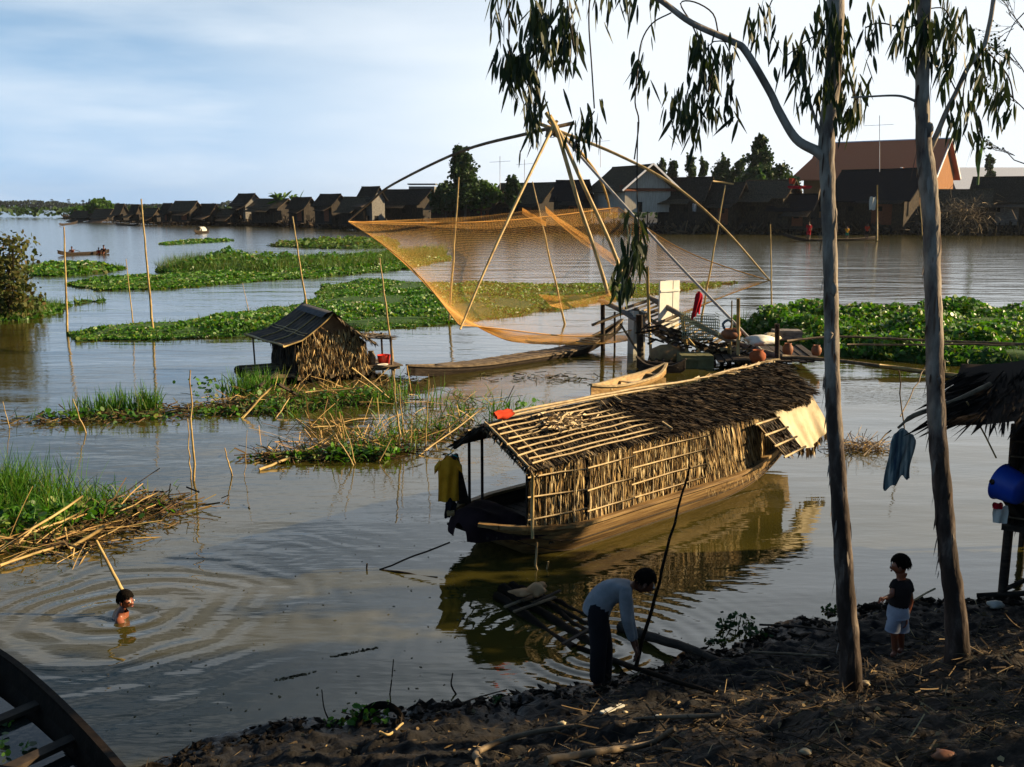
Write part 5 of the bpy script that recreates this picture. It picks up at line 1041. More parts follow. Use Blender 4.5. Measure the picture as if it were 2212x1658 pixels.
# rope with a bottle hanging over the side
m = MB(); a = hw(-1.36, -.95, .36); m.tube([a, a + Vector((-.01, -.04, -.15)), a + Vector((-.02, -.05, -.30)), a + Vector((.02, -.05, -.42)), a + Vector((.12, -.03, -.40)), a + Vector((.15, -.02, -.26))], .014, 6); tag(m.build('mooring_rope', M['bamboo_pale']), 'pale rope dangling over the near side of the houseboat bow', 'rope')
m = MB(); m.tube(crook(P(820, 1231, .0), P(972, 1172, .34), 6, .01), .012, 5); m.tube(crook(P(820, 1231, .0), P(945, 1248, .0), 6, .02), .014, 5); m.tube([P(792, 1232, -.02), P(793, 1218, .08)], .012, 5); tag(m.build('mooring_line', M['wood_dark']), 'dark mooring branch running from the houseboat bow into the water', 'line')
# ------------------------------------------------------------------ fishing stage beside the net
st = thing('fishing_stage', (P(1480, 770).x, P(1480, 770).y, 0), 'rickety bamboo fishing stage with a sloping ramp at the foot of the net', 'stage')
yS = 31.0
def sq(x, y, Y=None): return Q(x, y, Y or yS)
for pts, r, mt in [([(1302, 640, 32.3), (1303, 760, 32.3)], .075, 'wood_dark'), ([(1328, 674, 32.6), (1328, 760, 32.6)], .035, 'wood_dark'), ([(1381, 680, 31.2), (1384, 800, 31.2)], .11, 'wood_dark'), ([(1398, 577, 31.2), (1402, 690, 31), (1408, 782, 30.6)], .05, 'bamboo'),
                   ([(1473, 682, 30.5), (1484, 762, 30.4), (1484, 800, 30.4)], .06, 'bamboo'), ([(1575, 742, 29.8), (1576, 806, 29.8)], .055, 'bamboo'), ([(1595, 645, 29.5), (1596, 770, 29.5)], .055, 'bamboo'), ([(1679, 700, 29), (1681, 782, 29)], .075, 'wood_dark'), ([(1581, 650, 29.6), (1583, 700, 29.6)], .02, 'bamboo'), ([(1340, 700, 32), (1398, 775, 31)], .035, 'bamboo_dark'),
                   ([(1487, 732, 30), (1555, 795, 29.5)], .03, 'bamboo'), ([(1474, 762, 30), (1450, 800, 29.7)], .03, 'bamboo')]:
    m = MB(); pp = [Q(*q) for q in pts]; pp[-1] = pp[-1].copy(); pp[-1].z = -.3; m.tube(pp, r, 7); m.build('post', [M[mt]], st)
for pts, r, mt in [([(1294, 648, 32.3), (1350, 676, 31.9), (1479, 760, 30.6), (1557, 801, 29.8)], .085, 'wood_grey'), ([(1401, 642, 32.2), (1471, 681, 31.4), (1583, 739, 30.2), (1700, 775, 29)], .09, 'wood_grey'),
                   ([(1422, 713, 31.2), (1530, 757, 30.4), (1628, 793, 29.4)], .08, 'wood_grey'), ([(1370, 668, 31.9), (1440, 712, 31.2), (1560, 765, 30)], .06, 'bamboo_dark'), ([(1279, 703, 32), (1341, 679, 32.4), (1380, 668, 32.6)], .05, 'bamboo_dark'),
                   ([(1690, 770, 28.9), (1822, 781, 28.5), (2002, 806, 27.5), (2230, 838, 26.5)], .055, 'bamboo_dark'), ([(1900, 790, 28), (2100, 815, 27)], .05, 'bamboo'), ([(1700, 737, 29.6), (1800, 728, 29.8), (1900, 731, 29.6), (2050, 738, 29), (2230, 744, 28)], .035, 'bamboo_dark')]:
    m = MB(); m.tube(arc([Q(*q) for q in pts], 4), r, 7); m.build('beam', [M[mt]], st)
for i in range(22):
    t = i / 21; a = Q(1345 + 265 * t, 668 + 112 * t, 32 - 2.3 * t); b = Q(1400 + 240 * t, 650 + 105 * t, 32.6 - 2.2 * t); m = MB(); m.tube(crook(a, b, 2, .01), .035 if i % 3 else .055, 6); m.build('rung', [M[('bamboo_dark', 'wood_grey', 'bamboo')[i % 3]]], st)
m = MB()
for i in range(16):
    a = Q(1400 + 16 * i, 788 + random.uniform(-3, 3), 29.4); m.tube([a, a + Vector((.4, 2.2, random.uniform(-.05, .1)))], .06, 6)
for i in range(14): a = Q(1560 + 16 * i, 782 + random.uniform(-3, 2), 28.6); m.bar(a, a + Vector((.2, 2.8, .05)), .2, .05)
m.build('platform', [M['wood_dark']], st)
m = MB(); n = 260; p_ = np.array([tuple(Q(1390 + 290 * a, 700 + 85 * a + b, 30.8 - 1.5 * a)) for a, b in zip(U(0, 1, n), U(-8, 28, n))]); m.blades(p_, rng.normal(size=(n, 3)) * np.array([1, .5, .3]), U(.15, .6, n), U(.02, .08, n), 0, 2, 'strip'); tag(m.build('stage_clutter', [M['litter']], st), kind='stuff')
def flatbox(x0, y0, x1, y1, Y, th, mat, name, label, cat, lean=.0, yaw=0):
    a = Q(x0, y1, Y); b = Q(x1, y0, Y); c = (a + b) / 2; m = MB(); w_, h_ = b.x - a.x, b.z - a.z
    n_ = max(3, int(w_ / .22))
    for i in range(n_): m.box((a.x + w_ * (i + .5) / n_, Y + .012 * (i % 2), c.z + random.uniform(-.01, .01)), (w_ / n_ * .97, th, h_), 0)
    m.box((c.x, Y - th / 2 - .02, a.z + h_ * .2), (w_ * .98, .03, .06), 0); m.box((c.x, Y - th / 2 - .02, a.z + h_ * .8), (w_ * .98, .03, .06), 0)
    for i_, v_ in enumerate(m.v): m.v[i_] = (v_ - np.array(c)) @ np.array(Matrix.Rotation(rad(yaw), 3, 'Z')).T + np.array(c)
    return tag(m.build(name, mat), label, cat)
flatbox(1414, 607, 1476, 712, 31.8, .06, M['white'], 'white_screen', 'upright cream white board screen standing on the fishing stage', 'screen', yaw=36)
flatbox(1359, 672, 1391, 766, 31.9, .35, M['pale_sheet'], 'pale_box', 'tall pale greenish box standing in the water at the left of the stage', 'box', yaw=25)
flatbox(1466, 765, 1537, 804, 29.2, .8, surf('moss_box', [(.07, .075, .03), (.18, .17, .08)], scale=3), 'mossy_box', 'mossy yellow green box under the ramp of the fishing stage', 'box')
flatbox(1669, 713, 1729, 734, 30.2, .5, M['wood_grey'], 'grey_crate', 'flat grey crate against the hyacinth at the right of the stage', 'crate')
c = Q(1510, 702, 30.4); m = MB(); gm = surf('green_mesh', [(.20, .26, .17), (.32, .38, .27)], rough=.7)
for i in range(20):
    x = c.x - .55 + 1.1 * i / 19; m.tube([(x, 30.1, c.z - .4 + .12 * (i > 14)), (x + .02, 30.1, c.z + .38 - .2 * i / 19)], .010, 4); m.tube([(x, 30.7, c.z - .4), (x + .02, 30.7, c.z + .38 - .2 * i / 19)], .010, 4)
for z in np.linspace(-.38, .34, 9):
    for Y in (30.1, 30.7): m.tube([(c.x - .55, Y, c.z + z), (c.x + .55, Y, c.z + z - .05)], .010, 4)
    for x in (-.55, .55): m.tube([(c.x + x, 30.1, c.z + z), (c.x + x, 30.7, c.z + z)], .010, 4)
tag(m.build('fish_trap', gm), 'pale green wire fish trap cage behind the red cloth', 'fish trap')
shirt(Q(1510, 632, 30.0), (1, .1, 0), (.1, 0, 1), .26, .72, M['redcloth'], 'crimson cloth hanging from the slanting pole over the stage', 'hanging_cloth', False, 'cloth')
def jar(px, py, Y, r, h, mat, name, label, cat, lay=0):
    q = Q(px, py, Y); Mx = Matrix.Rotation(rad(lay), 3, 'Y'); m = MB(); m.lathe([(0, 0), (r * .7, 0), (r, h * .4), (r * .95, h * .7), (r * .6, h * .93), (r * .7, h), (r * .55, h), (r * .5, h * .8), (0, h * .5)], q, 18, M=Mx); return tag(m.build(name, mat), label, cat)
jar(1579, 732, 29.7, .30, .30, M['pot'], 'clay_pot', 'wide brown clay pot behind the ramp rail left of the hyacinth', 'pot')
jar(1701, 768, 29.2, .16, .36, M['pot'], 'clay_pot', 'reddish clay jar at the right end of the stage', 'pot')
jar(1763, 768, 29.0, .15, .3, M['pot'], 'clay_pot', 'dark red jar half hidden behind the first trunk', 'pot')
jar(1636, 783, 28.6, .24, .36, surf('rust_can', [(.25, .06, .02), (.36, .1, .035)]), 'rusty_can', 'squat rust orange can near the foot of the silver net pole', 'can')
jar(1405, 772, 30.4, .34, .9, M['barrel'], 'barrel', 'golden brown barrel lying under the left half of the ramp', 'barrel', 82)
m = MB(); m.blob(Q(1642, 736, 29.4), (.42, .3, .17), n=14, noise=.35); tag(m.build('sack', M['white']), 'bulging white sack on the stage right of the ramp', 'sack')
m = MB(); m.blob(Q(1663, 730, 29.9), (.26, .22, .16), n=14, noise=.35); tag(m.build('sack', M['tarp']), 'smaller tan sack heaped behind the white one', 'sack')
m = MB(); c = Q(1572, 712, 29.9); m.tube(arc([c + Vector((-.02, 0, -.1)), c + Vector((-.15, 0, .15)), c + Vector((.0, 0, .28)), c + Vector((.12, 0, .2)), c + Vector((.1, 0, .05))], 5), .04, 7); tag(m.build('pump_handle', surf('dull_blue', [(.05, .09, .12), (.1, .16, .2)])), 'curved dull blue metal handle above the brown pot', 'handle')
boat('canoe', P(1375, 800), P(1480, 806), .7, .2, .2, .2, 'dark half sunk dinghy under the barrel at the stage', M['wood_dark'], M['wood_dark'], M['wood_dark'], thwarts=2)
# ------------------------------------------------------------------ people
def skinned(name, chains, mat, parent, root=None, sub=2):
    """one continuous surface grown over a skeleton; chains of (point, rx, ry) share a point when they start on one"""
    V, E, R_, key = [], [], [], {}
    def vid(p, r):
        k = tuple(round(c, 4) for c in p)
        if k not in key: key[k] = len(V); V.append(k); R_.append(r)
        return key[k]
    for ch in chains:
        last = None
        for p, *r in ch:
            r = (r[0], r[1] if len(r) > 1 else r[0]); i = vid(p, r)
            if last is not None and last != i: E.append((last, i))
            last = i
    off = Vector(parent.location); me = bpy.data.meshes.new(name); me.from_pydata([tuple(Vector(v) - off) for v in V], E, [])
    o = bpy.data.objects.new(name, me); C.objects.link(o); o.parent = parent; me.materials.append(mat)
    sk = o.modifiers.new('Skin', 'SKIN'); sk.use_smooth_shade = True; sk.branch_smoothing = .4
    for i, r in enumerate(R_):
        me.skin_vertices[0].data[i].radius = r; me.skin_vertices[0].data[i].use_root = False
    ri = key[tuple(round(c, 4) for c in root)] if root is not None else 0; me.skin_vertices[0].data[ri].use_root = True
    ss = o.modifiers.new('Subdivision', 'SUBSURF'); ss.levels = sub; ss.render_levels = sub; return o
def hand(wr, d, side, nrm, s=1.0, curl=.5):
    """palm and five fingers as chains starting at the wrist joint"""
    d = Vector(d).normalized(); side = Vector(side).normalized(); nrm = Vector(nrm).normalized(); wr = Vector(wr); ch = []
    kn = wr + d * .085 * s; ch.append([(wr, .024 * s, .02 * s), (kn, .036 * s, .015 * s)])
    for i, (o, L) in enumerate(((-.030, .070), (-.010, .082), (.010, .076), (.030, .058))):
        a = kn + side * o * s + d * .012 * s; b = a + d * L * .45 * s + nrm * .15 * L * curl * s; c = b + d * L * .35 * s + nrm * L * .55 * curl * s; e = c + d * L * .12 * s + nrm * L * .35 * curl * s
        ch.append([(kn, .036 * s, .015 * s), (a, .0095 * s), (b, .009 * s), (c, .008 * s), (e, .0065 * s)])
    t0 = wr + d * .03 * s - side * .03 * s; t1 = t0 + d * .035 * s - side * .025 * s; t2 = t1 + d * .03 * s - side * .004 * s + nrm * .01 * s
    ch.append([(wr, .024 * s, .02 * s), (t0, .014 * s), (t1, .011 * s), (t2, .009 * s)]); return ch
def head(neck, c, face, up, s, skin, hairm, parent, hair_r=1.08, cover=.15, cut=False):
    """returns chains for the head (joined to the neck joint) and adds hair, eyes and mouth as parts"""
    face = Vector(face).normalized(); up = Vector(up); up = (up - face * up.dot(face)).normalized(); sd = face.cross(up); c = Vector(c)
    jaw = c - up * .075 * s + face * .035 * s; cr = c + up * .035 * s - face * .012 * s; ch = [[neck, (c - up * .07 * s - face * .01 * s, .055 * s, .055 * s), (c - up * .02 * s, .080 * s, .078 * s), (cr, .086 * s, .086 * s), (cr + up * .05 * s, .05 * s, .05 * s)],
        [(c - up * .02 * s, .080 * s, .078 * s), (jaw + face * .025 * s, .030 * s, .028 * s)], [(c - up * .02 * s, .080 * s, .078 * s), (c - up * .022 * s + face * .102 * s, .014 * s, .014 * s)]]
    m = MB(); Mx = Matrix((sd, face, up)).transposed()
    k = c + up * .03 * s - face * .012 * s; n = 22; V = []; kk = 14
    for i in range(kk + 1):
        a = math.pi * .5 * 1.28 * i / kk
        for j in range(n):
            t = 2 * math.pi * j / n; fx = math.sin(t); lim = 1.0 if fx < .35 else (.66 if not cut else .6); aa = a * lim; r = .093 * s * (1 + .02 * math.sin(7 * t + 3 * i))
            V.append(tuple(k + Mx @ Vector((r * math.sin(aa) * math.cos(t) * .93, r * math.sin(aa) * fx * 1.04, r * math.cos(aa) * 1.05))))
    m.add(V, [(i * n + j, i * n + (j + 1) % n, (i + 1) * n + (j + 1) % n, (i + 1) * n + j) for i in range(kk) for j in range(n)], 0, True)
    nn = 500; a = rng.random(nn); t = U(0, 6.28, nn); lim = np.where(np.sin(t) < .35, 1, .66); aa = np.sqrt(a) * math.pi * .5 * 1.28 * lim
    p_ = np.stack([np.sin(aa) * np.cos(t) * .93, np.sin(aa) * np.sin(t) * 1.04, np.cos(aa) * 1.05], 1) @ np.array(Mx).T; m.blades(np.array(k) + p_ * .093 * s, p_ * .12 - np.array(up) * .8 + rng.normal(size=(nn, 3)) * .12, .03 * s, .007 * s, .1, 2, 'grass')
    m.build('hair', [hairm], parent)
    m = MB()
    for sg in (-1, 1): m.blob(c + face * .082 * s + sd * .032 * s * sg + up * .002 * s, (.011 * s,) * 3, n=8, noise=0)
    m.build('eye', [M['eye']], parent)
    m = MB(); m.blob(c + face * .083 * s - up * .058 * s, (.022 * s, .010 * s, .008 * s), n=8, noise=0, M=Mx.to_3x3()); m.build('mouth', [M['lip']], parent)
    m = MB()
    for sg in (-1, 1): m.blob(c + sd * .086 * s * sg - up * .012 * s - face * .005 * s, (.010 * s, .018 * s, .03 * s), n=8, noise=0, M=Mx.to_3x3())
    m.build('ear', [skin], parent)
    return ch
# --- man bending in the shallows
Ym = P(1300, 1478).y; g = lambda x, y, dy=0.: Q(x, y, Ym + dy)
man = thing('person', (g(1300, 1480).x, Ym, 0), 'man in a pale blue long sleeved shirt and dark trousers bending over in the shallows', 'person')
hip, mid, chest, nk = g(1289, 1318), g(1303, 1288), g(1345, 1272), g(1371, 1263)
hd = g(1394, 1258); ch = [[(hip, .145, .125), (mid, .135, .13), (g(1324, 1275), .135, .14), (chest, .12, .155), (nk, .052, .055)]]
for sg in (-1, 1):
    hj = hip + Vector((.01, .10 * sg, -.04)); ft = g(1297 + 8 * sg, 1484, .12 * sg); kn = g(1300 + 7 * sg, 1400, .12 * sg)
    ch.append([(hip, .145, .125), (hj, .10, .10), (kn, .062, .062), (ft, .045, .045), (ft + Vector((.16, 0, -.10)), .03, .03)])
    sh = g(1350, 1276, .17 * sg); el = g(1356 + 3 * sg, 1338, .15 * sg); wr = g(1371 + 3 * sg, 1392, .09 * sg)
    ch.append([(chest, .12, .155), (sh, .062, .062), (el, .043, .043), (wr, .027, .027)])
    ch += hand(wr, (.35, -.1 * sg, -1), (0, 1, 0), (-.6, 0, -.3), 1.0, .7)
ch += head((nk, .052, .055), hd, (.88, -.10, -.46), (.5, 0, .86), 1.12, M['skin'], M['hair'], man)
skinned('body', ch, M['skin'], man, hip)
ch = [[(g(1284, 1334), .168, .165), (hip + Vector((-.0, 0, .02)), .162, .155), (mid, .15, .15), (g(1324, 1275), .15, .158), (chest, .135, .172), (g(1366, 1265), .07, .07)]]
for sg in (-1, 1):
    sh = g(1350, 1276, .17 * sg); el = g(1356 + 3 * sg, 1338, .15 * sg); wr = g(1369 + 3 * sg, 1386, .095 * sg); ch.append([(chest, .135, .172), (sh, .078, .078), (el, .060, .060), (wr, .043, .043)])
skinned('shirt', ch, M['bluecloth'], man, chest)
hip2 = g(1286, 1322); ch = [[(g(1308, 1284), .15, .15), (g(1294, 1302), .165, .16), (hip2, .168, .158)]]
for sg in (-1, 1):
    hj = hip + Vector((.01, .10 * sg, -.05)); ft = g(1297 + 8 * sg, 1478, .12 * sg); kn = g(1300 + 7 * sg, 1400, .12 * sg); ch.append([(hip2, .158, .145), (hj, .118, .118), (kn, .088, .088), (ft, .08, .08)])
skinned('trousers', ch, M['darkcloth'], man, hip2)
m = MB(); m.tube(crook(Q(1490, 1008, Ym + .25), Q(1374, 1440, Ym + .05), 14, .006), [.010 + .012 * i / 14 for i in range(15)], 7); tag(m.build('long_stick', M['wood_wet']), 'long dark crooked stick standing upright in front of the bending man', 'stick')
# --- boy on the bank
bb = hit(1941, 1415); Yb = bb.y; g = lambda x, y, dy=0.: Q(x, y, Yb + dy); boy = thing('person', tuple(bb), 'small boy in a dark vest and whitish shorts standing between the two trunks', 'person')
hip, wst, chest, nk, hd = g(1940, 1330), g(1943, 1300), g(1947, 1268), g(1946, 1247), g(1944, 1222)
ch = [[(hip, .085, .075), (wst, .080, .075), (chest, .095, .075), (nk, .034, .034)]]
for sg, dx in ((-1, -7), (1, 7)):
    ft = g(1940 + dx, 1410, .03 * sg); ft.z = max(ft.z, gz(ft.x, ft.y) + .03); kn = g(1939 + dx, 1374, .03 * sg); ch.append([(hip, .085, .075), (hip + Vector((dx * .006, .03 * sg, -.05)), .058, .058), (kn, .036, .036), (ft, .026, .026), (ft + Vector((-.05, -.05, -.015)), .022, .018)])
sh = g(1934, 1262, -.01); el = g(1926, 1287, -.04); wr = g(1912, 1291, -.12); ch.append([(chest, .095, .075), (sh, .036, .036), (el, .026, .026), (wr, .019, .019)]); ch += hand(wr, (-.8, -.5, -.05), (0, .2, 1), (.2, .3, -.6), .6, .6)
sh = g(1962, 1262, .02); el = g(1968, 1300, .03); wr = g(1958, 1334, -.02); ch.append([(chest, .095, .075), (sh, .036, .036), (el, .027, .027), (wr, .019, .019)]); ch += hand(wr, (-.1, -.1, -1), (0, 1, 0), (-.5, 0, 0), .6, .5)
ch += head((nk, .034, .034), hd, (-.85, .35, -.1), (0, 0, 1), .93, M['skin'], M['hair'], boy, cover=.2)
skinned('body', ch, M['skin_sunlit'], boy, hip)
m = MB(); tb_ = lambda pts, rr, n=16: m.tube(arc(pts, 3), list(np.interp(np.linspace(0, 1, (len(pts) - 1) * 3 + 1), np.linspace(0, 1, len(pts)), rr)), n)
tb_([g(1940, 1317), g(1942, 1304), g(1945, 1282), g(1947, 1264), g(1946, 1251)], [.084, .090, .098, .095, .045]); tb_([g(1947, 1262), g(1936, 1261), g(1930, 1273, -.02)], [.05, .048, .045]); tb_([g(1947, 1262), g(1959, 1260), g(1965, 1276, .02)], [.05, .048, .045]); m.build('vest', [M['greycloth']], boy)
m = MB(); tb_([g(1941, 1307), g(1940, 1318), g(1940, 1332)], [.088, .10, .105])
for dx, sg in ((-8, -1), (8, 1)): tb_([g(1940 + dx * .5, 1326, .02 * sg), g(1939 + dx, 1345, .03 * sg), g(1938 + dx * 1.25, 1363, .03 * sg)], [.070, .068, .072], 12)
m.build('shorts', [M['shorts']], boy)
m = MB(); a = P(1970, 1300, .4); m.tube([Q(1962, 1304, Yb + .25), Q(2000, 1282, Yb + .4), Q(2020, 1272, Yb + .5)], .01, 5); tag(m.build('cord', M['bamboo_pale']), 'thin pale cord running from behind the boy to the second trunk', 'cord')
# --- swimmer
sw = P(265, 1334); Ys = sw.y; g = lambda x, y, dy=0.: Q(x, y, Ys + dy); swm = thing('person', (sw.x, sw.y, 0), 'bather up to the shoulders in the water with sunlit wet head turned right', 'person')
nk, chest, hd = g(266, 1315, .0), g(259, 1334, .03), g(272, 1297)
ch = [[(nk, .055, .055), (chest, .12, .15), (g(256, 1372, .08), .13, .16)]]
for sg in (-1, 1): 
    sh = chest + Vector((-.03 + (.06 if sg < 0 else -.04), .16 * sg, .03)); ch.append([(chest, .12, .15), (sh, .065, .065), (sh + Vector((.10, -.02, -.10)), .05, .05), (sh + Vector((.24, -.05, -.16)), .038, .038)])
ch += head((nk, .055, .055), hd, (.93, -.30, -.05), (0, 0, 1), 1.02, M['skin_sunlit'], M['hair'], swm)
skinned('body', ch, M['skin_sunlit'], swm, chest)
m = MB(); m.tube(crook(Q(208, 1168, Ys + .35), Q(268, 1282, Ys + .12), 8, .012) + [Vector((Q(272, 1296, Ys + .14)))], [.016 + .008 * i / 9 for i in range(10)], 7); tag(m.build('wooden_stick', M['bamboo']), 'light brown stick held slanting up behind the bather', 'stick')

# ------------------------------------------------------------------ logs, raft, near canoe
def log(pts, r0, r1, mat, name, label, cat='log', **k):
    m = MB(); pp = arc(pts, 5); n = len(pp); m.tube([p_ + Vector((random.uniform(-1, 1), random.uniform(-1, 1), random.uniform(-1, 1))) * r0 * .12 for p_ in pp], [(r0 + (r1 - r0) * i / (n - 1)) * random.uniform(.94, 1.07) for i in range(n)], 8); return tag(m.build(name, M[mat] if isinstance(mat, str) else mat), label, cat, **k)
hb1 = hit(1745, 1488)
log([P(1340, 1352, .04), P(1400, 1375, .07), P(1480, 1398, .12), P(1560, 1430, .14), hb1 + Vector((0, 0, .05))], .06, .035, 'wood_dark', 'log', 'long bent dark log reaching from the water beyond the man up onto the bank')
log([P(1250, 1400, .0), P(1340, 1432, .04), hit(1450, 1478) + Vector((0, 0, .04)), hit(1545, 1510) + Vector((0, 0, .05))], .035, .02, 'wood_wet', 'branch', 'thin wet branch lying on the mud below the bent log', 'branch')
rf0 = thing('sunken_raft', (P(1180, 1330).x, P(1180, 1330).y, 0), 'half sunken dark log raft in front of the houseboat', 'raft')
for i, (a, b, r) in enumerate([((1085, 1272), (1290, 1402), .075), ((1105, 1266), (1300, 1385), .06), ((1125, 1272), (1288, 1362), .05), ((1150, 1275), (1290, 1345), .045), ((1072, 1288), (1240, 1404), .06)]):
    m = MB(); pa, pb = P(*a, .03 - .03 * (i % 2)), P(*b, -.03); m.tube(crook(pa, pb, 7, .018), [r * random.uniform(.7, 1.15) for _ in range(8)], 7); m.build('log', [M['wood_wet']], rf0)
for a, b in (((1090, 1312), (1180, 1276)), ((1215, 1392), (1290, 1350)), ((1110, 1322), (1200, 1290)), ((1130, 1298), (1170, 1284)), ((1150, 1304), (1210, 1276))):
    m = MB(); m.bar(P(*a, .09), P(*b, .07), .035, .02); m.build('crosspiece', [M['wood_dark'] if a[0] > 1140 else M['bamboo_dark']], rf0)
m = MB(); c = P(1155, 1285, .14)
m.blob(c + Vector((.02, 0, .06)), (.10, .08, .09), n=14, noise=.3); m.blob(c + Vector((-.14, .02, .02)), (.14, .08, .045), n=14, noise=.3); m.blob(c + Vector((.08, .03, .1)), (.06, .05, .05), n=10, noise=.3); tag(m.build('wet_bundle', surf('peach_cloth', [(.45, .22, .10), (.62, .36, .18)], scale=6)), 'sunlit peach coloured bundle lying on the outer end of the raft', 'bundle')
# near canoe, bottom left
a, b = P(-420, 1290, .0), P(262, 1655, .0); cz = thing('canoe', ((a.x + b.x) / 2, (a.y + b.y) / 2, 0), 'near dark wooden canoe with water and weeds inside at the bottom left corner', 'boat', rz=math.atan2(b.y - a.y, b.x - a.x) )
L = (b - a).length + .5; m, gn, fo = boat_mesh(L, 1.60, .28, .2, .16, ns=30, pw=1.6, deep=.1, thick=.026, taper1=.10); m.build('hull', [M['wood_wet'], M['wood_wet']], cz, True); gn.build('gunwale', [M['wood_wet']], cz, True)
for s in (.42, .56, .70, .83):
    q = fo(s, .85); m = MB(); m.box((q[0], 0, q[2] - .03), (.12, abs(q[1]) * 2 * .97, .045)); m.build('thwart', [M['wood_dark']], cz, True)
cz.location = cz.location + Vector((.10, -.72, 0))
m = MB(); n = 14
v = []; 
for i in range(n + 1): s = .3 + .62 * i / n; y = abs(fo(s, .62)[1]) * .95; x = fo(s, 0)[0]; v += [(x, -y, .09), (x, y, .09)]
m.add(v, [(2 * i, 2 * i + 2, 2 * i + 3, 2 * i + 1) for i in range(n)]); m.build('bilge_water', [surf('bilge_water_surface', [(.012, .016, .014), (.03, .035, .03)], rough=.04, bump=.05, spec=.8)], cz, True)
n = 46; x = U(.3, 2.0, n); y = U(-.45, .3, n); Rz = Matrix.Rotation(cz.rotation_euler.z, 4, 'Z'); p_ = np.array([tuple(cz.location + Rz @ Vector((a_, b_, .12))) for a_, b_ in zip(x, y)]); m = MB(); m.discs(p_, rng.normal(size=(n, 3)) * .5 + np.array([0, 0, 1]), U(.015, .045, n), 6); m.blades(p_[:20], rng.normal(size=(20, 3)) + np.array([0, 0, .4]), .12, .014, .2, 2, 'grass')
tag(m.build('water_weed', M['hya']), 'green leaves floating in the flooded near canoe', 'water plants', kind='stuff')

# ------------------------------------------------------------------ weeds, reeds and floating debris close by
def tufts(b, cx, cy, n, L, spread, base_r, w=.014, mat=0, lean=(0, 0), z=0.0):
    x = cx + rng.normal(size=n) * base_r; y = cy + rng.normal(size=n) * base_r; D = np.stack([rng.normal(size=n) * spread + lean[0], rng.normal(size=n) * spread + lean[1], np.ones(n)], 1)
    b.blades(np.stack([x, y, 0 * x + z], 1), D, L * U(.5, 1.1, n), w, U(.1, .5, n), 4, 'grass', mat)
MG = [M['grass'], M['dry'], M['debris'], M['hya']]
def patch(name, label, gr=(), dry=(), deb=(), hya=(), cat='weeds'):
    b = MB()
    for px, py, n, L, sp_, r in gr: q = P(px, py); tufts(b, q.x, q.y, n, L, sp_, r, mat=0, w=.010 + .0006 * q.y)
    for px, py, n, L, r, flat in dry:
        q = P(px, py); d = rng.normal(size=(n, 3)); d[:, 2] = np.abs(d[:, 2]) * flat + .03; p_ = np.stack([q.x + rng.normal(size=n) * r[0], q.y + rng.normal(size=n) * r[1], U(.0, .12, n)], 1); b.blades(p_, d, L * U(.4, 1.2, n), U(.008, .022, n), .1, 3, 'strip', 1)
    for px, py, n, r in deb:
        q = P(px, py); d = rng.normal(size=(n, 3)) * np.array([1, 1, .2]); p_ = np.stack([q.x + rng.normal(size=n) * r[0], q.y + rng.normal(size=n) * r[1], U(0, .10, n)], 1); b.blades(p_, d, U(.08, .4, n), U(.008, .03, n), 0, 2, 'strip', 2)
    for px, py, n, r, h in hya:
        q = P(px, py); p_ = np.stack([q.x + rng.normal(size=n) * r[0], q.y + rng.normal(size=n) * r[1], U(.02, h, n)], 1); b.discs(p_, rng.normal(size=(n, 3)) * .6 + np.array([0, 0, .8]), U(.03, .075, n), 6, 3, .8)
    return tag(b.build(name, MG), label, cat, kind='stuff')
patch('water_grass', 'thin floating line of rotting stems with grass tufts left of the floating hut', gr=[(215, 890, 150, .7, .16, .3), (255, 885, 110, .7, .15, .22), (318, 888, 200, .85, .22, .16), (100, 905, 20, .4, .3, .3), (460, 895, 30, .4, .4, .3)],
      deb=[(40, 918, 60, (.7, .15)), (110, 912, 80, (.8, .15)), (190, 905, 220, (.8, .22)), (280, 898, 260, (.8, .25)), (360, 892, 160, (.8, .15)), (440, 885, 180, (.8, .15)), (510, 880, 200, (.7, .2))], hya=[(130, 905, 30, (.25, .12), .15), (210, 905, 120, (.6, .2), .2), (445, 870, 60, (.2, .2), .6), (300, 905, 60, (.6, .2), .1), (480, 895, 60, (.4, .15), .12)])
patch('water_grass', 'untidy green and brown reed island in front of the floating hut', gr=[(548, 850, 420, .85, .22, .33), (600, 868, 80, .4, .5, .5), (690, 880, 170, .4, .5, .7), (760, 860, 120, .4, .5, .6), (640, 880, 140, .4, .5, .6), (800, 870, 120, .6, .4, .4)],
      dry=[(600, 865, 120, .7, (.8, .3), .25), (690, 862, 190, .8, (1.0, .3), .4), (770, 850, 60, .9, (.5, .3), .5), (560, 870, 30, .7, (.5, .2), .2)], deb=[(560, 885, 420, (.7, .25)), (640, 878, 420, (.8, .3)), (730, 870, 420, (.9, .3)), (810, 850, 200, (.6, .3)), (520, 890, 160, (.4, .2)), (860, 825, 140, (.4, .3))], hya=[(560, 890, 150, (.5, .25), .15), (590, 880, 90, (.4, .2), .2), (700, 870, 160, (.9, .3), .35), (800, 860, 80, (.4, .3), .3)])
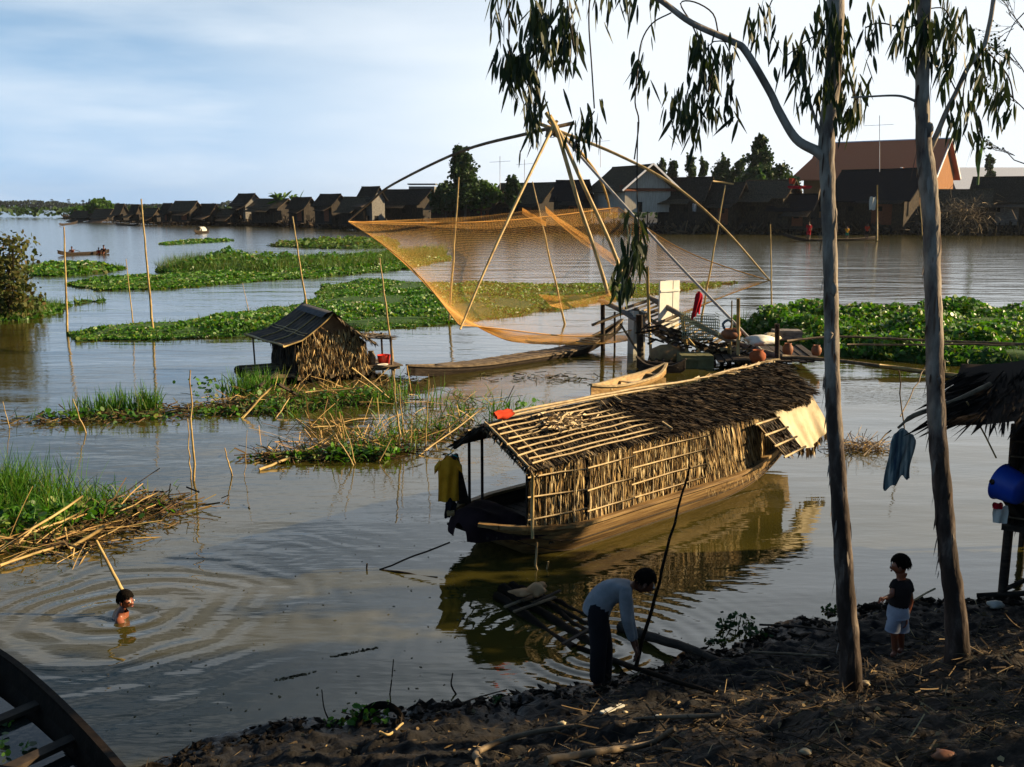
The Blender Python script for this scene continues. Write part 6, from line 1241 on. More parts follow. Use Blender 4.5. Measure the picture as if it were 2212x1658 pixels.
patch('reed_heap', 'tangled heap of straw coloured cut reeds with weeds in the water left of the houseboat', gr=[(700, 985, 90, .4, .5, .5), (790, 975, 120, .6, .35, .4), (860, 960, 60, .7, .3, .3), (900, 940, 60, .6, .4, .4), (940, 925, 60, .7, .4, .4)],
      dry=[(610, 988, 60, .5, (.28, .12), .25), (680, 975, 60, .8, (.4, .2), .5), (760, 970, 90, .9, (.45, .2), .7), (840, 965, 90, .7, (.35, .2), .6), (720, 930, 50, .9, (.5, .4), .8), (900, 945, 40, .8, (.4, .3), .5), (980, 915, 40, .7, (.4, .3), .5)], deb=[(600, 992, 160, (.35, .12)), (690, 990, 240, (.5, .15)), (780, 985, 260, (.5, .15)), (860, 975, 160, (.4, .15)), (950, 945, 130, (.4, .2)), (1010, 930, 90, (.4, .2))], hya=[(690, 992, 120, (.45, .12), .15), (770, 990, 150, (.4, .12), .22), (835, 985, 70, (.2, .1), .2), (620, 995, 30, (.3, .1), .1)])
patch('water_grass', 'sparse yellow green stems standing in the water beyond the houseboat front roof', gr=[(1060, 905, 60, .6, .35, .5), (1110, 890, 60, .6, .35, .4), (860, 860, 26, 1.0, .15, .2), (930, 870, 24, .9, .2, .3), (1010, 870, 40, .5, .5, .6)], dry=[(960, 880, 26, .9, (.6, .5), .6), (1040, 880, 26, .8, (.5, .5), .5)], deb=[(1150, 815, 60, (.8, .2)), (1200, 822, 60, (.8, .2))], hya=[(1120, 895, 30, (.3, .2), .3), (1350, 870, 24, (.2, .1), .15)])
patch('water_grass', 'lush green grass clump with fallen straw at the left edge in the foreground', gr=[(10, 1100, 560, 1.2, .22, .35), (45, 1105, 480, 1.0, .3, .4), (90, 1120, 300, .7, .45, .4), (150, 1100, 200, .45, .5, .45), (30, 1160, 260, .5, .6, .4), (185, 1085, 80, .5, .4, .3), (-40, 1100, 400, 1.0, .25, .4), (250, 1085, 60, .3, .7, .4), (-90, 1140, 300, .8, .4, .4)],
      dry=[(40, 1180, 60, 1.0, (.5, .12), .12), (120, 1165, 60, .9, (.5, .15), .12), (200, 1130, 50, .8, (.5, .15), .1), (270, 1110, 40, .8, (.4, .15), .1), (-30, 1190, 30, 1.2, (.4, .1), .1)], deb=[(60, 1175, 500, (.6, .2)), (150, 1140, 500, (.7, .2)), (240, 1110, 460, (.6, .2)), (310, 1095, 260, (.4, .2)), (-40, 1180, 250, (.5, .2)), (360, 1085, 60, (.3, .15))], hya=[(40, 1140, 500, (.5, .2), .3), (140, 1120, 300, (.5, .2), .2), (-40, 1150, 250, (.4, .2), .3), (230, 1110, 120, (.4, .15), .12)])
for i, (a, b, r, lab) in enumerate([((0, 1190, .08), (178, 1072, .42), .026, 'longest straw cane rising from the left edge to the grass'), ((-20, 1192, .06), (165, 1112, .2), .024, 'cane lying lower and flatter at the left edge'), ((0, 1222, .05), (128, 1180, .08), .026, 'cane at the water line below the green clump'), ((150, 1185, .05), (226, 1138, .25), .034, 'short thick bright cane at the outer end of the clump'), ((140, 1140, .2), (148, 1180, .0), .022, 'upright broken cane stub in front of the clump'), ((160, 1185, .1), (152, 1230, -.1), .018, 'forked cane stub dipping into the water'), ((40, 1175, .2), (100, 1110, .2), .018, 'thin cane crossing the middle of the clump'), ((250, 1110, .12), (345, 1062, .3), .014, 'slim yellow reed pointing right from the clump'), ((210, 1165, .05), (268, 1135, .15), .014, 'thin twig beside the stick head of the bather'), ((225, 1095, .3), (345, 1012, .7), .010, 'dark bare twig arching up right of the clump')]):
    m = MB(); m.tube(crook(P(*a), P(*b), 5, .015), r * .72, 7); tag(m.build('cane', M['dry'] if 0 else (M['bamboo'] if 'dark' not in lab else M['wood_dark'])), lab, 'cane', 'canes lying in the grass clump')
for i, (a, b, r, lab) in enumerate([((522, 905, .0), (590, 832, .65), .035, 'thick cane leaning right in the reed island'), ((760, 795, .9), (850, 868, .0), .03, 'long cane leaning on the floating hut front'), ((660, 848, .3), (780, 838, .35), .022, 'cane lying flat at the foot of the hut wall'), ((560, 1015, .02), (625, 990, .1), .035, 'bright cane at the left end of the reed heap'), ((640, 985, .05), (720, 940, .35), .02, 'cane slanting right over the reed heap'), ((920, 970, .0), (1010, 890, .7), .018, 'cane slanting right between heap and houseboat'), ((905, 985, .0), (1045, 880, .6), .02, 'longest slanting cane left of the houseboat roof'), ((818, 1000, .0), (850, 940, .5), .018, 'cane crossing at the right end of the reed heap'), ((745, 985, .05), (640, 905, .5), .015, 'thin cane falling left out of the reed heap'), ((595, 905, .0), (625, 860, .3), .018, 'thin cane beside the thick leaning one')]):
    m = MB(); m.tube(crook(P(*a), P(*b), 5, .012), r * .7, 7); tag(m.build('cane', M['bamboo']), lab, 'cane', 'canes of the reed heaps')
# brush in the water right of the houseboat
b = MB(); c = P(1862, 972); n = 420; a = rng.normal(size=(n, 3)) * np.array([.30, .16, .06]); a[:, 2] = abs(a[:, 2]) + .02; b.blades(np.array(c) + a, rng.normal(size=(n, 3)) * np.array([1, .6, .6]), U(.1, .45, n), U(.006, .014, n), .1, 2, 'strip'); tag(b.build('brush_pile', M['dry']), 'sunlit orange brown brush caught in the water between the trunks', 'brush', kind='stuff')
for a, b2, lab in (((1865, 985, .05), (1925, 930, .4), 'brown twig rising right out of the brush between the trunks'), ((1955, 960, .0), (1942, 800, 1.5), 'thin crooked stake left of the second trunk'), ((1945, 900, .4), (2000, 790, 1.2), 'second thin stake leaning right behind the trunk')):
    m = MB(); m.tube(crook(P(*a), P(*b2), 6, .02), .014, 6); tag(m.build('twig', M['bamboo_dark']), lab, 'twig')
# left river edge bush
b = MB(); n = 6500; c = P(-20, 690); a = rng.normal(size=(n, 3)); a /= np.linalg.norm(a, axis=1, keepdims=True); a *= U(.3, 1, (n, 1)) ** .5; ctr = U(-1, 1, (60, 3)); ci = ctr[rng.integers(0, 60, n)]
p_ = np.array([c.x - .3, c.y + .5, 1.3]) + (ci * .75 + a * .35) * np.array([2.4, 1.6, 2.5]); p_ = p_[p_[:, 2] > .05]; b.discs(p_, rng.normal(size=(len(p_), 3)), U(.05, .12, len(p_)), 5)
t = thing('bush', (c.x, c.y, 0), 'tall brownish bush at the left edge of the water', 'bush'); b.build('leaf', [M['drybush']], t)
m = MB()
for i in range(14): m.tube([(c.x + random.uniform(-1, 1), c.y + random.uniform(-.5, .8), 0), (c.x + random.uniform(-2, 2), c.y + random.uniform(-1, 1.5), random.uniform(2, 3.4))], .03, 5)
m.build('stem', [M['wood_dark']], t)
hyacinth('hyacinth_mat', [(-60, 700), (60, 690), (130, 668), (140, 660), (215, 648), (210, 652), (110, 662), (60, 650), (-60, 640)], 2500, .5, .1, 'green weeds at the foot of the brown bush at the left edge', grassn=2500)
# ------------------------------------------------------------------ litter and plants on the bank
n = 17000; x = U(-4.2, 7.4, n); y = U(4.8, 11.6, n); z = bankh(x, y); k = (z > .08) & (rng.random(n) < np.clip(.25 + z * .6, 0, 1)); x, y, z = x[k], y[k], z[k]; n = len(x)
b = MB(); d = rng.normal(size=(n, 3)) * np.array([1, 1, .22]); b.blades(np.stack([x, y, z + U(.003, .02, n)], 1), d, U(.02, .12, n) * U(.6, 1.5, n), U(.003, .016, n), 0, 2, 'leaf'); k = n // 3
b.discs(np.stack([x[:k] + .02, y[:k], z[:k] + .012], 1), rng.normal(size=(k, 3)) * .7 + np.array([0, 0, .7]), U(.006, .03, k), 5)
n2 = 2300; x = U(0.5, 7.4, n2); y = U(5.2, 9.5, n2); z = bankh(x, y); b.blades(np.stack([x, y, z + U(.005, .03, n2)], 1), rng.normal(size=(n2, 3)) * np.array([1, .6, .15]), U(.06, .28, n2), U(.003, .012, n2), U(-.1, .1, n2), 3, 'strip')
n3 = 11000; x = 1.2 + 6.2 * rng.beta(2, 1.3, n3); y = U(5.2, 9.2, n3); z = bankh(x, y); k3 = (fbm(x * .9 + 3, y * 1.4, 3) > -.15) & (z > .35); x, y, z = x[k3], y[k3], z[k3]; n3 = len(x)
b.blades(np.stack([x, y, z + U(.0, .025, n3)], 1), rng.normal(size=(n3, 3)) * np.array([1, .55, .18]), U(.04, .22, n3), U(.002, .007, n3), U(-.5, .5, n3), 4, 'leaf', 1)
tag(b.build('ground_litter', [M['litter'], M['strand']]), 'dry leaf and straw litter on the muddy bank', 'litter', kind='stuff')
b = MB(); n = 4200; x = U(-3.5, 7, n); yy_ = np.interp(x, _sx, _sy) - U(-.1, .5, n); z = bankh(x, yy_)
for i in range(0, n, 1):
    if i % 4: continue
    r = .010 + .05 * random.random() ** 2.5; b.blob((x[i], yy_[i], max(z[i], -.02) + r * .1), (r * random.uniform(.7, 1.7), r * random.uniform(.6, 1.2), r * random.uniform(.3, .9)), n=6, noise=.75, M=Matrix.Rotation(random.uniform(0, 6), 3, 'Z') @ Matrix.Rotation(random.uniform(-.6, .6), 3, 'X'))
b.sm = [np.zeros(len(q_), bool) for q_ in b.sm]
tag(b.build('mud_clod', M['mud_lump']), 'crumbled dark clods along the water line', 'mud', kind='stuff')
def plant(px, py, n, r, h, leaf, label, mat='darkplant', name='bank_plant', z=None):
    c = hit(px, py); t = thing(name, tuple(c), label, 'plant'); m = MB(); k = 9
    pts = []
    for i in range(k):
        e = c + Vector((random.uniform(-r, r), random.uniform(-r, r) * .6, random.uniform(.4, 1) * h)); m.tube([c, c.lerp(e, .5) + Vector((0, 0, .02)), e], .006, 5); pts.append(e)
    m.build('stem', [M['wood_dark']], t); pts = np.array([tuple(q) for q in pts])[rng.integers(0, k, n)] * U(.55, 1, (n, 1)) ; base = np.array(c); pts = base + (pts / 1 - base) * 1.0 if False else pts
    e = np.array([tuple(c + Vector((random.uniform(-r, r), random.uniform(-r, r) * .6, random.uniform(.15, 1) * h))) for _ in range(n)])
    m = MB(); m.discs(e, rng.normal(size=(n, 3)) + np.array([0, -.3, .6]), leaf * U(.6, 1.2, n), 6, 0, .6); m.build('leaf', [M[mat]], t); return t
plant(1590, 1385, 130, .22, .30, .035, 'dark leafy shrub silhouetted on the shore right of the man'); plant(1545, 1402, 60, .12, .12, .03, 'low dark plant left of the shore shrub'); plant(1640, 1380, 70, .14, .10, .03, 'low dark plant right of the shore shrub')
plant(790, 1560, 60, .20, .16, .04, 'bright green round leaved plant on the near shore', mat='hya'); plant(720, 1572, 26, .1, .06, .03, 'small green sprig left of the near shore plant', mat='hya'); plant(1075, 1522, 24, .06, .08, .025, 'tiny dark sprig at the water below the raft')
plant(1795, 1330, 50, .12, .12, .03, 'dark leafy tuft left of the first trunk on the shore')
# bent pole on the ground and other sticks
def gp(px, py, dz=.055): q = hit(px, py); q.z += dz; return q
log([gp(1560, 1560), gp(1400, 1566), gp(1200, 1588), gp(1090, 1612), gp(1030, 1640), gp(1036, 1662)], .018, .028, 'bamboo_dark', 'bent_pole', 'long bent pole curving round on the ground at the bottom centre', 'pole')
log([gp(1180, 1660), gp(1290, 1640), gp(1400, 1622), gp(1460, 1590)], .028, .02, 'bamboo_dark', 'bent_pole', 'greyish pole lying below the long bent one', 'pole')
log([gp(820, 1595), gp(842, 1600), gp(870, 1575)], .012, .010, 'bamboo', 'twig', 'light twig on the mud left of the bent pole', 'twig')
log([gp(1620, 1420), gp(1700, 1424), gp(1790, 1430)], .014, .012, 'bamboo_dark', 'branch', 'pale thin branch on the mud left of the first trunk', 'branch')
log([gp(1640, 1368, .1), gp(1720, 1372, .1), gp(1800, 1380, .08)], .012, .012, 'wood_dark', 'branch', 'dark thin branch along the shore by the shrub', 'branch')
log([P(842, 1500, .0), P(846, 1470, .2), P(850, 1425, .35)], .007, .005, 'wood_wet', 'twig', 'thin twig standing in the near water', 'twig'); log([P(712, 1560, .0), P(700, 1530, .1), P(695, 1490, .22)], .007, .005, 'wood_wet', 'twig', 'short twig standing left of the near shore plant', 'twig')
log([P(985, 1500, .0), P(975, 1480, .08), P(978, 1455, .16)], .010, .006, 'wood_wet', 'twig', 'curled dark twig in the water below the raft', 'twig'); log([gp(1000, 1530), P(1040, 1505, .12), P(1095, 1490, .05)], .008, .006, 'wood_dark', 'twig', 'arching twig along the shore below the raft', 'twig')
for i, (px, py, r, mt, lab) in enumerate([(1215, 1565, .035, 'tarp', 'pale pebble like husk above the bent pole'), (1420, 1550, .03, 'white', 'whitish scrap beside the end of the bent pole'), (1870, 1480, .05, 'tarp', 'pale husk at the foot of the first trunk'), (2040, 1640, .07, 'pot', 'reddish husk in the lit litter at the bottom right'), (1740, 1628, .04, 'tarp', 'tan husk in the lit litter'), (2150, 1312, .10, 'pale_sheet', 'pale plastic scrap on the bank under the stilt hut'), (1350, 1540, .022, 'tarp', 'tiny pale husk on the dark mud')]):
    q = hit(px, py); m = MB(); m.blob(q + Vector((0, 0, r * .3)), (r, r * .7, r * .45), n=10, noise=.3); tag(m.build('scrap', M[mt]), lab, 'scrap')
m = MB(); q = gp(1100, 1600, .01)
for w_, a, b2 in ((.09, gp(1300, 1545, .02), gp(1345, 1530, .03)),): m.bar(a, b2, w_ * .5, .015)
tag(m.build('board_scrap', M['pale_sheet']), 'small pale board lying above the bent pole', 'board')
m = MB(); c = hit(822, 1570); m.lathe([(.19, .0), (.22, .05), (.20, .10), (.16, .06), (.17, .02), (.19, .0)], c, 26, M=Matrix.Rotation(rad(25), 3, 'X')); tag(m.build('tyre', M['wood_wet']), 'dark old tyre ring half buried at the near shore', 'tyre')

# ------------------------------------------------------------------ stilt hut at the right edge
ph = P(2160, 1302); hz = thing('waterside_hut', (ph.x, ph.y, 0), 'dark leaf walled hut on thin stilts at the right edge with a shaggy roof', 'hut', rz=rad(-30)); Rh = Matrix.Rotation(rad(-30), 4, 'Z'); hq = lambda x, y, z: hz.location + Rh @ Vector((x, y, z))
m = MB(); m.add([(x, y, z) for x in (0, 3.4) for y in (-.05, 2.6) for z in (1.02, 2.42)], [(0, 4, 5, 1), (2, 3, 7, 6), (0, 1, 3, 2), (4, 6, 7, 5), (0, 2, 6, 4)]); m.build('wall', [M['backing']], hz, True)
m = MB(); n = 1300
for face in (0,):
    x = U(0, 3.4, n); z = U(1.2, 2.35, n); m.blades(np.stack([x, -.07 - U(0, .02, n), z], 1), np.stack([rng.normal(size=n) * .12, -U(0, .1, n), -1 + 0 * x], 1), U(.15, .32, n), U(.02, .045, n), .1, 2, 'leaf')
m.build('leaf_wall', [M['strip_shaded']], hz, True); m = MB()
for z in np.linspace(1.1, 2.2, 7): m.tube([(-.04, -.11, z), (3.4, -.11, z + .02)], .012, 5)
m.build('wall_batten', [M['bamboo_dark']], hz, True)
m = MB(); 
m.grid(lambda u, v: (-.75 + 4.6 * u, -.75 + 2.0 * v, 2.26 + .22 * min(1, u * 3) + .42 * v - .03 * math.sin(u * 20)), 20, 6); n = 1500; u = U(0, 1, n); v = U(0, .8, n); m.blades(np.stack([-.75 + 4.6 * u, -.75 + 2.0 * v, 2.29 + .22 * np.minimum(1, u * 3) + .42 * v], 1), np.stack([rng.normal(size=n) * .2 - .1 - (u < .1) * .8, -1 + 0 * u, -.35 + rng.normal(size=n) * .06], 1), U(.2, .55, n), U(.02, .05, n), .1, 2, 'leaf')
m.build('roof', [M['strip_shaded']], hz, True)
for a, b2, r in (((0.02, -.02, -.3), (.0, -.02, 2.2), .055), ((3.2, 0, -.3), (3.2, 0, 2.2), .06), ((.1, 2.4, -.3), (.1, 2.4, 2.2), .05), ((3.2, 2.5, -.3), (3.2, 2.5, 2.2), .05), ((-.25, -.05, 0.05), (1.8, -.15, .62), .035), ((.05, -.05, .2), (1.1, -.1, 1.0), .028)):
    m = MB(); m.tube(crook(a, b2, 4, .008), r, 7); m.build('post', [M['wood_dark']], hz, True)
m = MB(); m.box((1.7, 1.2, .98), (3.5, 2.7, .07)); m.build('floor', [M['wood_dark']], hz, True)
q = Q(2203, 1062, ph.y - .30); m = MB(); Mx = Matrix.Rotation(rad(70), 3, 'X') @ Matrix.Rotation(0, 3, 'Z'); m.lathe([(0, 0), (.20, 0), (.23, .03), (.27, .34), (.29, .36), (.26, .35), (.0, .30)], q + Vector((.03, .0, 0)), 28, M=Matrix.Rotation(rad(30), 3, 'Z') @ Matrix.Rotation(rad(-80), 3, 'X') @ Matrix.Scale(.78, 3)); tag(m.build('plastic_tub', M['blueplastic']), 'bright blue plastic tub hanging on the hut wall at the right edge', 'tub')
rag(2162, 1113, ph.y - .3, .15, .20, M['white'], 'plastic_bag', 'small white and blue plastic bag hanging under the blue tub', 'bag'); rag(2156, 1094, ph.y - .33, .10, .07, M['redcloth'], 'plastic_bag', 'red scrap just above the white bag under the tub', 'bag')
m = MB(); m.tube([Q(2142, 1040, ph.y - .2), Q(2156, 1056, ph.y - .1), Q(2200, 1120, ph.y - .1), Q(2230, 1150, ph.y)], [.03, .04, .045, .03], 7); tag(m.build('branch_prop', M['wood_dark']), 'dark crooked branch propping the blue tub', 'branch')
m = MB(); m.tube(arc([Q(1940, 925, ph.y + .1), Q(1975, 898, ph.y + .15), Q(2060, 868, ph.y + .2), Q(2140, 830, ph.y + .3)], 4), [.016] * 3 + [.03] * 10, 7); tag(m.build('clothes_pole', M['bamboo_dark']), 'pole sticking out left from the hut eave carrying the blue shirt', 'pole')
o = shirt(Q(1951, 932, ph.y), (1, -.1, 0), (.05, 0, 1), .30, .62, surf('striped_cloth', [(.015, .03, .06), (.10, .15, .16), (.55, .58, .52)], scale=4.5, stretch=(5, 5, .12), rough=.9, bump=.2, lo=.35, hi=.68), 'faded teal and blue shirt hanging over the water left of the second trunk', sleeves=False)
m = MB(); m.tube([Q(2088, 868, ph.y), Q(2130, 945, ph.y), Q(2152, 990, ph.y)], .01, 5); tag(m.build('cane', M['bamboo']), 'thin cane leaning on the left corner of the waterside hut', 'cane')
# fence rail behind the trunks
m = MB(); m.tube(crook(P(1830, 745, .75), P(2230, 745, .9), 10, .004), .03, 6); tag(m.build('rail', M['bamboo_dark']), 'long thin rail running along the front of the right hyacinth bank', 'rail')

M['bark_strip'] = islands('bark_strip', [(.05, .03, .02), (.14, .09, .06), (.30, .26, .22), (.09, .06, .04)], rough=.9)
# ------------------------------------------------------------------ eucalyptus trees
def euc_tufts(b, Y, cl, L=.205, Wd=.027):
    for cx, cy, rx, ry, nt_k in cl:
        for _ in range(max(1, int(nt_k * .36 + .5))):
            px = cx + random.gauss(0, .55) * rx; py = cy + random.gauss(0, .55) * ry - 8; yy_ = Y + random.uniform(-.35, .35); q = Q(px, py, yy_); n = random.randint(7, 14); s_ = Y / 8.5
            a = np.array(q) + rng.normal(size=(n, 3)) * np.array([.04, .04, .09]) * s_; D = np.stack([rng.normal(size=n) * .24, rng.normal(size=n) * .24, -1 + rng.normal(size=n) * .15], 1); b.blades(a, D, L * U(.55, 1.15, n) * s_, Wd * U(.7, 1.3, n) * s_, U(-.1, .12, n), 4, 'leaf', 0)
def twig(b, pts, Y, r=.008): b.tube(arc([Q(x, y, Y + (e[0] if e else 0)) for x, y, *e in pts], 4), r, 5)
def euc(name, label, trunk, w, limbs, clusters, twigs, ydep=None):
    base = hit(*trunk[0]); Y = base.y; ppm = F / (Y * cp + (H - 1) * 0 + .3); t = thing(name, tuple(base), label, 'tree', 'pale barked trees on the near bank'); m = MB()
    pts = [base - Vector((0, 0, .25))] + [Q(x, y, Y) for x, y in trunk[1:]]; pp = arc(pts, 6); n = len(pp); ws = np.interp(np.linspace(0, 1, n), np.linspace(0, 1, len(w)), w)
    m.tube(pp, [ws[i] * Y * .82 / F / 2 * (1 + .05 * math.sin(i * 1.7) + (.0 if i > 5 else .35 * (1 - i / 6) ** 2)) for i in range(n)], 18)
    for pl, wl in limbs:
        lp = arc([Q(x, y, Y + (e[0] if e else 0)) for x, y, *e in pl], 6); k = len(lp); lw = np.interp(np.linspace(0, 1, k), np.linspace(0, 1, len(wl)), wl); m.tube(lp, [q * Y / F / 2 * .72 for q in lw], 12)
    for i in range(2): # knots
        s_ = random.uniform(.15, .8); q = pp[int(s_ * (n - 1))]; a = random.uniform(-2.6, -.5); m.blob(q + Vector((math.cos(a), math.sin(a), 0)) * .05, (.03, .03, .06), n=8, noise=.3)
    kk = 110; ii = rng.integers(4, int(n * .8), kk); an = U(0, 6.28, kk); c_ = np.array([tuple(pp[i]) for i in ii]); o_ = np.stack([np.cos(an), np.sin(an), 0 * an], 1); rr = np.array([ws[i] for i in ii]) * Y * .82 / F / 2
    m.blades(c_ + o_ * rr[:, None] * .99 + np.stack([0 * an, 0 * an, U(-.1, .1, kk)], 1), np.stack([o_[:, 0] * .12, o_[:, 1] * .12, -1 + 0 * an], 1), U(.04, .20, kk), U(.008, .028, kk), -.03, 3, 'leaf', 1, side=np.cross(o_, np.array([0, 0, 1.]))); m.build('trunk', [M['bark'], M['bark_strip']], t); b = MB()
    for tw in twigs: twig(b, tw, Y, .006 if len(tw) > 3 else .005)
    b.build('twig', [M['wood_dark']], t); b = MB(); euc_tufts(b, Y, clusters); b.build('crown', [M['euc']], t); return t, Y
t1, Y1 = euc('eucalyptus_tree', 'nearer pale trunk with a long limb arching left over the net', [(1843, 1490), (1836, 1400), (1828, 1300), (1818, 1150), (1808, 1000), (1799, 850), (1796, 700), (1793, 550), (1788, 400), (1786, 300), (1798, 180), (1803, 60), (1806, -80), (1808, -260)], [64, 56, 52, 48, 44, 41, 38, 37, 38, 42, 40, 44, 44, 36],
  [([(1786, 345), (1766, 328), (1720, 301), (1683, 241), (1663, 199), (1612, 113), (1584, 91), (1494, 50), (1425, 0), (1330, -60), (1200, -100), (1080, -120)], [36, 30, 24, 22, 21, 19, 17, 15, 12, 8]), ([(1784, 335), (1772, 290), (1760, 255), (1742, 193), (1738, 150)], [14, 9, 5]), ([(1806, 20), (1822, -60), (1840, -160)], [22, 14, 8])],
  [(1085, 25, 38, 38, 10), (1152, 40, 36, 40, 12), (1190, 40, 40, 40, 10), (1110, 125, 42, 40, 20), (1150, 120, 35, 45, 18), (1178, 110, 25, 40, 12), (1092, 150, 25, 28, 8), (1232, 70, 20, 40, 9), (1236, 130, 12, 25, 5), (1215, 35, 20, 20, 5), (1158, 190, 18, 28, 10), (1157, 235, 14, 22, 7), (1160, 285, 16, 22, 4), (1150, 300, 8, 20, 2),
   (1284, 245, 8, 22, 3), (1268, 262, 8, 14, 1), (1240, 305, 10, 20, 2), (1254, 282, 10, 14, 1), (1275, 0, 16, 12, 3), (1330, 3, 16, 14, 4), (1358, 8, 14, 14, 3), (1410, 5, 12, 14, 3), (1308, 0, 10, 10, 2),
   (1508, 95, 16, 16, 6), (1545, 115, 18, 22, 6), (1570, 130, 16, 30, 6), (1530, 165, 26, 30, 8), (1510, 200, 26, 30, 9), (1535, 215, 24, 30, 9), (1480, 225, 18, 30, 7), (1500, 260, 16, 24, 5), (1578, 205, 14, 34, 5), (1460, 250, 8, 18, 3), (1372, 160, 15, 8, 4), (1390, 170, 5, 5, 1),
   (1658, 20, 14, 30, 4), (1648, 70, 12, 40, 4), (1672, 70, 12, 40, 4), (1710, 110, 26, 22, 6), (1735, 120, 22, 26, 6), (1760, 70, 14, 14, 2), (1728, 150, 22, 22, 4), (1788, 30, 22, 40, 9), (1820, 20, 18, 40, 8), (1790, 90, 24, 30, 9), (1822, 100, 22, 34, 9), (1795, 160, 28, 30, 10), (1825, 180, 22, 30, 9), (1806, 215, 22, 26, 8), (1846, 165, 14, 22, 4), (1848, 215, 14, 22, 4), (1858, 250, 8, 18, 2), (1770, 200, 14, 20, 3), (1836, 235, 14, 20, 4), (1733, 215, 6, 10, 1), (1778, 240, 12, 14, 3)],
  [[(1450, 28), (1410, 50), (1386, 90), (1377, 153), (1372, 222), (1380, 264), (1370, 345)], [(1378, 264), (1376, 400), (1380, 490)], [(1494, 50), (1470, 8), (1500, 5), (1540, 30), (1552, 75)], [(1278, -60), (1272, 40), (1278, 140), (1284, 235)], [(1160, -100), (1150, 0), (1160, 120), (1158, 240)], [(1120, -110), (1100, 0), (1100, 120)], [(1080, -120), (1075, 0), (1085, 60)], [(1220, -90), (1225, 0), (1240, 100)], [(1190, -100), (1190, 20), (1170, 140)], [(1284, 240), (1262, 280), (1240, 320)], [(1494, 52), (1510, 85), (1540, 130), (1530, 200)], [(1560, 80), (1580, 130), (1580, 220)], [(1584, 92), (1530, 100), (1500, 220)], [(1690, -40), (1660, 20), (1650, 90)], [(1790, 60), (1740, 90), (1700, 120)], [(1790, 120), (1830, 170), (1860, 240)]])
t2, Y2 = euc('eucalyptus_tree', 'farther pale trunk on the right with dark flaking patches and a forked branch', [(2078, 1415), (2062, 1300), (2048, 1200), (2038, 1080), (2026, 950), (2020, 820), (2018, 700), (2014, 600), (2012, 480), (2003, 380), (1995, 300), (1992, 180), (1995, 60), (1997, -80), (2000, -260)], [66, 56, 50, 50, 48, 46, 44, 42, 44, 46, 38, 34, 34, 34, 30],
  [([(2005, 330), (2021, 297), (2045, 240), (2066, 199), (2092, 145), (2123, 105), (2136, 60), (2146, 0), (2152, -80)], [20, 15, 14, 14, 13, 12]), ([(1988, 226), (1975, 218), (1950, 209), (1924, 207), (1880, 209), (1839, 211)], [10, 7, 6, 5])],
  [(1890, 52, 24, 6, 3), (1920, 48, 20, 8, 3), (1868, 75, 8, 16, 2), (1885, 72, 12, 12, 3), (1952, 62, 14, 12, 3), (1945, 90, 10, 16, 2), (1965, 95, 12, 16, 3), (2000, 60, 18, 22, 8), (2012, 85, 14, 18, 6), (2045, 35, 18, 26, 4), (2040, 75, 20, 22, 6), (2060, 40, 18, 26, 5), (2078, 70, 12, 26, 3), (2050, 115, 16, 22, 4), (2045, 140, 10, 10, 2), (2065, 15, 20, 10, 3), (2115, 120, 14, 18, 4), (2130, 105, 18, 14, 3), (2132, 145, 16, 26, 5), (2120, 175, 12, 20, 3), (2140, 185, 10, 20, 2), (2160, 190, 14, 26, 3), (2182, 185, 12, 24, 4), (2165, 230, 12, 18, 2), (2092, 200, 10, 24, 2), (2078, 225, 12, 24, 2), (2088, 265, 10, 24, 2), (2065, 250, 8, 20, 1), (2100, 285, 6, 14, 1), (2042, 155, 8, 10, 1), (1968, 5, 10, 8, 2), (2160, 110, 14, 14, 2)],
  [[(2000, 40), (1960, 60), (1900, 50), (1870, 60)], [(2123, 105), (2150, 130), (2180, 170), (2190, 220)], [(2092, 145), (2080, 210), (2090, 270)], [(2066, 199), (2048, 160), (2042, 130)], [(2000, 20), (2040, 20), (2060, 60)]])
# leaf tassel hanging in front of the net on its own thread
c = Q(1378, 480, Y1); t = thing('leaf_tassel', tuple(c), 'drooping bunch of long leaves hanging alone in front of the net foot', 'branch'); b = MB(); euc_tufts(b, Y1, [(1378, 500, 14, 18, 4), (1372, 540, 18, 28, 9), (1385, 545, 14, 28, 6), (1362, 580, 18, 26, 6), (1342, 608, 12, 22, 6), (1350, 630, 10, 16, 3)], .22, .03); b.build('leaf', [M['euc']], t)
b = MB(); twig(b, [(1380, 490), (1378, 540), (1360, 590), (1345, 630)], Y1, .007); b.build('stem', [M['wood_dark']], t)
# bare twiggy sapling at the right edge
t = thing('twiggy_sapling', (5.6, 9.2, gz(5.6, 9.2)), 'bare twiggy branches with few tiny leaves at the upper right edge', 'tree'); b = MB(); ends = []
def branch(a, d, L, r, k):
    e = a + d * L; b.tube([a, a.lerp(e, .5) + Vector((random.uniform(-1, 1), random.uniform(-1, 1), random.uniform(-1, 1))) * L * .08, e], [r, r * .8, r * .6], 5); ends.append(e)
    if k:
        for _ in range(3): branch(a.lerp(e, random.uniform(.4, 1)), (d + Vector((random.uniform(-1, .5), random.uniform(-.7, .7), random.uniform(-.4, .7))) * .8).normalized(), L * random.uniform(.5, .8), r * .6, k - 1)
for (x, y), d in (((2225, 180), (-.6, 0, .8)), ((2235, 260), (-.5, .1, .5)), ((2228, 90), (-.5, 0, .6)), ((2230, 360), (-.7, 0, .4)), ((2220, 20), (-.4, 0, -.6))): branch(Q(x, y, 9.2), Vector(d).normalized(), .32, .006, 3)
b.tube([Vector((5.6, 9.2, gz(5.6, 9.2) - .1)), Q(2260, 900, 9.2), Q(2245, 500, 9.2), Q(2235, 100, 9.2), Q(2228, -60, 9.2)], [.05, .045, .03, .02, .01], 7)
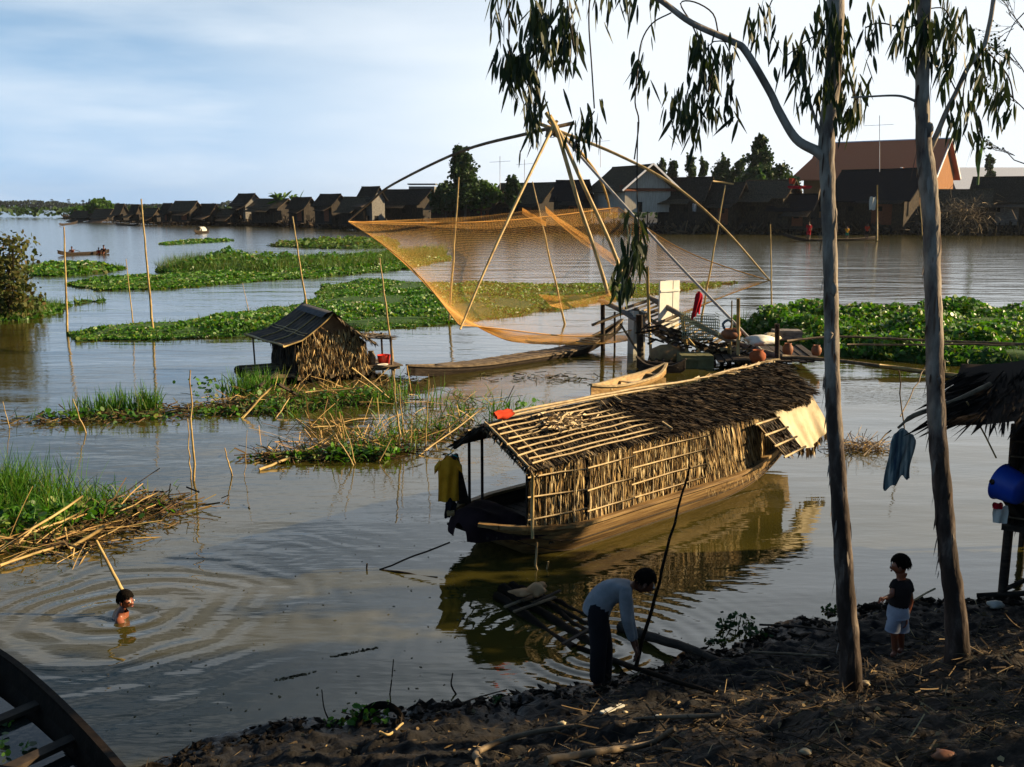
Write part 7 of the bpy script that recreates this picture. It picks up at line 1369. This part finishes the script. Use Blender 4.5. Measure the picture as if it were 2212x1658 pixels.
for y in (180, 260, 90, 360, 20): b.tube([Q(2238, y + 60, 9.2), Q(2225 + (y in (260, 360)) * 6, y, 9.2)], .008, 5)
b.build('stem', [M['wood_dark']], t); e = np.array([tuple(q) for q in ends]); b = MB(); b.discs(e, rng.normal(size=(len(e), 3)), .012, 5); b.build('leaf', [M['treeleaf']], t)

# ------------------------------------------------------------------ unseen trees added beyond the right edge to throw the shade
def shade_tree(x, y, z0, z1, rx, ry, n, label):
    g0 = gz(x, y); t = thing('shade_tree', (x, y, g0), label, 'tree', 'trees added beyond the right edge for shade'); m = MB(); m.tube(crook((x, y, g0 - .2), (x + .2, y, z1 * .8), 6, .02), [.2, .18, .16, .13, .1, .07, .03], 9)
    for i in range(6): a = i * 1.1; m.tube([(x, y, z0 + i * .2), (x + math.cos(a) * rx * .7, y + math.sin(a) * ry * .7, z0 + .6 + i * .4)], .04, 5)
    m.build('trunk', [M['bark_far']], t); nc = 90; c = rng.normal(size=(nc, 3)); c /= np.linalg.norm(c, axis=1, keepdims=True); c *= U(.3, 1, (nc, 1)); k = rng.integers(0, nc, n)
    p_ = np.array([x, y, (z0 + z1) / 2]) + (c[k] + rng.normal(size=(n, 3)) * .11) * np.array([rx, ry, (z1 - z0) / 2]); m = MB(); m.discs(p_, rng.normal(size=(n, 3)), .09 * U(.6, 1.3, n), 6, 0, .6); m.build('crown', [M['treeleaf']], t)
shade_tree(9.8, 6.7, .9, 6.6, 1.9, 1.05, 1300, 'unseen leafy tree added beyond the right edge to dapple the near bank')
shade_tree(10.2, 12.6, .7, 5.3, 2.0, 1.3, 9000, 'unseen leafy tree added behind the waterside hut to shade the houseboat bow')
shade_tree(11.4, 10.55, 2.6, 9.3, 1.9, 1.0, 12000, 'unseen tall tree added behind the waterside hut to shade the near water')

# ------------------------------------------------------------------ thin evening haze over the river
m = MB(); m.box((0, 2470, 46.5), (6100, 5100, 98)); hm2, hn = newmat('haze'); pv = hn.nodes.new('ShaderNodeVolumePrincipled'); pv.inputs['Color'].default_value = (.80, .88, 1.0, 1); pv.inputs['Density'].default_value = .00006; pv.inputs['Anisotropy'].default_value = .3
oo = hn.nodes.new('ShaderNodeOutputMaterial'); hn.links.new(pv.outputs[0], oo.inputs['Volume']); tag(m.build('haze', hm2), 'thin pale haze over the river', 'haze', kind='stuff')
